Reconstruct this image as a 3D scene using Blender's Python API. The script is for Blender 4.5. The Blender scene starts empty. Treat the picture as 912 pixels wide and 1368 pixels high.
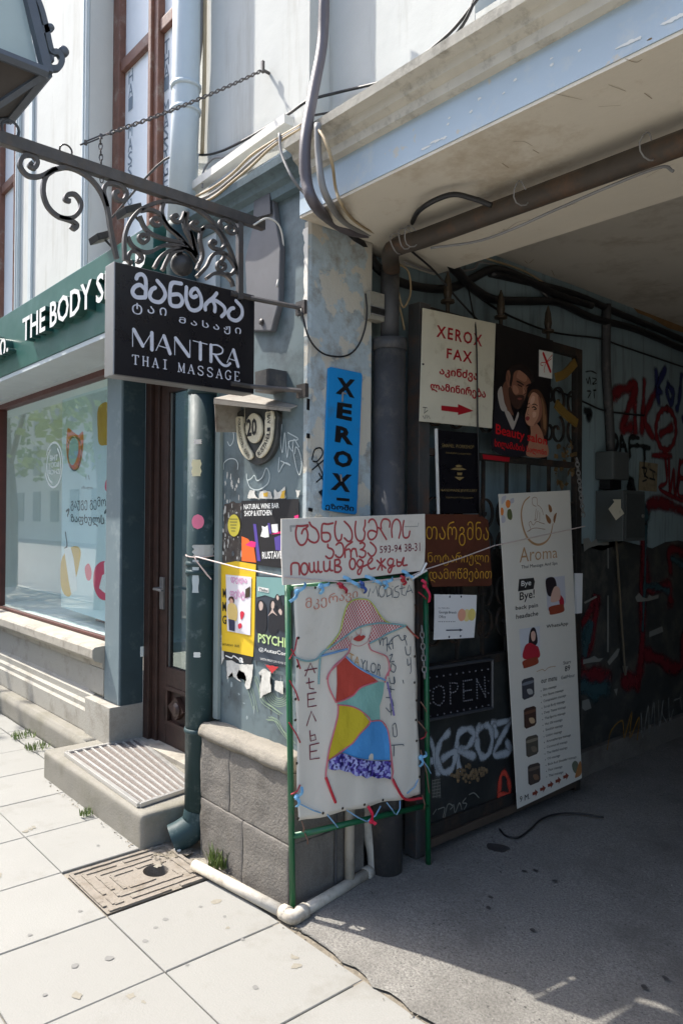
import bpy, bmesh, math, random
from mathutils import Vector as V, Matrix
random.seed(7)
sc = bpy.context.scene
COL = sc.collection

# ------------------------------------------------------------------ camera
CAM = V((2.432, -1.85, 1.6))
FPX = 998.1                      # focal length in pixels of the 912 x 1368 photograph
YAW, PITCH, ROLL = -0.853759, 0.008383, 0.007667
_d = V((math.cos(PITCH)*math.sin(YAW), math.cos(PITCH)*math.cos(YAW), math.sin(PITCH)))
_r0 = V((math.cos(YAW), -math.sin(YAW), 0)); _u0 = _r0.cross(_d)
RT = _r0*math.cos(ROLL) + _u0*math.sin(ROLL); UP = RT.cross(_d)
cd = bpy.data.cameras.new('camera'); cam = bpy.data.objects.new('camera', cd); COL.objects.link(cam)
cd.sensor_fit = 'HORIZONTAL'; cd.sensor_width = 36; cd.lens = FPX/912*36
cd.clip_start = 0.05; cd.clip_end = 500
cam.matrix_world = Matrix((( RT.x, UP.x, -_d.x, CAM.x), (RT.y, UP.y, -_d.y, CAM.y), (RT.z, UP.z, -_d.z, CAM.z), (0,0,0,1)))
sc.camera = cam

# ------------------------------------------------------------------ light
SUN_AZ, SUN_EL = math.radians(21), math.radians(53)   # light travels toward +X and a little toward +Y
sund = V((math.cos(SUN_AZ)*math.cos(SUN_EL), math.sin(SUN_AZ)*math.cos(SUN_EL), -math.sin(SUN_EL)))
w = bpy.data.worlds.new('World'); sc.world = w; w.use_nodes = True
nt = w.node_tree; bg = nt.nodes['Background']; sky = nt.nodes.new('ShaderNodeTexSky')
sky.sky_type = 'NISHITA'; sky.sun_disc = False; sky.sun_elevation = SUN_EL
_s = -sund; sky.sun_rotation = math.atan2(_s.x, _s.y)
sky.air_density = 1.0; sky.dust_density = 2.5; sky.ozone_density = 1.0
nt.links.new(sky.outputs[0], bg.inputs[0]); bg.inputs[1].default_value = 0.15
sl = bpy.data.lights.new('sun', 'SUN'); sl.energy = 2.9; sl.angle = math.radians(0.55); sl.color = (1, .95, .865)
so = bpy.data.objects.new('sun', sl); COL.objects.link(so)
so.rotation_euler = sund.to_track_quat('-Z', 'Y').to_euler()
sc.view_settings.view_transform = 'Standard'; sc.view_settings.look = 'None'
sc.view_settings.exposure = 1.5; sc.view_settings.gamma = 1; sc.view_settings.use_curve_mapping = False
sc.render.engine = 'CYCLES'
sc.cycles.max_bounces = 8; sc.cycles.diffuse_bounces = 5; sc.cycles.transparent_max_bounces = 12
sc.cycles.caustics_reflective = False; sc.cycles.caustics_refractive = False
sc.cycles.use_denoising = True

# ------------------------------------------------------------------ helpers: measuring on real planes
def ray(px, py): return (RT*(px-456) + UP*(684-py) + _d*FPX)/FPX
def on(px, py, ax, val):
    """Point of the plane (axis ax = val) that the photograph shows at pixel px,py."""
    r = ray(px, py); return CAM + r*((val-CAM[ax])/r[ax])
class Plane:
    def __init__(s, o, u, v): s.o, s.u, s.v = V(o), V(u).normalized(), V(v).normalized(); s.n = s.u.cross(s.v).normalized()
    def P(s, a, b, d=0): return s.o + s.u*a + s.v*b + s.n*d
    def px(s, x, y):
        r = ray(x, y); t = (s.o-CAM).dot(s.n)/r.dot(s.n); q = CAM + r*t - s.o
        return (q.dot(s.u), q.dot(s.v))
    def at(s, x, y, d=0): a, b = s.px(x, y); return s.P(a, b, d)
def facade(y): return Plane((0,y,0), (1,0,0), (0,0,1))
def jamb(x): return Plane((x,0,0), (0,1,0), (0,0,1))
def level(z): return Plane((0,0,z), (1,0,0), (0,1,0))
def zoom(x0, y0, k): return lambda pts: [(x0+a*k, y0+b*k) for a, b in pts]

# ------------------------------------------------------------------ helpers: bmesh shapes
def BM(): return bmesh.new()
def box(bm, a, b):
    a, b = V(a), V(b); lo = [min(a[i], b[i]) for i in range(3)]; hi = [max(a[i], b[i]) for i in range(3)]
    vs = [bm.verts.new((hi[0] if i & 1 else lo[0], hi[1] if i & 2 else lo[1], hi[2] if i & 4 else lo[2])) for i in range(8)]
    for f in ((0,2,3,1),(4,5,7,6),(0,1,5,4),(2,6,7,3),(0,4,6,2),(1,3,7,5)): bm.faces.new([vs[i] for i in f])
    return bm
def prism(bm, pts, ext):
    """closed polygon of 3-D points swept by the vector ext"""
    ext = V(ext); A = [bm.verts.new(p) for p in pts]; B = [bm.verts.new(V(p)+ext) for p in pts]; n = len(pts)
    fs = [bm.faces.new(A[::-1]), bm.faces.new(B)]
    for i in range(n): bm.faces.new((A[i], A[(i+1)%n], B[(i+1)%n], B[i]))
    bmesh.ops.triangulate(bm, faces=[f for f in fs if len(f.verts) > 4]); return bm
def slab(bm, pl, uv, t, d=0):
    """polygon uv on plane pl, its front at distance d, t thick behind it"""
    return prism(bm, [pl.P(a, b, d-t) for a, b in uv], pl.n*t)
def rect(pl, bm, u0, v0, u1, v1, t, d=0): return slab(bm, pl, [(u0,v0),(u1,v0),(u1,v1),(u0,v1)], t, d)
def smooth(pts, k=6, closed=False):
    pts = [V(p) for p in pts]; n = len(pts)
    if n < 3: return pts
    out = []
    for i in range(n if closed else n-1):
        p1, p2 = pts[i], pts[(i+1)%n]
        p0 = pts[(i-1)%n] if (closed or i > 0) else p1*2-p2
        p3 = pts[(i+2)%n] if (closed or i+2 < n) else p2*2-p1
        for j in range(k):
            t = j/k
            out.append(((p1*2) + (p2-p0)*t + (p0*2-p1*5+p2*4-p3)*t*t + (p1*3-p0-p2*3+p3)*t**3)*0.5)
    if not closed: out.append(pts[-1])
    return out
def tube(bm, pts, r, n=8, closed=False, cap=True):
    pts = [V(p) for p in pts]; N = len(pts); rs = r if isinstance(r, (list, tuple)) else [r]*N
    prev = None; rings = []
    for i, p in enumerate(pts):
        a = pts[(i-1)%N] if (closed or i > 0) else p; b = pts[(i+1)%N] if (closed or i < N-1) else p
        t = (b-a); t = t.normalized() if t.length > 1e-9 else V((0,0,1))
        if prev is None: s = t.orthogonal().normalized()
        else:
            s = prev - t*prev.dot(t); s = s.normalized() if s.length > 1e-6 else t.orthogonal().normalized()
        prev = s; q = t.cross(s)
        rings.append([bm.verts.new(p + (s*math.cos(2*math.pi*j/n) + q*math.sin(2*math.pi*j/n))*rs[i]) for j in range(n)])
    for i in range(N if closed else N-1):
        A, B = rings[i], rings[(i+1)%N]
        for j in range(n): bm.faces.new((A[j], A[(j+1)%n], B[(j+1)%n], B[j]))
    if cap and not closed: bm.faces.new(rings[0][::-1]); bm.faces.new(rings[-1])
    return bm
def bar(bm, pts, w, t, nrm):
    """flat iron bar along pts: w wide in the plane across nrm, t thick along nrm"""
    pts = [V(p) for p in pts]; nrm = V(nrm).normalized(); N = len(pts); R = []
    for i, p in enumerate(pts):
        tg = (pts[min(i+1, N-1)] - pts[max(i-1, 0)]).normalized(); s = nrm.cross(tg).normalized()
        R.append([bm.verts.new(p + s*w/2*a + nrm*t/2*b) for a, b in ((-1,-1),(1,-1),(1,1),(-1,1))])
    for i in range(N-1):
        for j in range(4): bm.faces.new((R[i][j], R[i][(j+1)%4], R[i+1][(j+1)%4], R[i+1][j]))
    bm.faces.new(R[0][::-1]); bm.faces.new(R[-1]); return bm
def lathe(bm, c, prof, n=16, axis=(0,0,1)):
    ax = V(axis).normalized(); s = ax.orthogonal().normalized(); q = ax.cross(s); c = V(c); R = []
    for r, h in prof: R.append([bm.verts.new(c + ax*h + (s*math.cos(2*math.pi*j/n)+q*math.sin(2*math.pi*j/n))*max(r,1e-4)) for j in range(n)])
    for i in range(len(R)-1):
        for j in range(n): bm.faces.new((R[i][j], R[i][(j+1)%n], R[i+1][(j+1)%n], R[i+1][j]))
    bm.faces.new(R[0][::-1]); bm.faces.new(R[-1]); return bm
_k = [0]
def stroke(bm, pl, pts, w, d=.0015, sm=True, px=True, taper=False):
    """a painted or drawn line lying on plane pl (pts in photograph pixels, or in plane units when px is False)"""
    uv = [pl.px(*p) for p in pts] if px else pts
    q = [V((a, b, 0)) for a, b in uv]
    if sm and len(q) > 2: q = smooth(q, 5)
    if len(q) < 2: return
    r = w/2; t0 = (q[0]-q[1]).normalized(); t1 = (q[-1]-q[-2]).normalized()
    q = [q[0]+t0*r*.75] + q + [q[-1]+t1*r*.75]; N = len(q); _k[0] = (_k[0]+1) % 40; prev = None
    for i, p in enumerate(q):
        t = (q[min(i+1,N-1)]-q[max(i-1,0)])
        if t.length < 1e-9: continue
        s = V((-t.y, t.x, 0)).normalized(); rr = r*(.45 if i in (0, N-1) else 1)
        if taper: rr *= .45+.55*math.sin(math.pi*min(1, (i+.6)/N))
        dd = d + _k[0]*4.5e-6 + i*1.5e-6
        cur = (bm.verts.new(pl.P(p.x+s.x*rr, p.y+s.y*rr, dd)), bm.verts.new(pl.P(p.x-s.x*rr, p.y-s.y*rr, dd)))
        if prev: bm.faces.new((prev[1], cur[1], cur[0], prev[0]))
        prev = cur
    return bm
def fill(bm, pl, pts, d=.0012, sm=False, px=True):
    uv = [pl.px(*p) for p in pts] if px else pts
    if sm: uv = [(q.x, q.y) for q in smooth([V((a,b,0)) for a,b in uv], 5, True)]
    _k[0] = (_k[0]+1) % 40
    f = bm.faces.new([bm.verts.new(pl.P(a, b, d+_k[0]*4.5e-6)) for a, b in uv]); f.normal_update()
    if f.normal.dot(pl.n) < 0: f.normal_flip()
    bmesh.ops.triangulate(bm, faces=[f]); return bm
def disc(bm, pl, c, r, d=.0012, n=20, ry=None, px=True):
    a, b = pl.px(*c) if px else c
    return fill(bm, pl, [(a+r*math.cos(2*math.pi*j/n), b+(ry or r)*math.sin(2*math.pi*j/n)) for j in range(n)], d, px=False)
def soft_stroke(bm, pl, pts, w, d=.004):
    """sprayed line: a wide strip whose paint thins out toward its edges (attribute 'cover')"""
    lay = bm.verts.layers.float.get('cover') or bm.verts.layers.float.new('cover')
    q = smooth([V((*pl.px(*p),0)) for p in pts], 6) if len(pts) > 2 else [V((*pl.px(*pts[0]),0)).lerp(V((*pl.px(*pts[1]),0)), k/6) for k in range(7)]
    r = w*.80; t0 = (q[0]-q[1]).normalized(); t1 = (q[-1]-q[-2]).normalized()
    q = [q[0]+t0*r, q[0]+t0*r*.5] + q + [q[-1]+t1*r*.5, q[-1]+t1*r]; N = len(q); _k[0] = (_k[0]+1) % 40; prev = None
    for i, p in enumerate(q):
        t = q[min(i+1,N-1)]-q[max(i-1,0)]
        if t.length < 1e-9: continue
        s = V((-t.y,t.x,0)).normalized(); end = 0 if i in (0,N-1) else .6 if i in (1,N-2) else 1; row = []
        wob = 1+.22*math.sin(i*.9+_k[0]*1.7)
        for f, c in ((-1,0),(-.5,.85),(0,1.15),(.5,.85),(1,0)):
            v = bm.verts.new(pl.P(p.x+s.x*r*f*wob, p.y+s.y*r*f*wob, d+_k[0]*4.5e-6+i*1.5e-6)); v[lay] = c*end; row.append(v)
        if prev:
            for j in range(4): bm.faces.new((prev[j+1],row[j+1],row[j],prev[j])) if False else bm.faces.new((prev[j],prev[j+1],row[j+1],row[j]))
        prev = row
    return bm
def spray_mat(name, col):
    m = bpy.data.materials.new(name); m.use_nodes = True; n = m.node_tree.nodes; L = m.node_tree.links; b = n['Principled BSDF']; out = n['Material Output']
    b.inputs['Base Color'].default_value = (*rgb(col),1); b.inputs['Roughness'].default_value = .7
    at = n.new('ShaderNodeAttribute'); at.attribute_name = 'cover'; geo = n.new('ShaderNodeNewGeometry')
    t = n.new('ShaderNodeTexNoise'); t.inputs['Scale'].default_value = 130; t.inputs['Detail'].default_value = 4; L.new(geo.outputs['Position'], t.inputs['Vector'])
    t2 = n.new('ShaderNodeTexNoise'); t2.inputs['Scale'].default_value = 14; t2.inputs['Detail'].default_value = 5; L.new(geo.outputs['Position'], t2.inputs['Vector'])
    a = n.new('ShaderNodeMath'); a.operation = 'MULTIPLY_ADD'; a.inputs[1].default_value = .9; a.inputs[2].default_value = -.45; L.new(t.outputs['Fac'], a.inputs[0])
    a2 = n.new('ShaderNodeMath'); a2.operation = 'MULTIPLY_ADD'; a2.inputs[1].default_value = 1.1; a2.inputs[2].default_value = -.62; L.new(t2.outputs['Fac'], a2.inputs[0])
    s1 = n.new('ShaderNodeMath'); s1.operation = 'ADD'; L.new(at.outputs['Fac'], s1.inputs[0]); L.new(a.outputs[0], s1.inputs[1])
    s2 = n.new('ShaderNodeMath'); s2.operation = 'ADD'; L.new(s1.outputs[0], s2.inputs[0]); L.new(a2.outputs[0], s2.inputs[1])
    r = n.new('ShaderNodeMapRange'); r.inputs['From Min'].default_value = .12; r.inputs['From Max'].default_value = 1.0; L.new(s2.outputs[0], r.inputs['Value'])
    tr = n.new('ShaderNodeBsdfTransparent'); mx = n.new('ShaderNodeMixShader'); L.new(r.outputs[0], mx.inputs[0]); L.new(tr.outputs[0], mx.inputs[1]); L.new(b.outputs[0], mx.inputs[2]); L.new(mx.outputs[0], out.inputs[0])
    return m
_fc = {}
def _text_mesh(s, off, sp):
    key = (s, off, sp)
    if key not in _fc:
        c = bpy.data.curves.new('text', 'FONT'); c.body = s; c.resolution_u = 2; c.offset = off; c.space_character = sp
        c.fill_mode = 'FRONT'
        o = bpy.data.objects.new('text', c); COL.objects.link(o)
        me = bpy.data.meshes.new_from_object(o.evaluated_get(bpy.context.evaluated_depsgraph_get()))
        vs = [(v.co.x, v.co.y) for v in me.vertices]; fs = [tuple(p.vertices) for p in me.polygons]
        bpy.data.objects.remove(o); bpy.data.curves.remove(c); bpy.data.meshes.remove(me)
        x0 = min(v[0] for v in vs); x1 = max(v[0] for v in vs); y0 = min(v[1] for v in vs); y1 = max(v[1] for v in vs)
        _fc[key] = ([((a-x0)/(x1-x0), (b-y0)/(y1-y0)) for a, b in vs], fs)
    return _fc[key]
def text(bm, pl, s, quad, d=.0015, off=0.0, sp=1.0, px=True, depth=0):
    """lettering fitted to the quad TL, TR, BR, BL on plane pl"""
    vs, fs = _text_mesh(s, off, sp); q = [V(pl.px(*p)) if px else V(p) for p in quad]
    def put(a, b, dd):
        top = q[0].lerp(q[1], a); bot = q[3].lerp(q[2], a); m = bot.lerp(top, b); return bm.verts.new(pl.P(m.x, m.y, dd))
    bv = [put(a, b, d+depth) for a, b in vs]; new = []
    for f in fs:
        try: new.append(bm.faces.new([bv[i] for i in f]))
        except ValueError: pass
    for f in new:
        f.normal_update()
        if f.normal.dot(pl.n) < 0: f.normal_flip()
    if depth:
        e = [x for x in {e for f in new for e in f.edges} if len(x.link_faces) == 1]
        g = bmesh.ops.extrude_edge_only(bm, edges=e)['geom']
        bmesh.ops.translate(bm, vec=pl.n*-depth, verts=[x for x in g if isinstance(x, bmesh.types.BMVert)])
    return bm

from mathutils import noise as NZ
def roughen(bm, size=.05, amp=.003, freq=9):
    """break up clean stone faces and edges: subdivide and push the surface about"""
    for _ in range(6):
        es = [e for e in bm.edges if e.calc_length() > size]
        if not es: break
        bmesh.ops.subdivide_edges(bm, edges=es, cuts=1, use_grid_fill=True)
    bm.normal_update()
    mv = [(v, v.normal.copy()*(NZ.noise(v.co*freq)*amp + NZ.noise(v.co*freq*3.7)*amp*.5) + NZ.noise_vector(v.co*freq*2)*amp*.35) for v in bm.verts]
    for v, d in mv: v.co += d
    return bm
# ------------------------------------------------------------------ helpers: objects
ORG = {}
def thing(name, label, cat, loc=(0,0,0), group=None):
    o = bpy.data.objects.new(name, None); COL.objects.link(o); o.location = loc; o.empty_display_size = .1
    o['label'] = label; o['category'] = cat
    if group: o['group'] = group
    ORG[o.name] = V(loc); return o
def part(name, bm, mat, parent=None, bevel=0, shade=False, label=None, recalc=True):
    if bevel:
        bmesh.ops.remove_doubles(bm, verts=bm.verts, dist=1e-6)
        bmesh.ops.bevel(bm, geom=[e for e in bm.edges if len(e.link_faces) == 2 and e.calc_face_angle(0) > .6], offset=bevel, segments=2, affect='EDGES', profile=.6)
    if recalc: bmesh.ops.recalc_face_normals(bm, faces=bm.faces)
    og = ORG[parent.name] if parent else V((0,0,0))
    bmesh.ops.translate(bm, vec=-og, verts=bm.verts)
    me = bpy.data.meshes.new(name); bm.to_mesh(me); bm.free(); me.materials.append(mat)
    if shade:
        for p in me.polygons: p.use_smooth = True
    o = bpy.data.objects.new(name, me); COL.objects.link(o); o.parent = parent; ORG[o.name] = og
    if label: o['label'] = label
    return o
def mark(name, bm, mat, parent, label=None): return part(name, bm, mat, parent, label=label, recalc=False)
def solo(name, bm, mat, label, cat, group=None, shade=False, bevel=0, recalc=True):
    """a thing that is one mesh, its origin at its centre"""
    c = V((0,0,0)); n = len(bm.verts)
    for v in bm.verts: c += v.co/n
    if bevel: bmesh.ops.bevel(bm, geom=[e for e in bm.edges if len(e.link_faces) == 2 and e.calc_face_angle(0) > .6], offset=bevel, segments=2, affect='EDGES', profile=.6)
    bmesh.ops.translate(bm, vec=-c, verts=bm.verts)
    o = part(name, bm, mat, None, shade=shade, recalc=recalc); o.location = c; ORG[o.name] = c
    o['label'] = label; o['category'] = cat
    if group: o['group'] = group
    return o
def struct(name, bm, mat, shade=False, kind='structure'):
    o = part(name, bm, mat, None, shade=shade); o['kind'] = kind; return o

# ------------------------------------------------------------------ helpers: materials
def rgb(h):
    """sRGB 0-255 triple to linear"""
    return tuple(((c/255)/12.92 if c/255 <= .04045 else ((c/255+.055)/1.055)**2.4) for c in h)
def material(name, col, rough=.6, metal=0, var=.12, scale=6, dirt=None, dirt_amt=.5, dirt_scale=3, bump=.0, bscale=60, spec=.5, streak=False, fine=0, chips=None, chip_amt=.5, chip_scale=8, slabs=0, fscale=220):
    m = bpy.data.materials.new(name); m.use_nodes = True; n = m.node_tree.nodes; L = m.node_tree.links
    b = n['Principled BSDF']; b.inputs['Roughness'].default_value = rough; b.inputs['Metallic'].default_value = metal
    b.inputs['Specular IOR Level'].default_value = spec
    geo = n.new('ShaderNodeNewGeometry'); pos = geo.outputs['Position']
    def noise(sc_, det=5, ro=.6, vec=pos):
        t = n.new('ShaderNodeTexNoise'); t.inputs['Scale'].default_value = sc_; t.inputs['Detail'].default_value = det; t.inputs['Roughness'].default_value = ro
        L.new(vec, t.inputs['Vector']); return t.outputs['Fac']
    def ramp(f, lo, hi):
        r = n.new('ShaderNodeMapRange'); r.inputs['From Min'].default_value = lo; r.inputs['From Max'].default_value = hi; L.new(f, r.inputs['Value']); return r.outputs['Result']
    def mix(f, a, c):
        x = n.new('ShaderNodeMix'); x.data_type = 'RGBA'; L.new(f, x.inputs[0])
        for s, k in ((6, a), (7, c)):
            if isinstance(k, tuple): x.inputs[s].default_value = (*k, 1)
            else: L.new(k, x.inputs[s])
        return x.outputs[2]
    c = mix(ramp(noise(scale), .3, .7), tuple(max(0, k*(1-var)) for k in col), tuple(min(1, k*(1+var)) for k in col))
    if slabs:
        sn = n.new('ShaderNodeVectorMath'); sn.operation = 'SNAP'; of = n.new('ShaderNodeVectorMath'); of.operation = 'ADD'; of.inputs[1].default_value = (-.045+.484*40, .573+.5*20, 5); L.new(pos, of.inputs[0]); L.new(of.outputs[0], sn.inputs[0]); sn.inputs[1].default_value = (.484,.5,50)
        wn = n.new('ShaderNodeTexWhiteNoise'); L.new(sn.outputs[0], wn.inputs['Vector']); c = mix(wn.outputs['Value'], c, tuple(k*(1-slabs) for k in col))
        c = mix(ramp(noise(17, 9, .75), .60, .80), c, tuple(k*.72 for k in col))
    if fine: c = mix(ramp(noise(fscale, 2, .7), .35, .65), c, tuple(k*(1-fine) for k in col))
    vec = pos
    if streak:
        mp = n.new('ShaderNodeMapping'); mp.inputs['Scale'].default_value = (5, 5, .5); L.new(pos, mp.inputs['Vector']); vec = mp.outputs['Vector']
    if dirt: c = mix(ramp(noise(dirt_scale, 9, .7, vec), .62-.25*dirt_amt, .86-.25*dirt_amt), c, dirt)
    if chips: c = mix(ramp(noise(chip_scale, 8, .6), .66-.2*chip_amt, .68-.2*chip_amt), c, chips)
    L.new(c, b.inputs['Base Color'])
    r = n.new('ShaderNodeMapRange'); r.inputs['To Min'].default_value = max(.05, rough-.12); r.inputs['To Max'].default_value = min(1, rough+.12)
    L.new(noise(scale*3), r.inputs['Value']); L.new(r.outputs['Result'], b.inputs['Roughness'])
    if bump:
        bp = n.new('ShaderNodeBump'); bp.inputs['Strength'].default_value = min(1, bump); bp.inputs['Distance'].default_value = .006
        L.new(noise(bscale, 6, .65), bp.inputs['Height']); L.new(bp.outputs['Normal'], b.inputs['Normal'])
    return m
def paint(name, c255, rough=.5, **k):
    k.setdefault('var', .06); return material(name, rgb(c255), rough, **k)
def glass(name, tint=(.96,.99,.985), refl=.08):
    m = bpy.data.materials.new(name); m.use_nodes = True; n = m.node_tree.nodes; L = m.node_tree.links
    n.remove(n['Principled BSDF']); out = n['Material Output']
    t = n.new('ShaderNodeBsdfTransparent'); t.inputs[0].default_value = (*tint, 1)
    g = n.new('ShaderNodeBsdfGlossy'); g.inputs['Roughness'].default_value = .015; g.inputs['Color'].default_value = (1,1,1,1)
    lw = n.new('ShaderNodeLayerWeight'); lw.inputs['Blend'].default_value = .5
    p5 = n.new('ShaderNodeMath'); p5.operation = 'POWER'; p5.inputs[1].default_value = 4.0; L.new(lw.outputs['Facing'], p5.inputs[0])
    ad = n.new('ShaderNodeMath'); ad.operation = 'MULTIPLY_ADD'; ad.inputs[1].default_value = .55; ad.inputs[2].default_value = refl; ad.use_clamp = True
    L.new(p5.outputs[0], ad.inputs[0])
    mx = n.new('ShaderNodeMixShader'); L.new(ad.outputs[0], mx.inputs[0]); L.new(t.outputs[0], mx.inputs[1]); L.new(g.outputs[0], mx.inputs[2])
    L.new(mx.outputs[0], out.inputs[0]); return m
# ================================================================== materials
M = {}
M['white_wall'] = paint('white_plaster', (198,199,194), .85, var=.05, scale=2.5, dirt=rgb((168,166,156)), dirt_amt=.4, dirt_scale=1.6, streak=True, bump=.25, bscale=14)
M['blue_white'] = paint('pale_blue_plaster', (196,208,214), .85, var=.05, scale=3, dirt=rgb((170,168,158)), dirt_amt=.4, dirt_scale=2, streak=True, bump=.3, bscale=16)
M['trim'] = paint('grey_white_trim', (188,196,198), .7, var=.05, bump=.1)
M['pier_paint'] = paint('grey_blue_pier_paint', (104,119,123), .55, var=.10, scale=4, dirt=rgb((72,80,82)), dirt_amt=.6, dirt_scale=5, bump=.12, bscale=25)
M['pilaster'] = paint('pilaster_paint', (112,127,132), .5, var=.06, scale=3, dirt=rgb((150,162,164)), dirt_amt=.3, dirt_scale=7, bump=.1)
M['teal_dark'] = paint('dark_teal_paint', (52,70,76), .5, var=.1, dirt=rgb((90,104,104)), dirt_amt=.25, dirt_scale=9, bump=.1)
M['beam_blue'] = paint('blue_beam_paint', (178,194,206), .8, var=.06, scale=3, dirt=rgb((205,206,200)), dirt_amt=.25, dirt_scale=5, bump=.25, bscale=18, chips=rgb((196,194,186)), chip_amt=.0, chip_scale=14)
M['moulding'] = paint('weathered_moulding', (198,192,178), .85, var=.08, scale=9, dirt=rgb((112,104,90)), dirt_amt=.42, dirt_scale=8, bump=.5, bscale=30)
M['moulding_blue'] = paint('blue_grey_moulding', (98,116,122), .6, var=.1, dirt=rgb((62,68,70)), dirt_amt=.5, dirt_scale=6, bump=.2)
M['soffit'] = paint('beige_soffit_plaster', (218,209,192), .85, var=.05, scale=1.6, dirt=rgb((176,156,128)), dirt_amt=.3, dirt_scale=3, bump=.3, bscale=12)
M['ceiling'] = paint('grey_ceiling_plaster', (196,189,176), .9, var=.06, scale=1.5, dirt=rgb((146,132,112)), dirt_amt=.4, dirt_scale=2.4, bump=.4, bscale=10)
M['jamb'] = paint('peeling_pale_blue_plaster', (176,188,192), .88, var=.10, scale=9, dirt=rgb((138,130,118)), dirt_amt=.62, dirt_scale=11, bump=.7, bscale=26, chips=rgb((198,192,178)), chip_amt=.72, chip_scale=6)
M['passage_wall'] = paint('blue_grey_passage_paint', (140,160,166), .75, var=.12, scale=2, dirt=rgb((104,112,110)), dirt_amt=.45, dirt_scale=3.5, bump=.3, bscale=14, streak=True)
M['dado'] = paint('black_dado_paint', (60,62,61), .6, var=.25, scale=3, dirt=rgb((100,96,86)), dirt_amt=.5, dirt_scale=6, bump=.35, bscale=18)
M['stone'] = material('basalt_plinth', rgb((124,119,112)), .9, var=.14, scale=7, fine=.30, dirt=rgb((88,82,74)), dirt_amt=.45, dirt_scale=4, bump=.9, bscale=75)
M['stone_pale'] = material('pale_stone', rgb((168,164,154)), .85, var=.08, scale=4, fine=.12, dirt=rgb((120,114,102)), dirt_amt=.4, dirt_scale=4, bump=.5, bscale=60)
M['cap'] = material('pale_cap_stone', rgb((168,162,150)), .85, var=.1, scale=6, dirt=rgb((112,104,94)), dirt_amt=.4, dirt_scale=7, bump=.5, bscale=40)
M['plinth_cap'] = material('weathered_cap_stone', rgb((140,134,123)), .88, var=.14, scale=8, fine=.2, dirt=rgb((96,90,80)), dirt_amt=.5, dirt_scale=9, bump=.6, bscale=60)
M['step'] = material('step_concrete', rgb((136,132,122)), .85, var=.08, scale=5, fine=.12, dirt=rgb((112,108,92)), dirt_amt=.45, dirt_scale=3, bump=.45, bscale=90)
M['slab'] = material('paving_stone', rgb((144,143,138)), .8, var=.06, scale=2.2, fine=.12, slabs=.10, dirt=rgb((122,119,111)), dirt_amt=.3, dirt_scale=2.6, bump=.25, bscale=120)
M['joint'] = material('paving_joint_sand', rgb((134,128,116)), .95, var=.25, scale=20, bump=.6)
M['asphalt'] = material('worn_asphalt', rgb((138,135,129)), .92, var=.10, scale=2.2, fine=.45, fscale=120, dirt=rgb((94,91,86)), dirt_amt=.6, dirt_scale=1.8, bump=1, bscale=85, chips=rgb((72,70,68)), chip_amt=.12, chip_scale=70)
M['road'] = material('road_asphalt', rgb((112,110,106)), .9, bump=.6, bscale=90)
M['wood'] = paint('dark_brown_wood', (58,40,34), .45, var=.25, scale=14, dirt=rgb((38,26,22)), dirt_amt=.5, dirt_scale=8, bump=.2, bscale=40)
M['wood_red'] = paint('red_brown_window_wood', (112,76,62), .55, var=.2, scale=10, dirt=rgb((150,140,130)), dirt_amt=.35, dirt_scale=9, bump=.25)
M['iron'] = paint('dark_wrought_iron', (80,76,74), .42, metal=.2, var=.2, scale=20, dirt=rgb((92,80,70)), dirt_amt=.45, dirt_scale=14, bump=.2)
M['gate_iron'] = paint('old_gate_iron', (44,42,40), .6, metal=.2, var=.25, scale=12, dirt=rgb((84,62,48)), dirt_amt=.55, dirt_scale=7, bump=.3)
M['gate_panel'] = paint('black_gate_sheet', (44,47,47), .5, metal=.1, var=.25, scale=5, dirt=rgb((62,62,58)), dirt_amt=.4, dirt_scale=5, bump=.2)
M['pipe_teal'] = paint('dark_teal_pipe_paint', (46,66,69), .55, spec=.25, var=.1, scale=6, dirt=rgb((112,124,124)), dirt_amt=.25, dirt_scale=12, bump=.12)
M['pipe_pale'] = paint('pale_blue_pipe_paint', (192,202,206), .5, var=.05, scale=6, bump=.1)
M['pipe_dark'] = paint('dark_grey_pipe', (70,70,72), .6, metal=.1, var=.2, scale=6, dirt=rgb((108,102,96)), dirt_amt=.4, dirt_scale=10, bump=.25)
M['pipe_rust'] = paint('rusty_gas_pipe', (70,62,54), .65, metal=.15, var=.2, scale=8, dirt=rgb((104,76,54)), dirt_amt=.5, dirt_scale=7, bump=.25)
M['pipe_white'] = paint('dirty_white_plastic', (188,181,168), .55, var=.1, scale=9, dirt=rgb((132,120,104)), dirt_amt=.5, dirt_scale=12, bump=.15)
M['cable_black'] = paint('black_cable_rubber', (30,29,30), .5, var=.3, scale=20, bump=.1)
M['conduit'] = paint('grey_conduit', (92,86,90), .5, var=.1, bump=.1)
M['cable_grey'] = paint('grey_cable', (132,130,128), .6, var=.15)
M['cable_beige'] = paint('beige_cable', (170,150,118), .6, var=.15)
M['duct_white'] = paint('white_cable_duct', (226,222,212), .5, var=.05, dirt=rgb((176,168,152)), dirt_amt=.3)
M['fascia'] = paint('green_sign_paint', (44,92,84), .35, var=.05, scale=3, dirt=rgb((80,118,110)), dirt_amt=.25)
M['white'] = paint('white_sign_paint', (232,232,228), .5, var=.03)
M['black_sign'] = paint('black_sign_gloss', (24,23,28), .3, var=.1)
M['alu'] = paint('brushed_sign_edge', (138,136,134), .38, metal=.5, var=.06)
M['silver'] = paint('silver_letter_vinyl', (212,212,220), .45, var=.04, dirt=rgb((160,160,168)), dirt_amt=.3, dirt_scale=20)
M['sign_white'] = paint('yellowed_white_sign', (214,208,188), .6, var=.05, scale=5, dirt=rgb((156,142,112)), dirt_amt=.3, dirt_scale=7)
M['red'] = paint('red_sign_paint', (168,22,36), .5)
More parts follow.
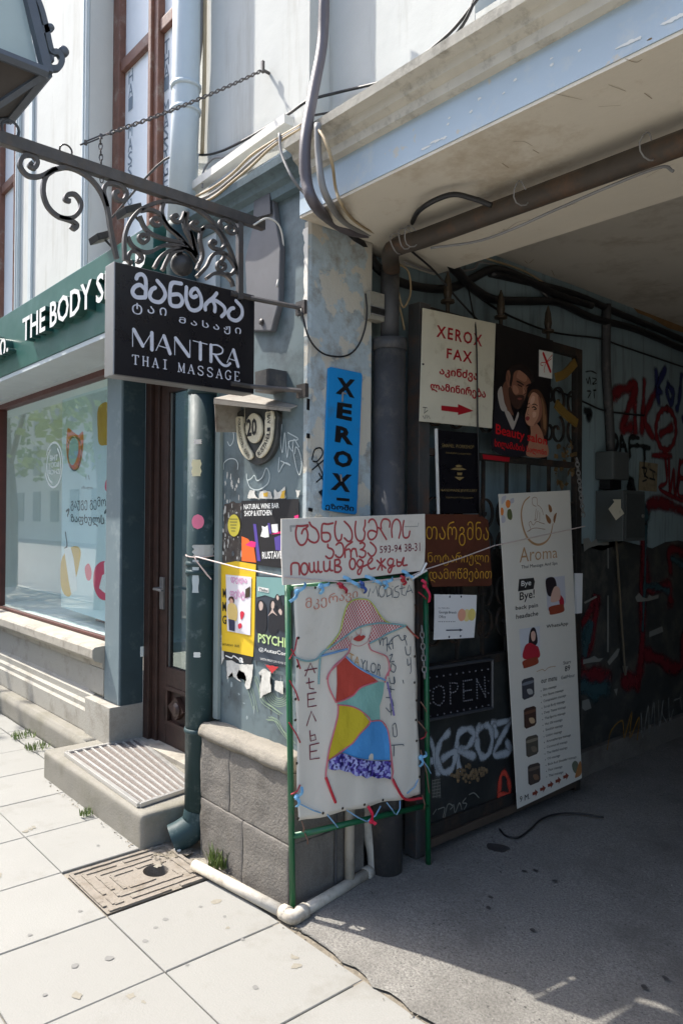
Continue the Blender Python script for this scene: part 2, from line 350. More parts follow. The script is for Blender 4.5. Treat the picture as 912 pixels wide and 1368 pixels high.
M['blue_sign'] = paint('bright_blue_sign', (24,138,206), .5, var=.05, dirt=rgb((60,120,160)), dirt_amt=.2, dirt_scale=9)
M['black'] = paint('black_paint', (20,19,22), .5, var=.15)
M['brown_sign'] = paint('brown_laminate', (92,52,38), .5, var=.12, scale=8, dirt=rgb((66,38,30)), dirt_amt=.4)
M['gold'] = paint('engraved_gold_line', (206,158,56), .5, var=.15)
M['gold_dull'] = paint('dull_gold_print', (138,118,78), .5)
M['canvas'] = paint('off_white_oilcloth', (218,212,200), .6, var=.03, scale=3, dirt=rgb((188,180,164)), dirt_amt=.3, dirt_scale=3, bump=.1, bscale=6)
M['board_white'] = paint('off_white_board', (220,214,204), .6, var=.03, scale=3, dirt=rgb((190,180,166)), dirt_amt=.3)
M['ink_red'] = paint('faded_red_marker', (170,72,74), .7)
M['ink_orange'] = paint('faded_orange_marker', (206,120,92), .7)
M['ink_grey'] = paint('grey_blue_marker', (82,92,102), .7)
M['ink_dark'] = paint('dark_red_marker', (120,48,62), .7)
M['frame_green'] = paint('green_enamel', (22,92,58), .4, var=.12, scale=12, dirt=rgb((60,80,62)), dirt_amt=.35, dirt_scale=14)
M['paper'] = paint('white_paper', (232,232,232), .7, var=.02)
M['banner'] = paint('white_vinyl_banner', (222,217,206), .5, var=.02)
M['plug'] = M['cable_black']
M['glass'] = glass('window_glass')
M['glass_door'] = glass('door_glass', tint=(.62,.68,.68), refl=.05)
M['shop_in'] = paint('pale_shop_wall', (232,240,236), .8, var=.03)
M['blind_and_sky'] = paint('white_blind_sky_reflection', (226,232,236), .35, var=.03)  # white blinds, with the bright sky reflection of the panes painted in
M['leaf_dark'] = paint('weed_green', (104,122,58), .6, var=.3, scale=40)
M['dirt'] = material('gutter_dirt', rgb((122,114,100)), .95, var=.3, scale=30, bump=1, bscale=90)

# ================================================================== the ground (setting)
g = BM(); box(g, (-60,-60,-.30), (60,60,-.16)); struct('street_ground', g, M['road'])
g = BM()
for a, b in (((-40,-3.2),(-.73,14)), ((-.60,-3.2),(40,14)), ((-.73,-3.2),(-.60,-.31)), ((-.73,-.185),(-.60,14))): box(g, (*a,-.155), (*b,-.012))
struct('paving_bed', g, M['joint'])
def slabs(bm, xs, ys, z0, z1, gap=.0026, skip=lambda x, y: False):
    for i in range(len(xs)-1):
        for j in range(len(ys)-1):
            if skip((xs[i]+xs[i+1])/2, (ys[j]+ys[j+1])/2): continue
            a = random.uniform(-.0012, .0012); gp = gap*random.uniform(.6, 1.3)
            x0, x1, y0, y1 = xs[i]+gp, xs[i+1]-gp, ys[j]+gp, ys[j+1]-gp
            c = .003
            lo = [(x0,y0),(x1,y0),(x1,y1),(x0,y1)]; hi = [(x0+c,y0+c),(x1-c,y0+c),(x1-c,y1-c),(x0+c,y1-c)]
            A = [bm.verts.new((x,y,z0)) for x, y in lo]; B = [bm.verts.new((x,y,z1-c+a)) for x, y in lo]; C_ = [bm.verts.new((x,y,z1+a)) for x, y in hi]
            bm.faces.new(C_)
            for k in range(4):
                bm.faces.new((A[k],A[(k+1)%4],B[(k+1)%4],B[k])); bm.faces.new((B[k],B[(k+1)%4],C_[(k+1)%4],C_[k]))
PX = [.045+.484*k for k in range(-22, 16)]; PY = [-3.06,-2.56,-2.07,-1.575,-1.08,-.573,-.072]
g = BM()
slabs(g, PX, PY, -.05, 0, skip=lambda x, y: -.92 < x < -.44 and y > -.573)
slabs(g, [x for x in PX if x < -.85], [-.068,.26], -.05, 0)
struct('pavement', g, M['slab'])
# asphalt of the passage, its ragged lip meeting the paving
g = BM(); nx, ny = 60, 70; vs = {}
for i in range(nx+1):
    for j in range(ny+1):
        x = .0+3.5*(i/nx); fy = (j/ny)**1.6; y = -.066+9.2*fy
        if j == 0: y += random.uniform(-.012,.02)+.012*math.sin(x*7)
        z = .002+.014*min(1, j/6)+.006*math.sin(x*2.3+y*1.7)+random.uniform(-.002,.002)
        vs[i,j] = g.verts.new((x-.25 if i == 0 and y > .05 else x, y, z))
for i in range(nx):
    for j in range(ny): g.faces.new((vs[i,j],vs[i+1,j],vs[i+1,j+1],vs[i,j+1]))
struct('passage_asphalt', g, M['asphalt'], shade=True)
g = BM(); box(g, (-40,-3.36,-.16), (40,-3.2,.0)); struct('kerb', g, M['stone_pale'])
# damp and oil patches and small spots of old gum: flat stains of their own shape
stain_m = paint('dark_oil_stain', (62,60,60), .6, var=.2); gum_m = paint('grey_gum_spot', (118,117,114), .8)
lv = level(.02); g = BM()
def blob(bm, pl, c, rx, ry, d, n=18, j=.18):
    a, b = pl.px(*c); ph = random.uniform(0,6)
    fill(bm, pl, [(a+rx*(1+j*math.sin(3*t+ph)*random.uniform(.4,1))*math.cos(t), b+ry*(1+j*math.cos(2*t+ph))*math.sin(t)) for t in [2*math.pi*k/n for k in range(n)]], d, px=False)
blob(g, lv, (665,1134), .055, .045, .004)
for p in ((715,1164),(741,1178),(655,1200),(711,1244),(700,1165),(888,1308),(860,1320),(652,1214)): blob(g, lv, p, .012, .010, .004)
struct('asphalt_stain', g, stain_m)
g = BM(); lv0 = level(0)
for p, r in (((100,1291),.014),((146,1281),.016),((194,1258),.012),((221,1229),.012),((208,1240),.009),((341,1320),.012),((324,1256),.009),((107,1218),.009),((268,1212),.008),((131,1130),.009),((250,1290),.007),((300,1225),.008),((60,1330),.008),((40,1250),.009)): blob(g, lv0, p, r, r*.9, .0016)
struct('gum_spots', g, gum_m)
g = BM()
for k in range(34):
    cx_, cy_ = random.uniform(-2.4,.6), random.uniform(-1.5,-.1); n = 12; s_ = random.uniform(.006,.035); e_ = random.uniform(.4,1)
    if cy_ > -.24 and cx_ < -.88: continue
    fill(g, lv0, [(cx_+s_*random.uniform(.4,1.2)*math.cos(2*math.pi*q/n), cy_+s_*e_*random.uniform(.4,1.2)*math.sin(2*math.pi*q/n)) for q in range(n)], .0014, px=False)
struct('paving_stains', g, paint('faint_paving_stain', (132,127,115), .85, var=.12, scale=60))

# ================================================================== the building
H = thing('townhouse', 'old townhouse with white upper wall and grey-blue ground floor beside a covered passage', 'building', (-1,.3,0))
XL, YU = -7.0, .08
# upper walls (left bay, with two tall window openings) and the recessed bay over the passage
wx0 = on(120,100,1,YU).x; wx1 = -1.16; w2x1 = on(24,300,1,YU).x; w2x0 = w2x1-1.1
CXR = on(413,100,1,YU).x                                  # right end of the left bay
g = BM()
for a, b in ((XL, w2x0), (w2x1, wx0), (wx1, CXR)): box(g, (a,YU,3.2), (b,.5,7.4))
for a, b in ((w2x0, w2x1), (wx0, wx1)): box(g, (a,YU+.001,5.7), (b,.5,7.4))
part('upper_wall', g, M['white_wall'], H)
rw0, rwz = on(634,18,1,.19).x, on(634,18,1,.19).z
g = BM(); box(g, (CXR,.19,3.05), (rw0,.5,7.4)); box(g, (rw0+1.1,.19,3.05), (8,.5,7.4)); box(g, (rw0,.191,5.6), (rw0+1.1,.5,7.4)); box(g, (rw0,.191,3.05), (rw0+1.1,.5,rwz))
part('recessed_upper_wall', g, M['white_wall'], H)
g = BM()
for a, b in ((rw0,rw0+.07),(rw0+.5,rw0+.6),(rw0+1.03,rw0+1.1)): box(g, (a,.30,rwz), (b,.36,5.6))
box(g, (rw0+.07,.302,rwz), (rw0+1.03,.358,rwz+.07)); RWF = part('upper_window', g, M['trim'], H, bevel=.004)
g = BM(); box(g, (rw0+.05,.34,rwz+.05), (rw0+1.05,.345,5.6)); part('pane', g, paint('dusty_dark_pane', (96,112,122), .25), RWF)
# raised edge trims beside the upper windows
g = BM()
for x in (wx0-.06, w2x1+.01): box(g, (x,YU-.025,3.2), (x+.055,YU-.002,7.4)); box(g, (x+.012,YU-.032,3.2), (x+.03,YU-.024,7.4))
box(g, (w2x1+.30,YU-.02,3.2), (w2x1+.36,YU-.002,7.4))
part('window_trim', g, M['trim'], H)
def upper_window(x0, x1, y, words, pxs):
    f = BM(); z0, z1 = 3.2, 5.7; c = (x0+x1)/2
    for a, b in ((x0, x0+.10), (x1-.10, x1), (c-.065, c-.008), (c+.008, c+.065)): box(f, (a,y,z0), (b,y+.08,z1))
    for z in (z0, 4.52, z1-.09): box(f, (x0+.098,y+.012,z), (c-.064,y+.07,z+.075)); box(f, (c+.064,y+.012,z), (x1-.098,y+.07,z+.075))
    box(f, (c-.012,y-.02,z0), (c+.012,y+.06,z1))
    W = part('upper_window', f, M['wood_red'], H, bevel=.006)
    b = BM(); box(b, (x0+.02,y+.045,z0), (x1-.02,y+.05,z1)); part('pane', b, M['blind_and_sky'], W)
    pl = facade(y+.045); t = BM()
    for s, quad in words:
        n = len(s); (a0, b0), (a1, b1), hw = quad
        for i, ch in enumerate(s):
            if ch == ' ': continue
            u = a0+(a1-a0)*i/(n-1); v = b0+(b1-b0)*i/(n-1)
            text(t, pl, ch, [(u-hw,v-.06),(u+hw,v-.06),(u+hw,v-.06-.085),(u-hw,v-.06-.085)], .002, px=False)
    mark('pane_lettering', t, paint('grey_pane_lettering', (120,134,146), .6), W)
def updown(y, xa, ztop, zbot): return ((xa, ztop), (xa, zbot), .03)
yw = .235
xw = on(165,230,1,yw).x; xw2 = on(213,160,1,yw).x
upper_window(wx0, wx1, yw, [('THAI MASSAGE', updown(yw, xw, on(172,78,1,yw+.045).z+.06, on(167,280,1,yw+.045).z+.06)), ('THAI MASSAGE', updown(yw, xw2, on(216,60,1,yw+.045).z+.06, on(211,240,1,yw+.045).z+.06))], None)
upper_window(w2x0, w2x1, yw, [('AROMA SPA', updown(yw, w2x1-.17, on(11,262,1,yw+.045).z+.06, on(6,392,1,yw+.045).z+.06))], None)
g = BM()
for a, b in ((wx0, wx1), (w2x0, w2x1)): box(g, (a,.33,3.2), (b,.5,5.7))
part('window_backing', g, M['blind_and_sky'], H)

# cornice: a dark stretch over the pier and shop, a pale weathered one over the passage
def cornice(x0, x1, yb, mat, nm):
    prof = [(yb,2.985),(yb-.03,2.99),(yb-.035,3.02),(yb-.06,3.035),(yb-.07,3.06),(yb-.105,3.07),(yb-.11,3.10),(yb-.09,3.106),(.19,3.106),(.19,2.985)]
    return prism(BM(), [(x0,y,z) for y, z in prof], (x1-x0,0,0))
part('cornice', cornice(-1.04, CXR+.05, .08, None, ''), M['moulding_blue'], H)
part('beam_moulding', cornice(CXR+.053, 6, .02, None, ''), M['moulding'], H)
g = BM(); prism(g, [(CXR+.053,y,z) for y, z in ((-.068,3.108),(-.068,3.116),(.19,3.215),(.19,3.108))], (6-CXR,0,0)); part('weathering_slope', roughen(g,.2,.004), M['white_wall'], H)
g = BM(); prism(g, [(-1.04,y,z) for y, z in ((-.008,3.108),(-.008,3.125),(.08,3.19),(.08,3.108))], (CXR+.05+1.04,0,0)); part('weathering_slope', roughen(g,.2,.004), M['trim'], H)
# flashing along the rest of the front
g = BM(); prism(g, [(XL,y,z) for y, z in ((-.012,3.112),(.08,3.152),(.08,3.2),(-.012,3.13))], (-1.045-XL,0,0)); part('cornice_flashing', g, M['cap'], H)
# the wall behind the shop fascia, and the shop front surround
g = BM(); box(g, (XL,.06,2.649), (-.70,.5,3.199)); box(g, (XL,.2,2.60), (-.7,.5,2.649)); part('shop_head_wall', g, M['trim'], H)
g = BM(); box(g, (XL,-.08,2.62), (-1.25,.20,2.648)); part('fascia_soffit', g, M['trim'], H)

# pier: grey-blue body, pale plastered jamb
g = BM(); box(g, (-.70,.085,.55), (-.028,.44,2.985)); part('pier', g, M['pier_paint'], H)
g = BM()
n = 26; zs = [.56+(2.84-.56)*i/n for i in range(n+1)]
L0 = [g.verts.new((-.028,.080,z)) for z in zs]; L1 = [g.verts.new((-.004+random.uniform(-.003,.002),.080+random.uniform(-.002,.003),z)) for z in zs]
L2 = [g.verts.new((.0,.095,z)) for z in zs]; L3 = [g.verts.new((.0,.44,z)) for z in zs]; L4 = [g.verts.new((-.1,.44,z)) for z in zs]
for A, B in ((L0,L1),(L1,L2),(L2,L3),(L3,L4)):
    for i in range(n): g.faces.new((A[i],B[i],B[i+1],A[i+1]))
part('passage_jamb', g, M['jamb'], H)
g = BM(); prism(g, [(x,y,.57) for x, y in ((-.70,.02),(.0,.02),(.0,.42),(-.70,.42))], (0,0,.03)); part('pier_ledge', g, M['plinth_cap'], H)
# plinth: basalt blocks with a rounded pale cap
def block(bm, a, b): return box(bm, a, b)
g = BM()
for a, b in (((-.70,0,-.05),(-.337,.42,.263)), ((-.335,0,-.05),(.0,.42,.262)), ((-.70,.002,.265),(-.45,.42,.552)), ((-.446,.002,.265),(.0,.42,.552))): box(g, a, b)
bmesh.ops.bevel(g, geom=g.edges[:], offset=.005, segments=2, affect='EDGES', profile=.6)
part('plinth', roughen(g,.03,.005,11), M['stone'], H, shade=True)
g = BM(); prism(g, [(-.70-.006,y,z) for y, z in ((-.012,.553),(-.018,.575),(-.012,.602),(.012,.618),(.42,.622),(.42,.553))], (.712,0,0))
bmesh.ops.bevel(g, geom=[e for e in g.edges if e.calc_face_angle(0) > .5], offset=.006, segments=2, affect='EDGES')
part('plinth_cap', roughen(g,.04,.006,8), M['plinth_cap'], H, shade=True)

# passage beam, soffit, ceiling, walls
g = BM(); box(g, (.012,.02,2.842), (8,.96,2.985)); part('passage_beam', g, M['beam_blue'], H)
g = BM(); box(g, (.012,.023,2.83), (8,.963,2.841)); box(g, (-.1,.441,2.83), (.011,.963,2.984)); part('beam_soffit', g, M['soffit'], H)
g = BM(); box(g, (-.6,.96,3.06), (8,9.2,3.2)); box(g, (-.1,.44,2.985), (8,.96,3.2)); part('passage_ceiling', g, M['ceiling'], H)
WX = -.12; PW = jamb(WX)
g = BM(); box(g, (-.6,.435,-.05), (WX,9.2,3.06)); part('passage_wall', g, M['passage_wall'], H)
g = BM(); box(g, (4.1,.02,-.05), (8,9.2,3.0)); part('opposite_passage_wall', g, M['dado'], H)
g = BM(); box(g, (-.6,9.0,-.05), (8,9.3,3.3)); part('passage_end_wall', g, M['dado'], H)
# dado of black paint with an uneven top, a stone kerb at its foot
g = BM(); top = [(.5,1.42),(2.3,1.45),(2.62,1.40)] + [(2.7+.2*i, 1.43+.03*math.sin(i*1.7)) for i in range(32)]
slab(g, PW, [(.5,.02)]+[(9.0,.02)]+[(a,b) for a, b in top[::-1] if a < 9], .004, .005); part('dado_paint', g, M['dado'], H)
g = BM(); box(g, (WX,.6,-.02), (WX+.05,9,.16)); part('wall_foot', g, M['stone'], H, bevel=.01)
# bare patch where the plaster fell from the ceiling edge
g = BM(); bp = jamb(WX); pts = [(838,404),(870,398),(912,405),(912,445),(890,438),(868,425),(850,418)]
fill(g, bp, pts, .008); mark('bare_plaster_patch', g, paint('bare_brown_plaster', (150,116,74), .9, var=.2, scale=12, dirt=rgb((90,66,42)), dirt_amt=.5, bump=.6), H)

# shop front: pilaster, window, sill and stone base
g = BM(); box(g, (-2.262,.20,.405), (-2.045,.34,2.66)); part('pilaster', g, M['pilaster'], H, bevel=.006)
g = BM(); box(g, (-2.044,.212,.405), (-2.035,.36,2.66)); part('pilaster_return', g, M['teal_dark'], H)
g = BM(); box(g, (-2.42,.135,.15), (-2.03,.36,.404)); part('pilaster_base', g, M['stone_pale'], H, bevel=.006)
g = BM(); box(g, (XL,.22,.16), (-2.262,.40,.70)); part('shop_base', g, M['stone_pale'], H)
g = BM(); prism(g, [(XL,y,z) for y, z in ((.22,.17),(.150,.17),(.150,.30),(.165,.315),(.165,.345),(.185,.36),(.185,.40),(.22,.425))], (-2.42-XL,0,0)); part('base_moulding', g, M['stone_pale'], H)
g = BM(); box(g, (XL,.06,-.03), (-2.225,.22,.165)); bmesh.ops.bevel(g, geom=g.edges[:], offset=.010, segments=2, affect='EDGES'); part('shop_ledge', roughen(g,.06,.0025,7), M['step'], H, shade=True)
g = BM(); prism(g, [(XL,y,z) for y, z in ((.22,.60),(.19,.605),(.185,.64),(.135,.66),(.12,.68),(.12,.735),(.135,.75),(.34,.765),(.34,.60))], (-2.264-XL,0,0)); part('window_sill', g, M['cap'], H, bevel=.004)
g = BM(); box(g, (-2.50,.195,.426), (-2.265,.22,.599)); part('base_pilaster', g, M['stone_pale'], H, bevel=.004)
sf = BM(); wz0, wz1 = .80, 2.61
box(sf, (XL,.25,2.56), (-2.263,.33,2.66)); box(sf, (XL,.262,.765), (-2.263,.30,.785))
xm = on(2,700,1,.28).x; box(sf, (xm-.05,.252,.785), (xm,.32,2.56))
SW = part('shop_window', sf, paint('red_brown_frame', (86,44,38), .5, var=.2), H, bevel=.003)
g = BM(); box(g, (XL,.285,.785), (xm-.05,.290,2.56)); box(g, (xm,.285,.785), (-2.263,.290,2.56)); part('pane', g, M['glass'], SW)
g = BM()
for a, b in (((XL,.34,.70),(-2.03,1.0,.765)), ((XL,.34,2.562),(-2.03,1.0,2.60)), ((XL,1.0,.7),(-2.03,1.05,2.6)), ((-2.2,.345,.7),(-2.14,1.0,2.6)), ((-5.2,.345,.7),(-5.1,1.0,2.6))): box(g, a, b)
part('display_box', g, M['shop_in'], H)
# round maker's mark on the pane, seen mirrored from the street
pl = facade(.285); g = BM(); c = pl.px(72,621); rr = .20
for r, a0, a1 in ((.175,200,510),(.140,120,260),(.140,330,420)):
    stroke(g, pl, [(c[0]+r*1.05*math.cos(math.radians(a)), c[1]+r*math.sin(math.radians(a))) for a in range(a0, a1+1, 10)], .016, .002, sm=False, px=False)
for s, dy in (('THE',.055),('BODY',0.0),('SHOP',-.055)):
    hw = .030*len(s); text(g, pl, s, [(c[0]+hw,c[1]+dy+.021),(c[0]-hw,c[1]+dy+.021),(c[0]-hw,c[1]+dy-.021),(c[0]+hw,c[1]+dy-.021)], .0022, off=.01, px=False)
mark('window_mark', g, paint('pale_vinyl_mark', (206,214,210), .6), SW)

# door in its recess
g = BM()
box(g, (-2.034,.36,.16), (-1.96,.46,2.66)); box(g, (-1.958,.385,.16), (-1.90,.45,2.66)); box(g, (-2.03,.372,.16), (-2.0,.455,2.66)); box(g, (-.80,.36,.16), (-.705,.46,2.66)); box(g, (-1.9,.38,2.50), (-.8,.46,2.66))
part('door_frame', g, M['wood'], H, bevel=.005)
g = BM(); D = .40
box(g, (-1.896,D,.185), (-1.80,D+.05,2.495)); box(g, (-.93,D,.185), (-.803,D+.05,2.495)); box(g, (-1.80,D+.001,.185), (-.93,D+.049,.31)); box(g, (-1.80,D+.001,.55), (-.93,D+.049,.665)); box(g, (-1.80,D+.001,2.38), (-.93,D+.049,2.495))
box(g, (-1.80,D+.02,.31), (-.93,D+.04,.55))
for a, b, c_, e in ((-1.80,.31,-.93,.335),(-1.80,.525,-.93,.55)): box(g, (a,D-.006,b), (c_,D+.02,e))
box(g, (-1.80,D-.006,.335), (-1.775,D+.02,.525)); box(g, (-.955,D-.006,.335), (-.93,D+.02,.525))
DR = part('shop_door', g, M['wood'], H, bevel=.004)
g = BM()
for x in (-1.66,-1.36,-1.06):
    prism(g, [(x-.10,D+.02,.43),(x,D+.02,.36),(x+.10,D+.02,.43),(x,D+.02,.50)], (0,-.03,0)); 
    lathe(g, (x+.02,D-.005,.43), ((.045,0),(.045,.015),(.03,.03),(.008,.035)), 14, (0,-1,0))
part('door_boss', g, M['wood'], DR, shade=False)
g = BM(); box(g, (-1.80,D+.022,.665), (-.93,D+.028,2.38)); part('pane', g, M['glass_door'], DR)
g = BM(); box(g, (-1.803,D+.014,.662), (-1.79,D+.0215,2.383)); part('glazing_bead', g, M['alu'], DR)
g = BM(); box(g, (-1.875,D-.012,1.02), (-1.825,D-.0005,1.22)); tube(g, smooth([(-1.85,D-.012,1.15),(-1.85,D-.06,1.15),(-1.82,D-.065,1.15),(-1.74,D-.065,1.145)]), .009); part('handle', g, M['alu'], DR)
g = BM(); box(g, (-2.0,.47,.0), (-.75,2.2,.165)); box(g, (-2.0,2.2,0), (-.75,2.25,2.7)); part('hall', g, paint('grey_hall', (120,124,122), .8), H)
g = BM(); box(g, (-2.03,.30,.1), (-.705,.47,.184)); part('threshold', g, M['cap'], H, bevel=.004)
g = BM(); box(g, (-2.225,-.20,-.04), (-.90,.30,.165)); bmesh.ops.bevel(g, geom=g.edges[:], offset=.022, segments=4, affect='EDGES', profile=.5)
part('doorstep', roughen(g,.04,.0022,9), M['step'], H, shade=True)

# tall downpipe on the facade
g = BM(); pt = on(250,60,1,-.02); pu = on(242,290,1,-.02); r = .062
tube(g, [(pu.x+.05,-.02,7.2),(pu.x+.035,-.02,3.6),(pu.x,-.02,3.05)], .068, 18)
for z in (3.60,3.72): lathe(g, (pu.x+.035,-.02,z), ((.074,0),(.077,.02)), 18)
DP = part('upper_downpipe', g, M['pipe_pale'], H, shade=True)
g = BM(); q = on(272,700,0,-.78)
tube(g, smooth([(pu.x,-.02,3.06),(pu.x,-.02,2.9),(pu.x+.01,-.01,2.75),(-.785,.04,2.45),(-.783,.042,2.30),(-.783,.042,2.2)], 5), .071, 18)
tube(g, [(-.783,.042,2.2),(-.783,.042,.16)], .069, 20)
for z in (.55,1.32,1.36): lathe(g, (-.783,.042,z), ((.073,0),(.076,.012),(.073,.024)), 20)
for z in (.58,1.34): box(g, (-.793,.10,z), (-.773,.40,z+.02))
DL = part('lower_downpipe', g, M['pipe_teal'], H, shade=True)
g = BM(); sh = smooth([(-.783,.042,.17),(-.788,.025,.10),(-.81,-.03,.06),(-.83,-.075,.04)], 4)
tube(g, sh, [.071]*len(sh), 18, cap=False); part('pipe_shoe', g, M['pipe_teal'], DL, shade=True)

ZS = zoom(580,0,.36404); fb = facade(.0195); g = BM()
def ragged(bm, pl, c, rx, ry, d, n=11, px=True):
    a, b = pl.px(*c) if px else c; fill(bm, pl, [(a+rx*random.uniform(.5,1.2)*math.cos(2*math.pi*k/n), b+ry*random.uniform(.5,1.2)*math.sin(2*math.pi*k/n)) for k in range(n)], d, px=False)
for p, r_ in (((165,362),.009),((297,292),.008),((432,235),.009),((430,213),.006),((533,183),.007),((55,432),.006),((50,455),.007),((135,408),.008),((255,340),.006)): ragged(g, fb, ZS([p])[0], r_, r_*.6, .0008)
for a, b, n_ in (((0,522),(45,502),5),((690,168),(755,137),10),((850,84),(912,54),10),((-40,547),(-20,537),3)):
    for k in range(n_): ragged(g, fb, ZS([(a[0]+(b[0]-a[0])*k/n_+random.uniform(-4,4), a[1]+(b[1]-a[1])*k/n_-2)])[0], random.uniform(.006,.020), random.uniform(.003,.006), .0009)
mark('paint_chips', g, paint('white_chip', (226,226,220), .8), H)
ps = Plane((0,0,2.83),(1,0,0),(0,-1,0)); pcl = Plane((0,0,3.06),(1,0,0),(0,-1,0)); g = BM()
for pts, w_ in (([(430,775),(470,762),(525,742)],.006), ([(235,850),(262,842),(300,815),(350,803)],.005), ([(95,895),(130,890),(165,880)],.005), ([(560,720),(600,700),(640,690),(700,665),(740,650)],.0035), ([(780,650),(830,620),(880,600)],.003), ([(250,600),(270,612)],.008), ([(290,520),(330,515),(360,535)],.004), ([(360,545),(385,560)],.006), ([(700,215),(740,225),(760,215)],.005), ([(770,340),(800,362)],.005), ([(420,335),(470,350),(540,365)],.003), ([(640,310),(700,330)],.003), ([(600,390),(680,385)],.002)): stroke(g, ps, [(x+random.uniform(-1,1), y+random.uniform(-1,1)) for x, y in ZS(pts)], w_*.6, .0008, taper=True)
for p, r_ in (((255,840),.008),((480,758),.007),((790,140),.008)): ragged(g, ps, ZS([p])[0], r_, r_*.5, .0012)
for pts, w_ in (([(205,920),(240,912),(280,915)],.008), ([(250,880),(300,890),(340,885)],.006), ([(330,955),(345,965),(365,950)],.006), ([(580,800),(600,798),(615,788)],.010), ([(780,1052),(830,1045),(870,1038)],.008), ([(650,900),(720,885),(800,888),(905,870)],.003), ([(430,990),(440,1010)],.006)): stroke(g, pcl, ZS(pts), w_, .0008, taper=True)
mark('plaster_cracks', g, paint('dark_crack', (160,145,122), .9), H)
g = BM(); fc_ = facade(.0795); n = 30; L = []
for k in range(n+1):
    z_ = 2.815-(2.815-2.36)*k/n; L.append((-.024-random.uniform(.004,.022)*(1-.5*k/n), z_))
fill(g, fc_, L+[(-.006,2.36),(-.006,2.815)], .0006, px=False); mark('corner_flakes', g, paint('white_flaking_paint', (236,232,222), .8, var=.06, bump=.4), H)
pgr = facade(.0845); g = BM(); gd = BM()
for k in range(60):
    a, b = random.uniform(-.66,-.03), random.choice((random.uniform(.66,.95), random.uniform(1.2,1.75), random.uniform(1.2,1.75))); ragged(g if k % 2 else gd, pgr, (a,b), random.uniform(.003,.016), random.uniform(.004,.03), .0004, px=False)
mark('glue_smears', g, paint('pale_glue_smear', (146,158,160), .7, var=.2, scale=30), H); mark('dark_smears', gd, paint('dark_smear', (84,92,96), .7, var=.3, scale=30), H)

g = BM(); ZPq = zoom(270,520,.17544); q_ = [(165,880),(200,868),(232,850),(262,866),(300,862),(303,1000),(302,1160),(300,1310),(240,1318),(152,1312),(150,1230),(146,1150),(160,1080),(168,1000),(158,940)]
d_ = []
for i in range(len(q_)):
    a, b = q_[i], q_[(i+1)%len(q_)]
    for k in range(5): d_.append((a[0]+(b[0]-a[0])*k/5+random.uniform(-4,4), a[1]+(b[1]-a[1])*k/5+random.uniform(-4,4)))
fill(g, pgr, ZPq(d_), .0003); mark('old_poster_residue', g, material('old_poster_residue', rgb((74,66,60)), .75, var=.45, scale=16, dirt=rgb((150,146,138)), dirt_amt=.45, dirt_scale=18, bump=.4), H)
g = BM()
for k in range(40): ragged(g, pgr, ZPq([(random.uniform(150,300), random.uniform(640,1300))])[0], random.uniform(.002,.010), random.uniform(.003,.022), .0011)
mark('paper_flecks', g, paint('white_paper_fleck', (200,198,190), .8), H)
# ================================================================== wrought iron bracket with its hanging sign
BX = -.20
PB = jamb(BX); Z1 = zoom(0,0,.32895); Z7 = zoom(150,260,.21930); Z2 = zoom(280,0,.35088); Z5 = zoom(130,220,.32895)
BR_ = thing('sign_bracket', 'wrought iron scroll bracket reaching out from the wall above the black hanging sign', 'bracket', (BX,.07,2.8))
def ba(pts, d=0): return [PB.at(x, y, d) for x, y in pts]
b0 = PB.at(0,184); b1 = PB.at(352,301); ext = b0 + (b0-b1)*.55
g = BM(); bar(g, [ext, b0, b1], .042, .030, (1,0,0)); part('bar', g, M['iron'], BR_, bevel=.002)
g = BM(); bar(g, ba([(320,285),(320,400)]), .024, .024, (1,0,0)); part('upright', g, M['iron'], BR_, bevel=.002)
for k, pts in enumerate([
  [(75,400),(75,260),(110,160),(180,85),(280,45),(370,40),(470,65),(560,120),(640,200),(700,300),(740,400),(758,480)],
  [(255,445),(290,385),(350,340),(430,328),(490,350)], [(305,460),(335,395),(370,352),(430,335)],
  [(515,410),(470,345),(400,312),(310,310),(240,345),(180,347),(120,310),(92,255)],
  [(508,385),(440,303),(350,278),(260,250),(200,205),(165,130)],
  [(505,375),(430,272),(340,200),(290,120),(230,92),(175,97)],
  [(510,370),(480,280),(440,200),(440,110)], [(500,365),(480,250),(450,180),(455,105)], [(512,380),(500,300),(470,220)],
  [(310,50),(300,110),(330,180),(390,240),(450,310)],
  [(515,455),(548,370),(533,270),(552,205),(600,192),(650,230),(682,300),(660,332),(618,325),(596,300),(608,280),(626,290),(622,303)],
  [(515,500),(570,440),(600,380),(640,352),(690,362),(730,410),(747,450),(720,487),(690,480)],
  [(205,230),(217,268),(195,291),(168,278),(165,252),(187,243),(197,258)],
  [(285,140),(302,165),(282,186),(250,180),(240,155),(262,140),(276,155)],
  [(440,105),(428,140),(410,166),(380,160),(364,135),(387,124),(398,140)],
  [(555,205),(530,215),(498,203),(482,180),(503,163),(522,178)],
  [(670,215),(655,170),(682,150),(730,178),(752,210),(740,236),(710,226),(697,203),(717,192),(728,206)],
  [(690,362),(668,400),(645,415),(640,440),(655,462),(682,450),(682,425),(660,420)],
  [(570,512),(620,480),(680,485),(722,522),(735,560)], [(120,420),(95,395),(110,350),(150,345),(180,385),(165,410),(145,400)]]):
    g = BM(); p = [V(q) for q in ba(Z7(pts))]; bar(g, smooth(p, 5), .013, .017, (1,0,0)); part('scroll', g, M['iron'], BR_)
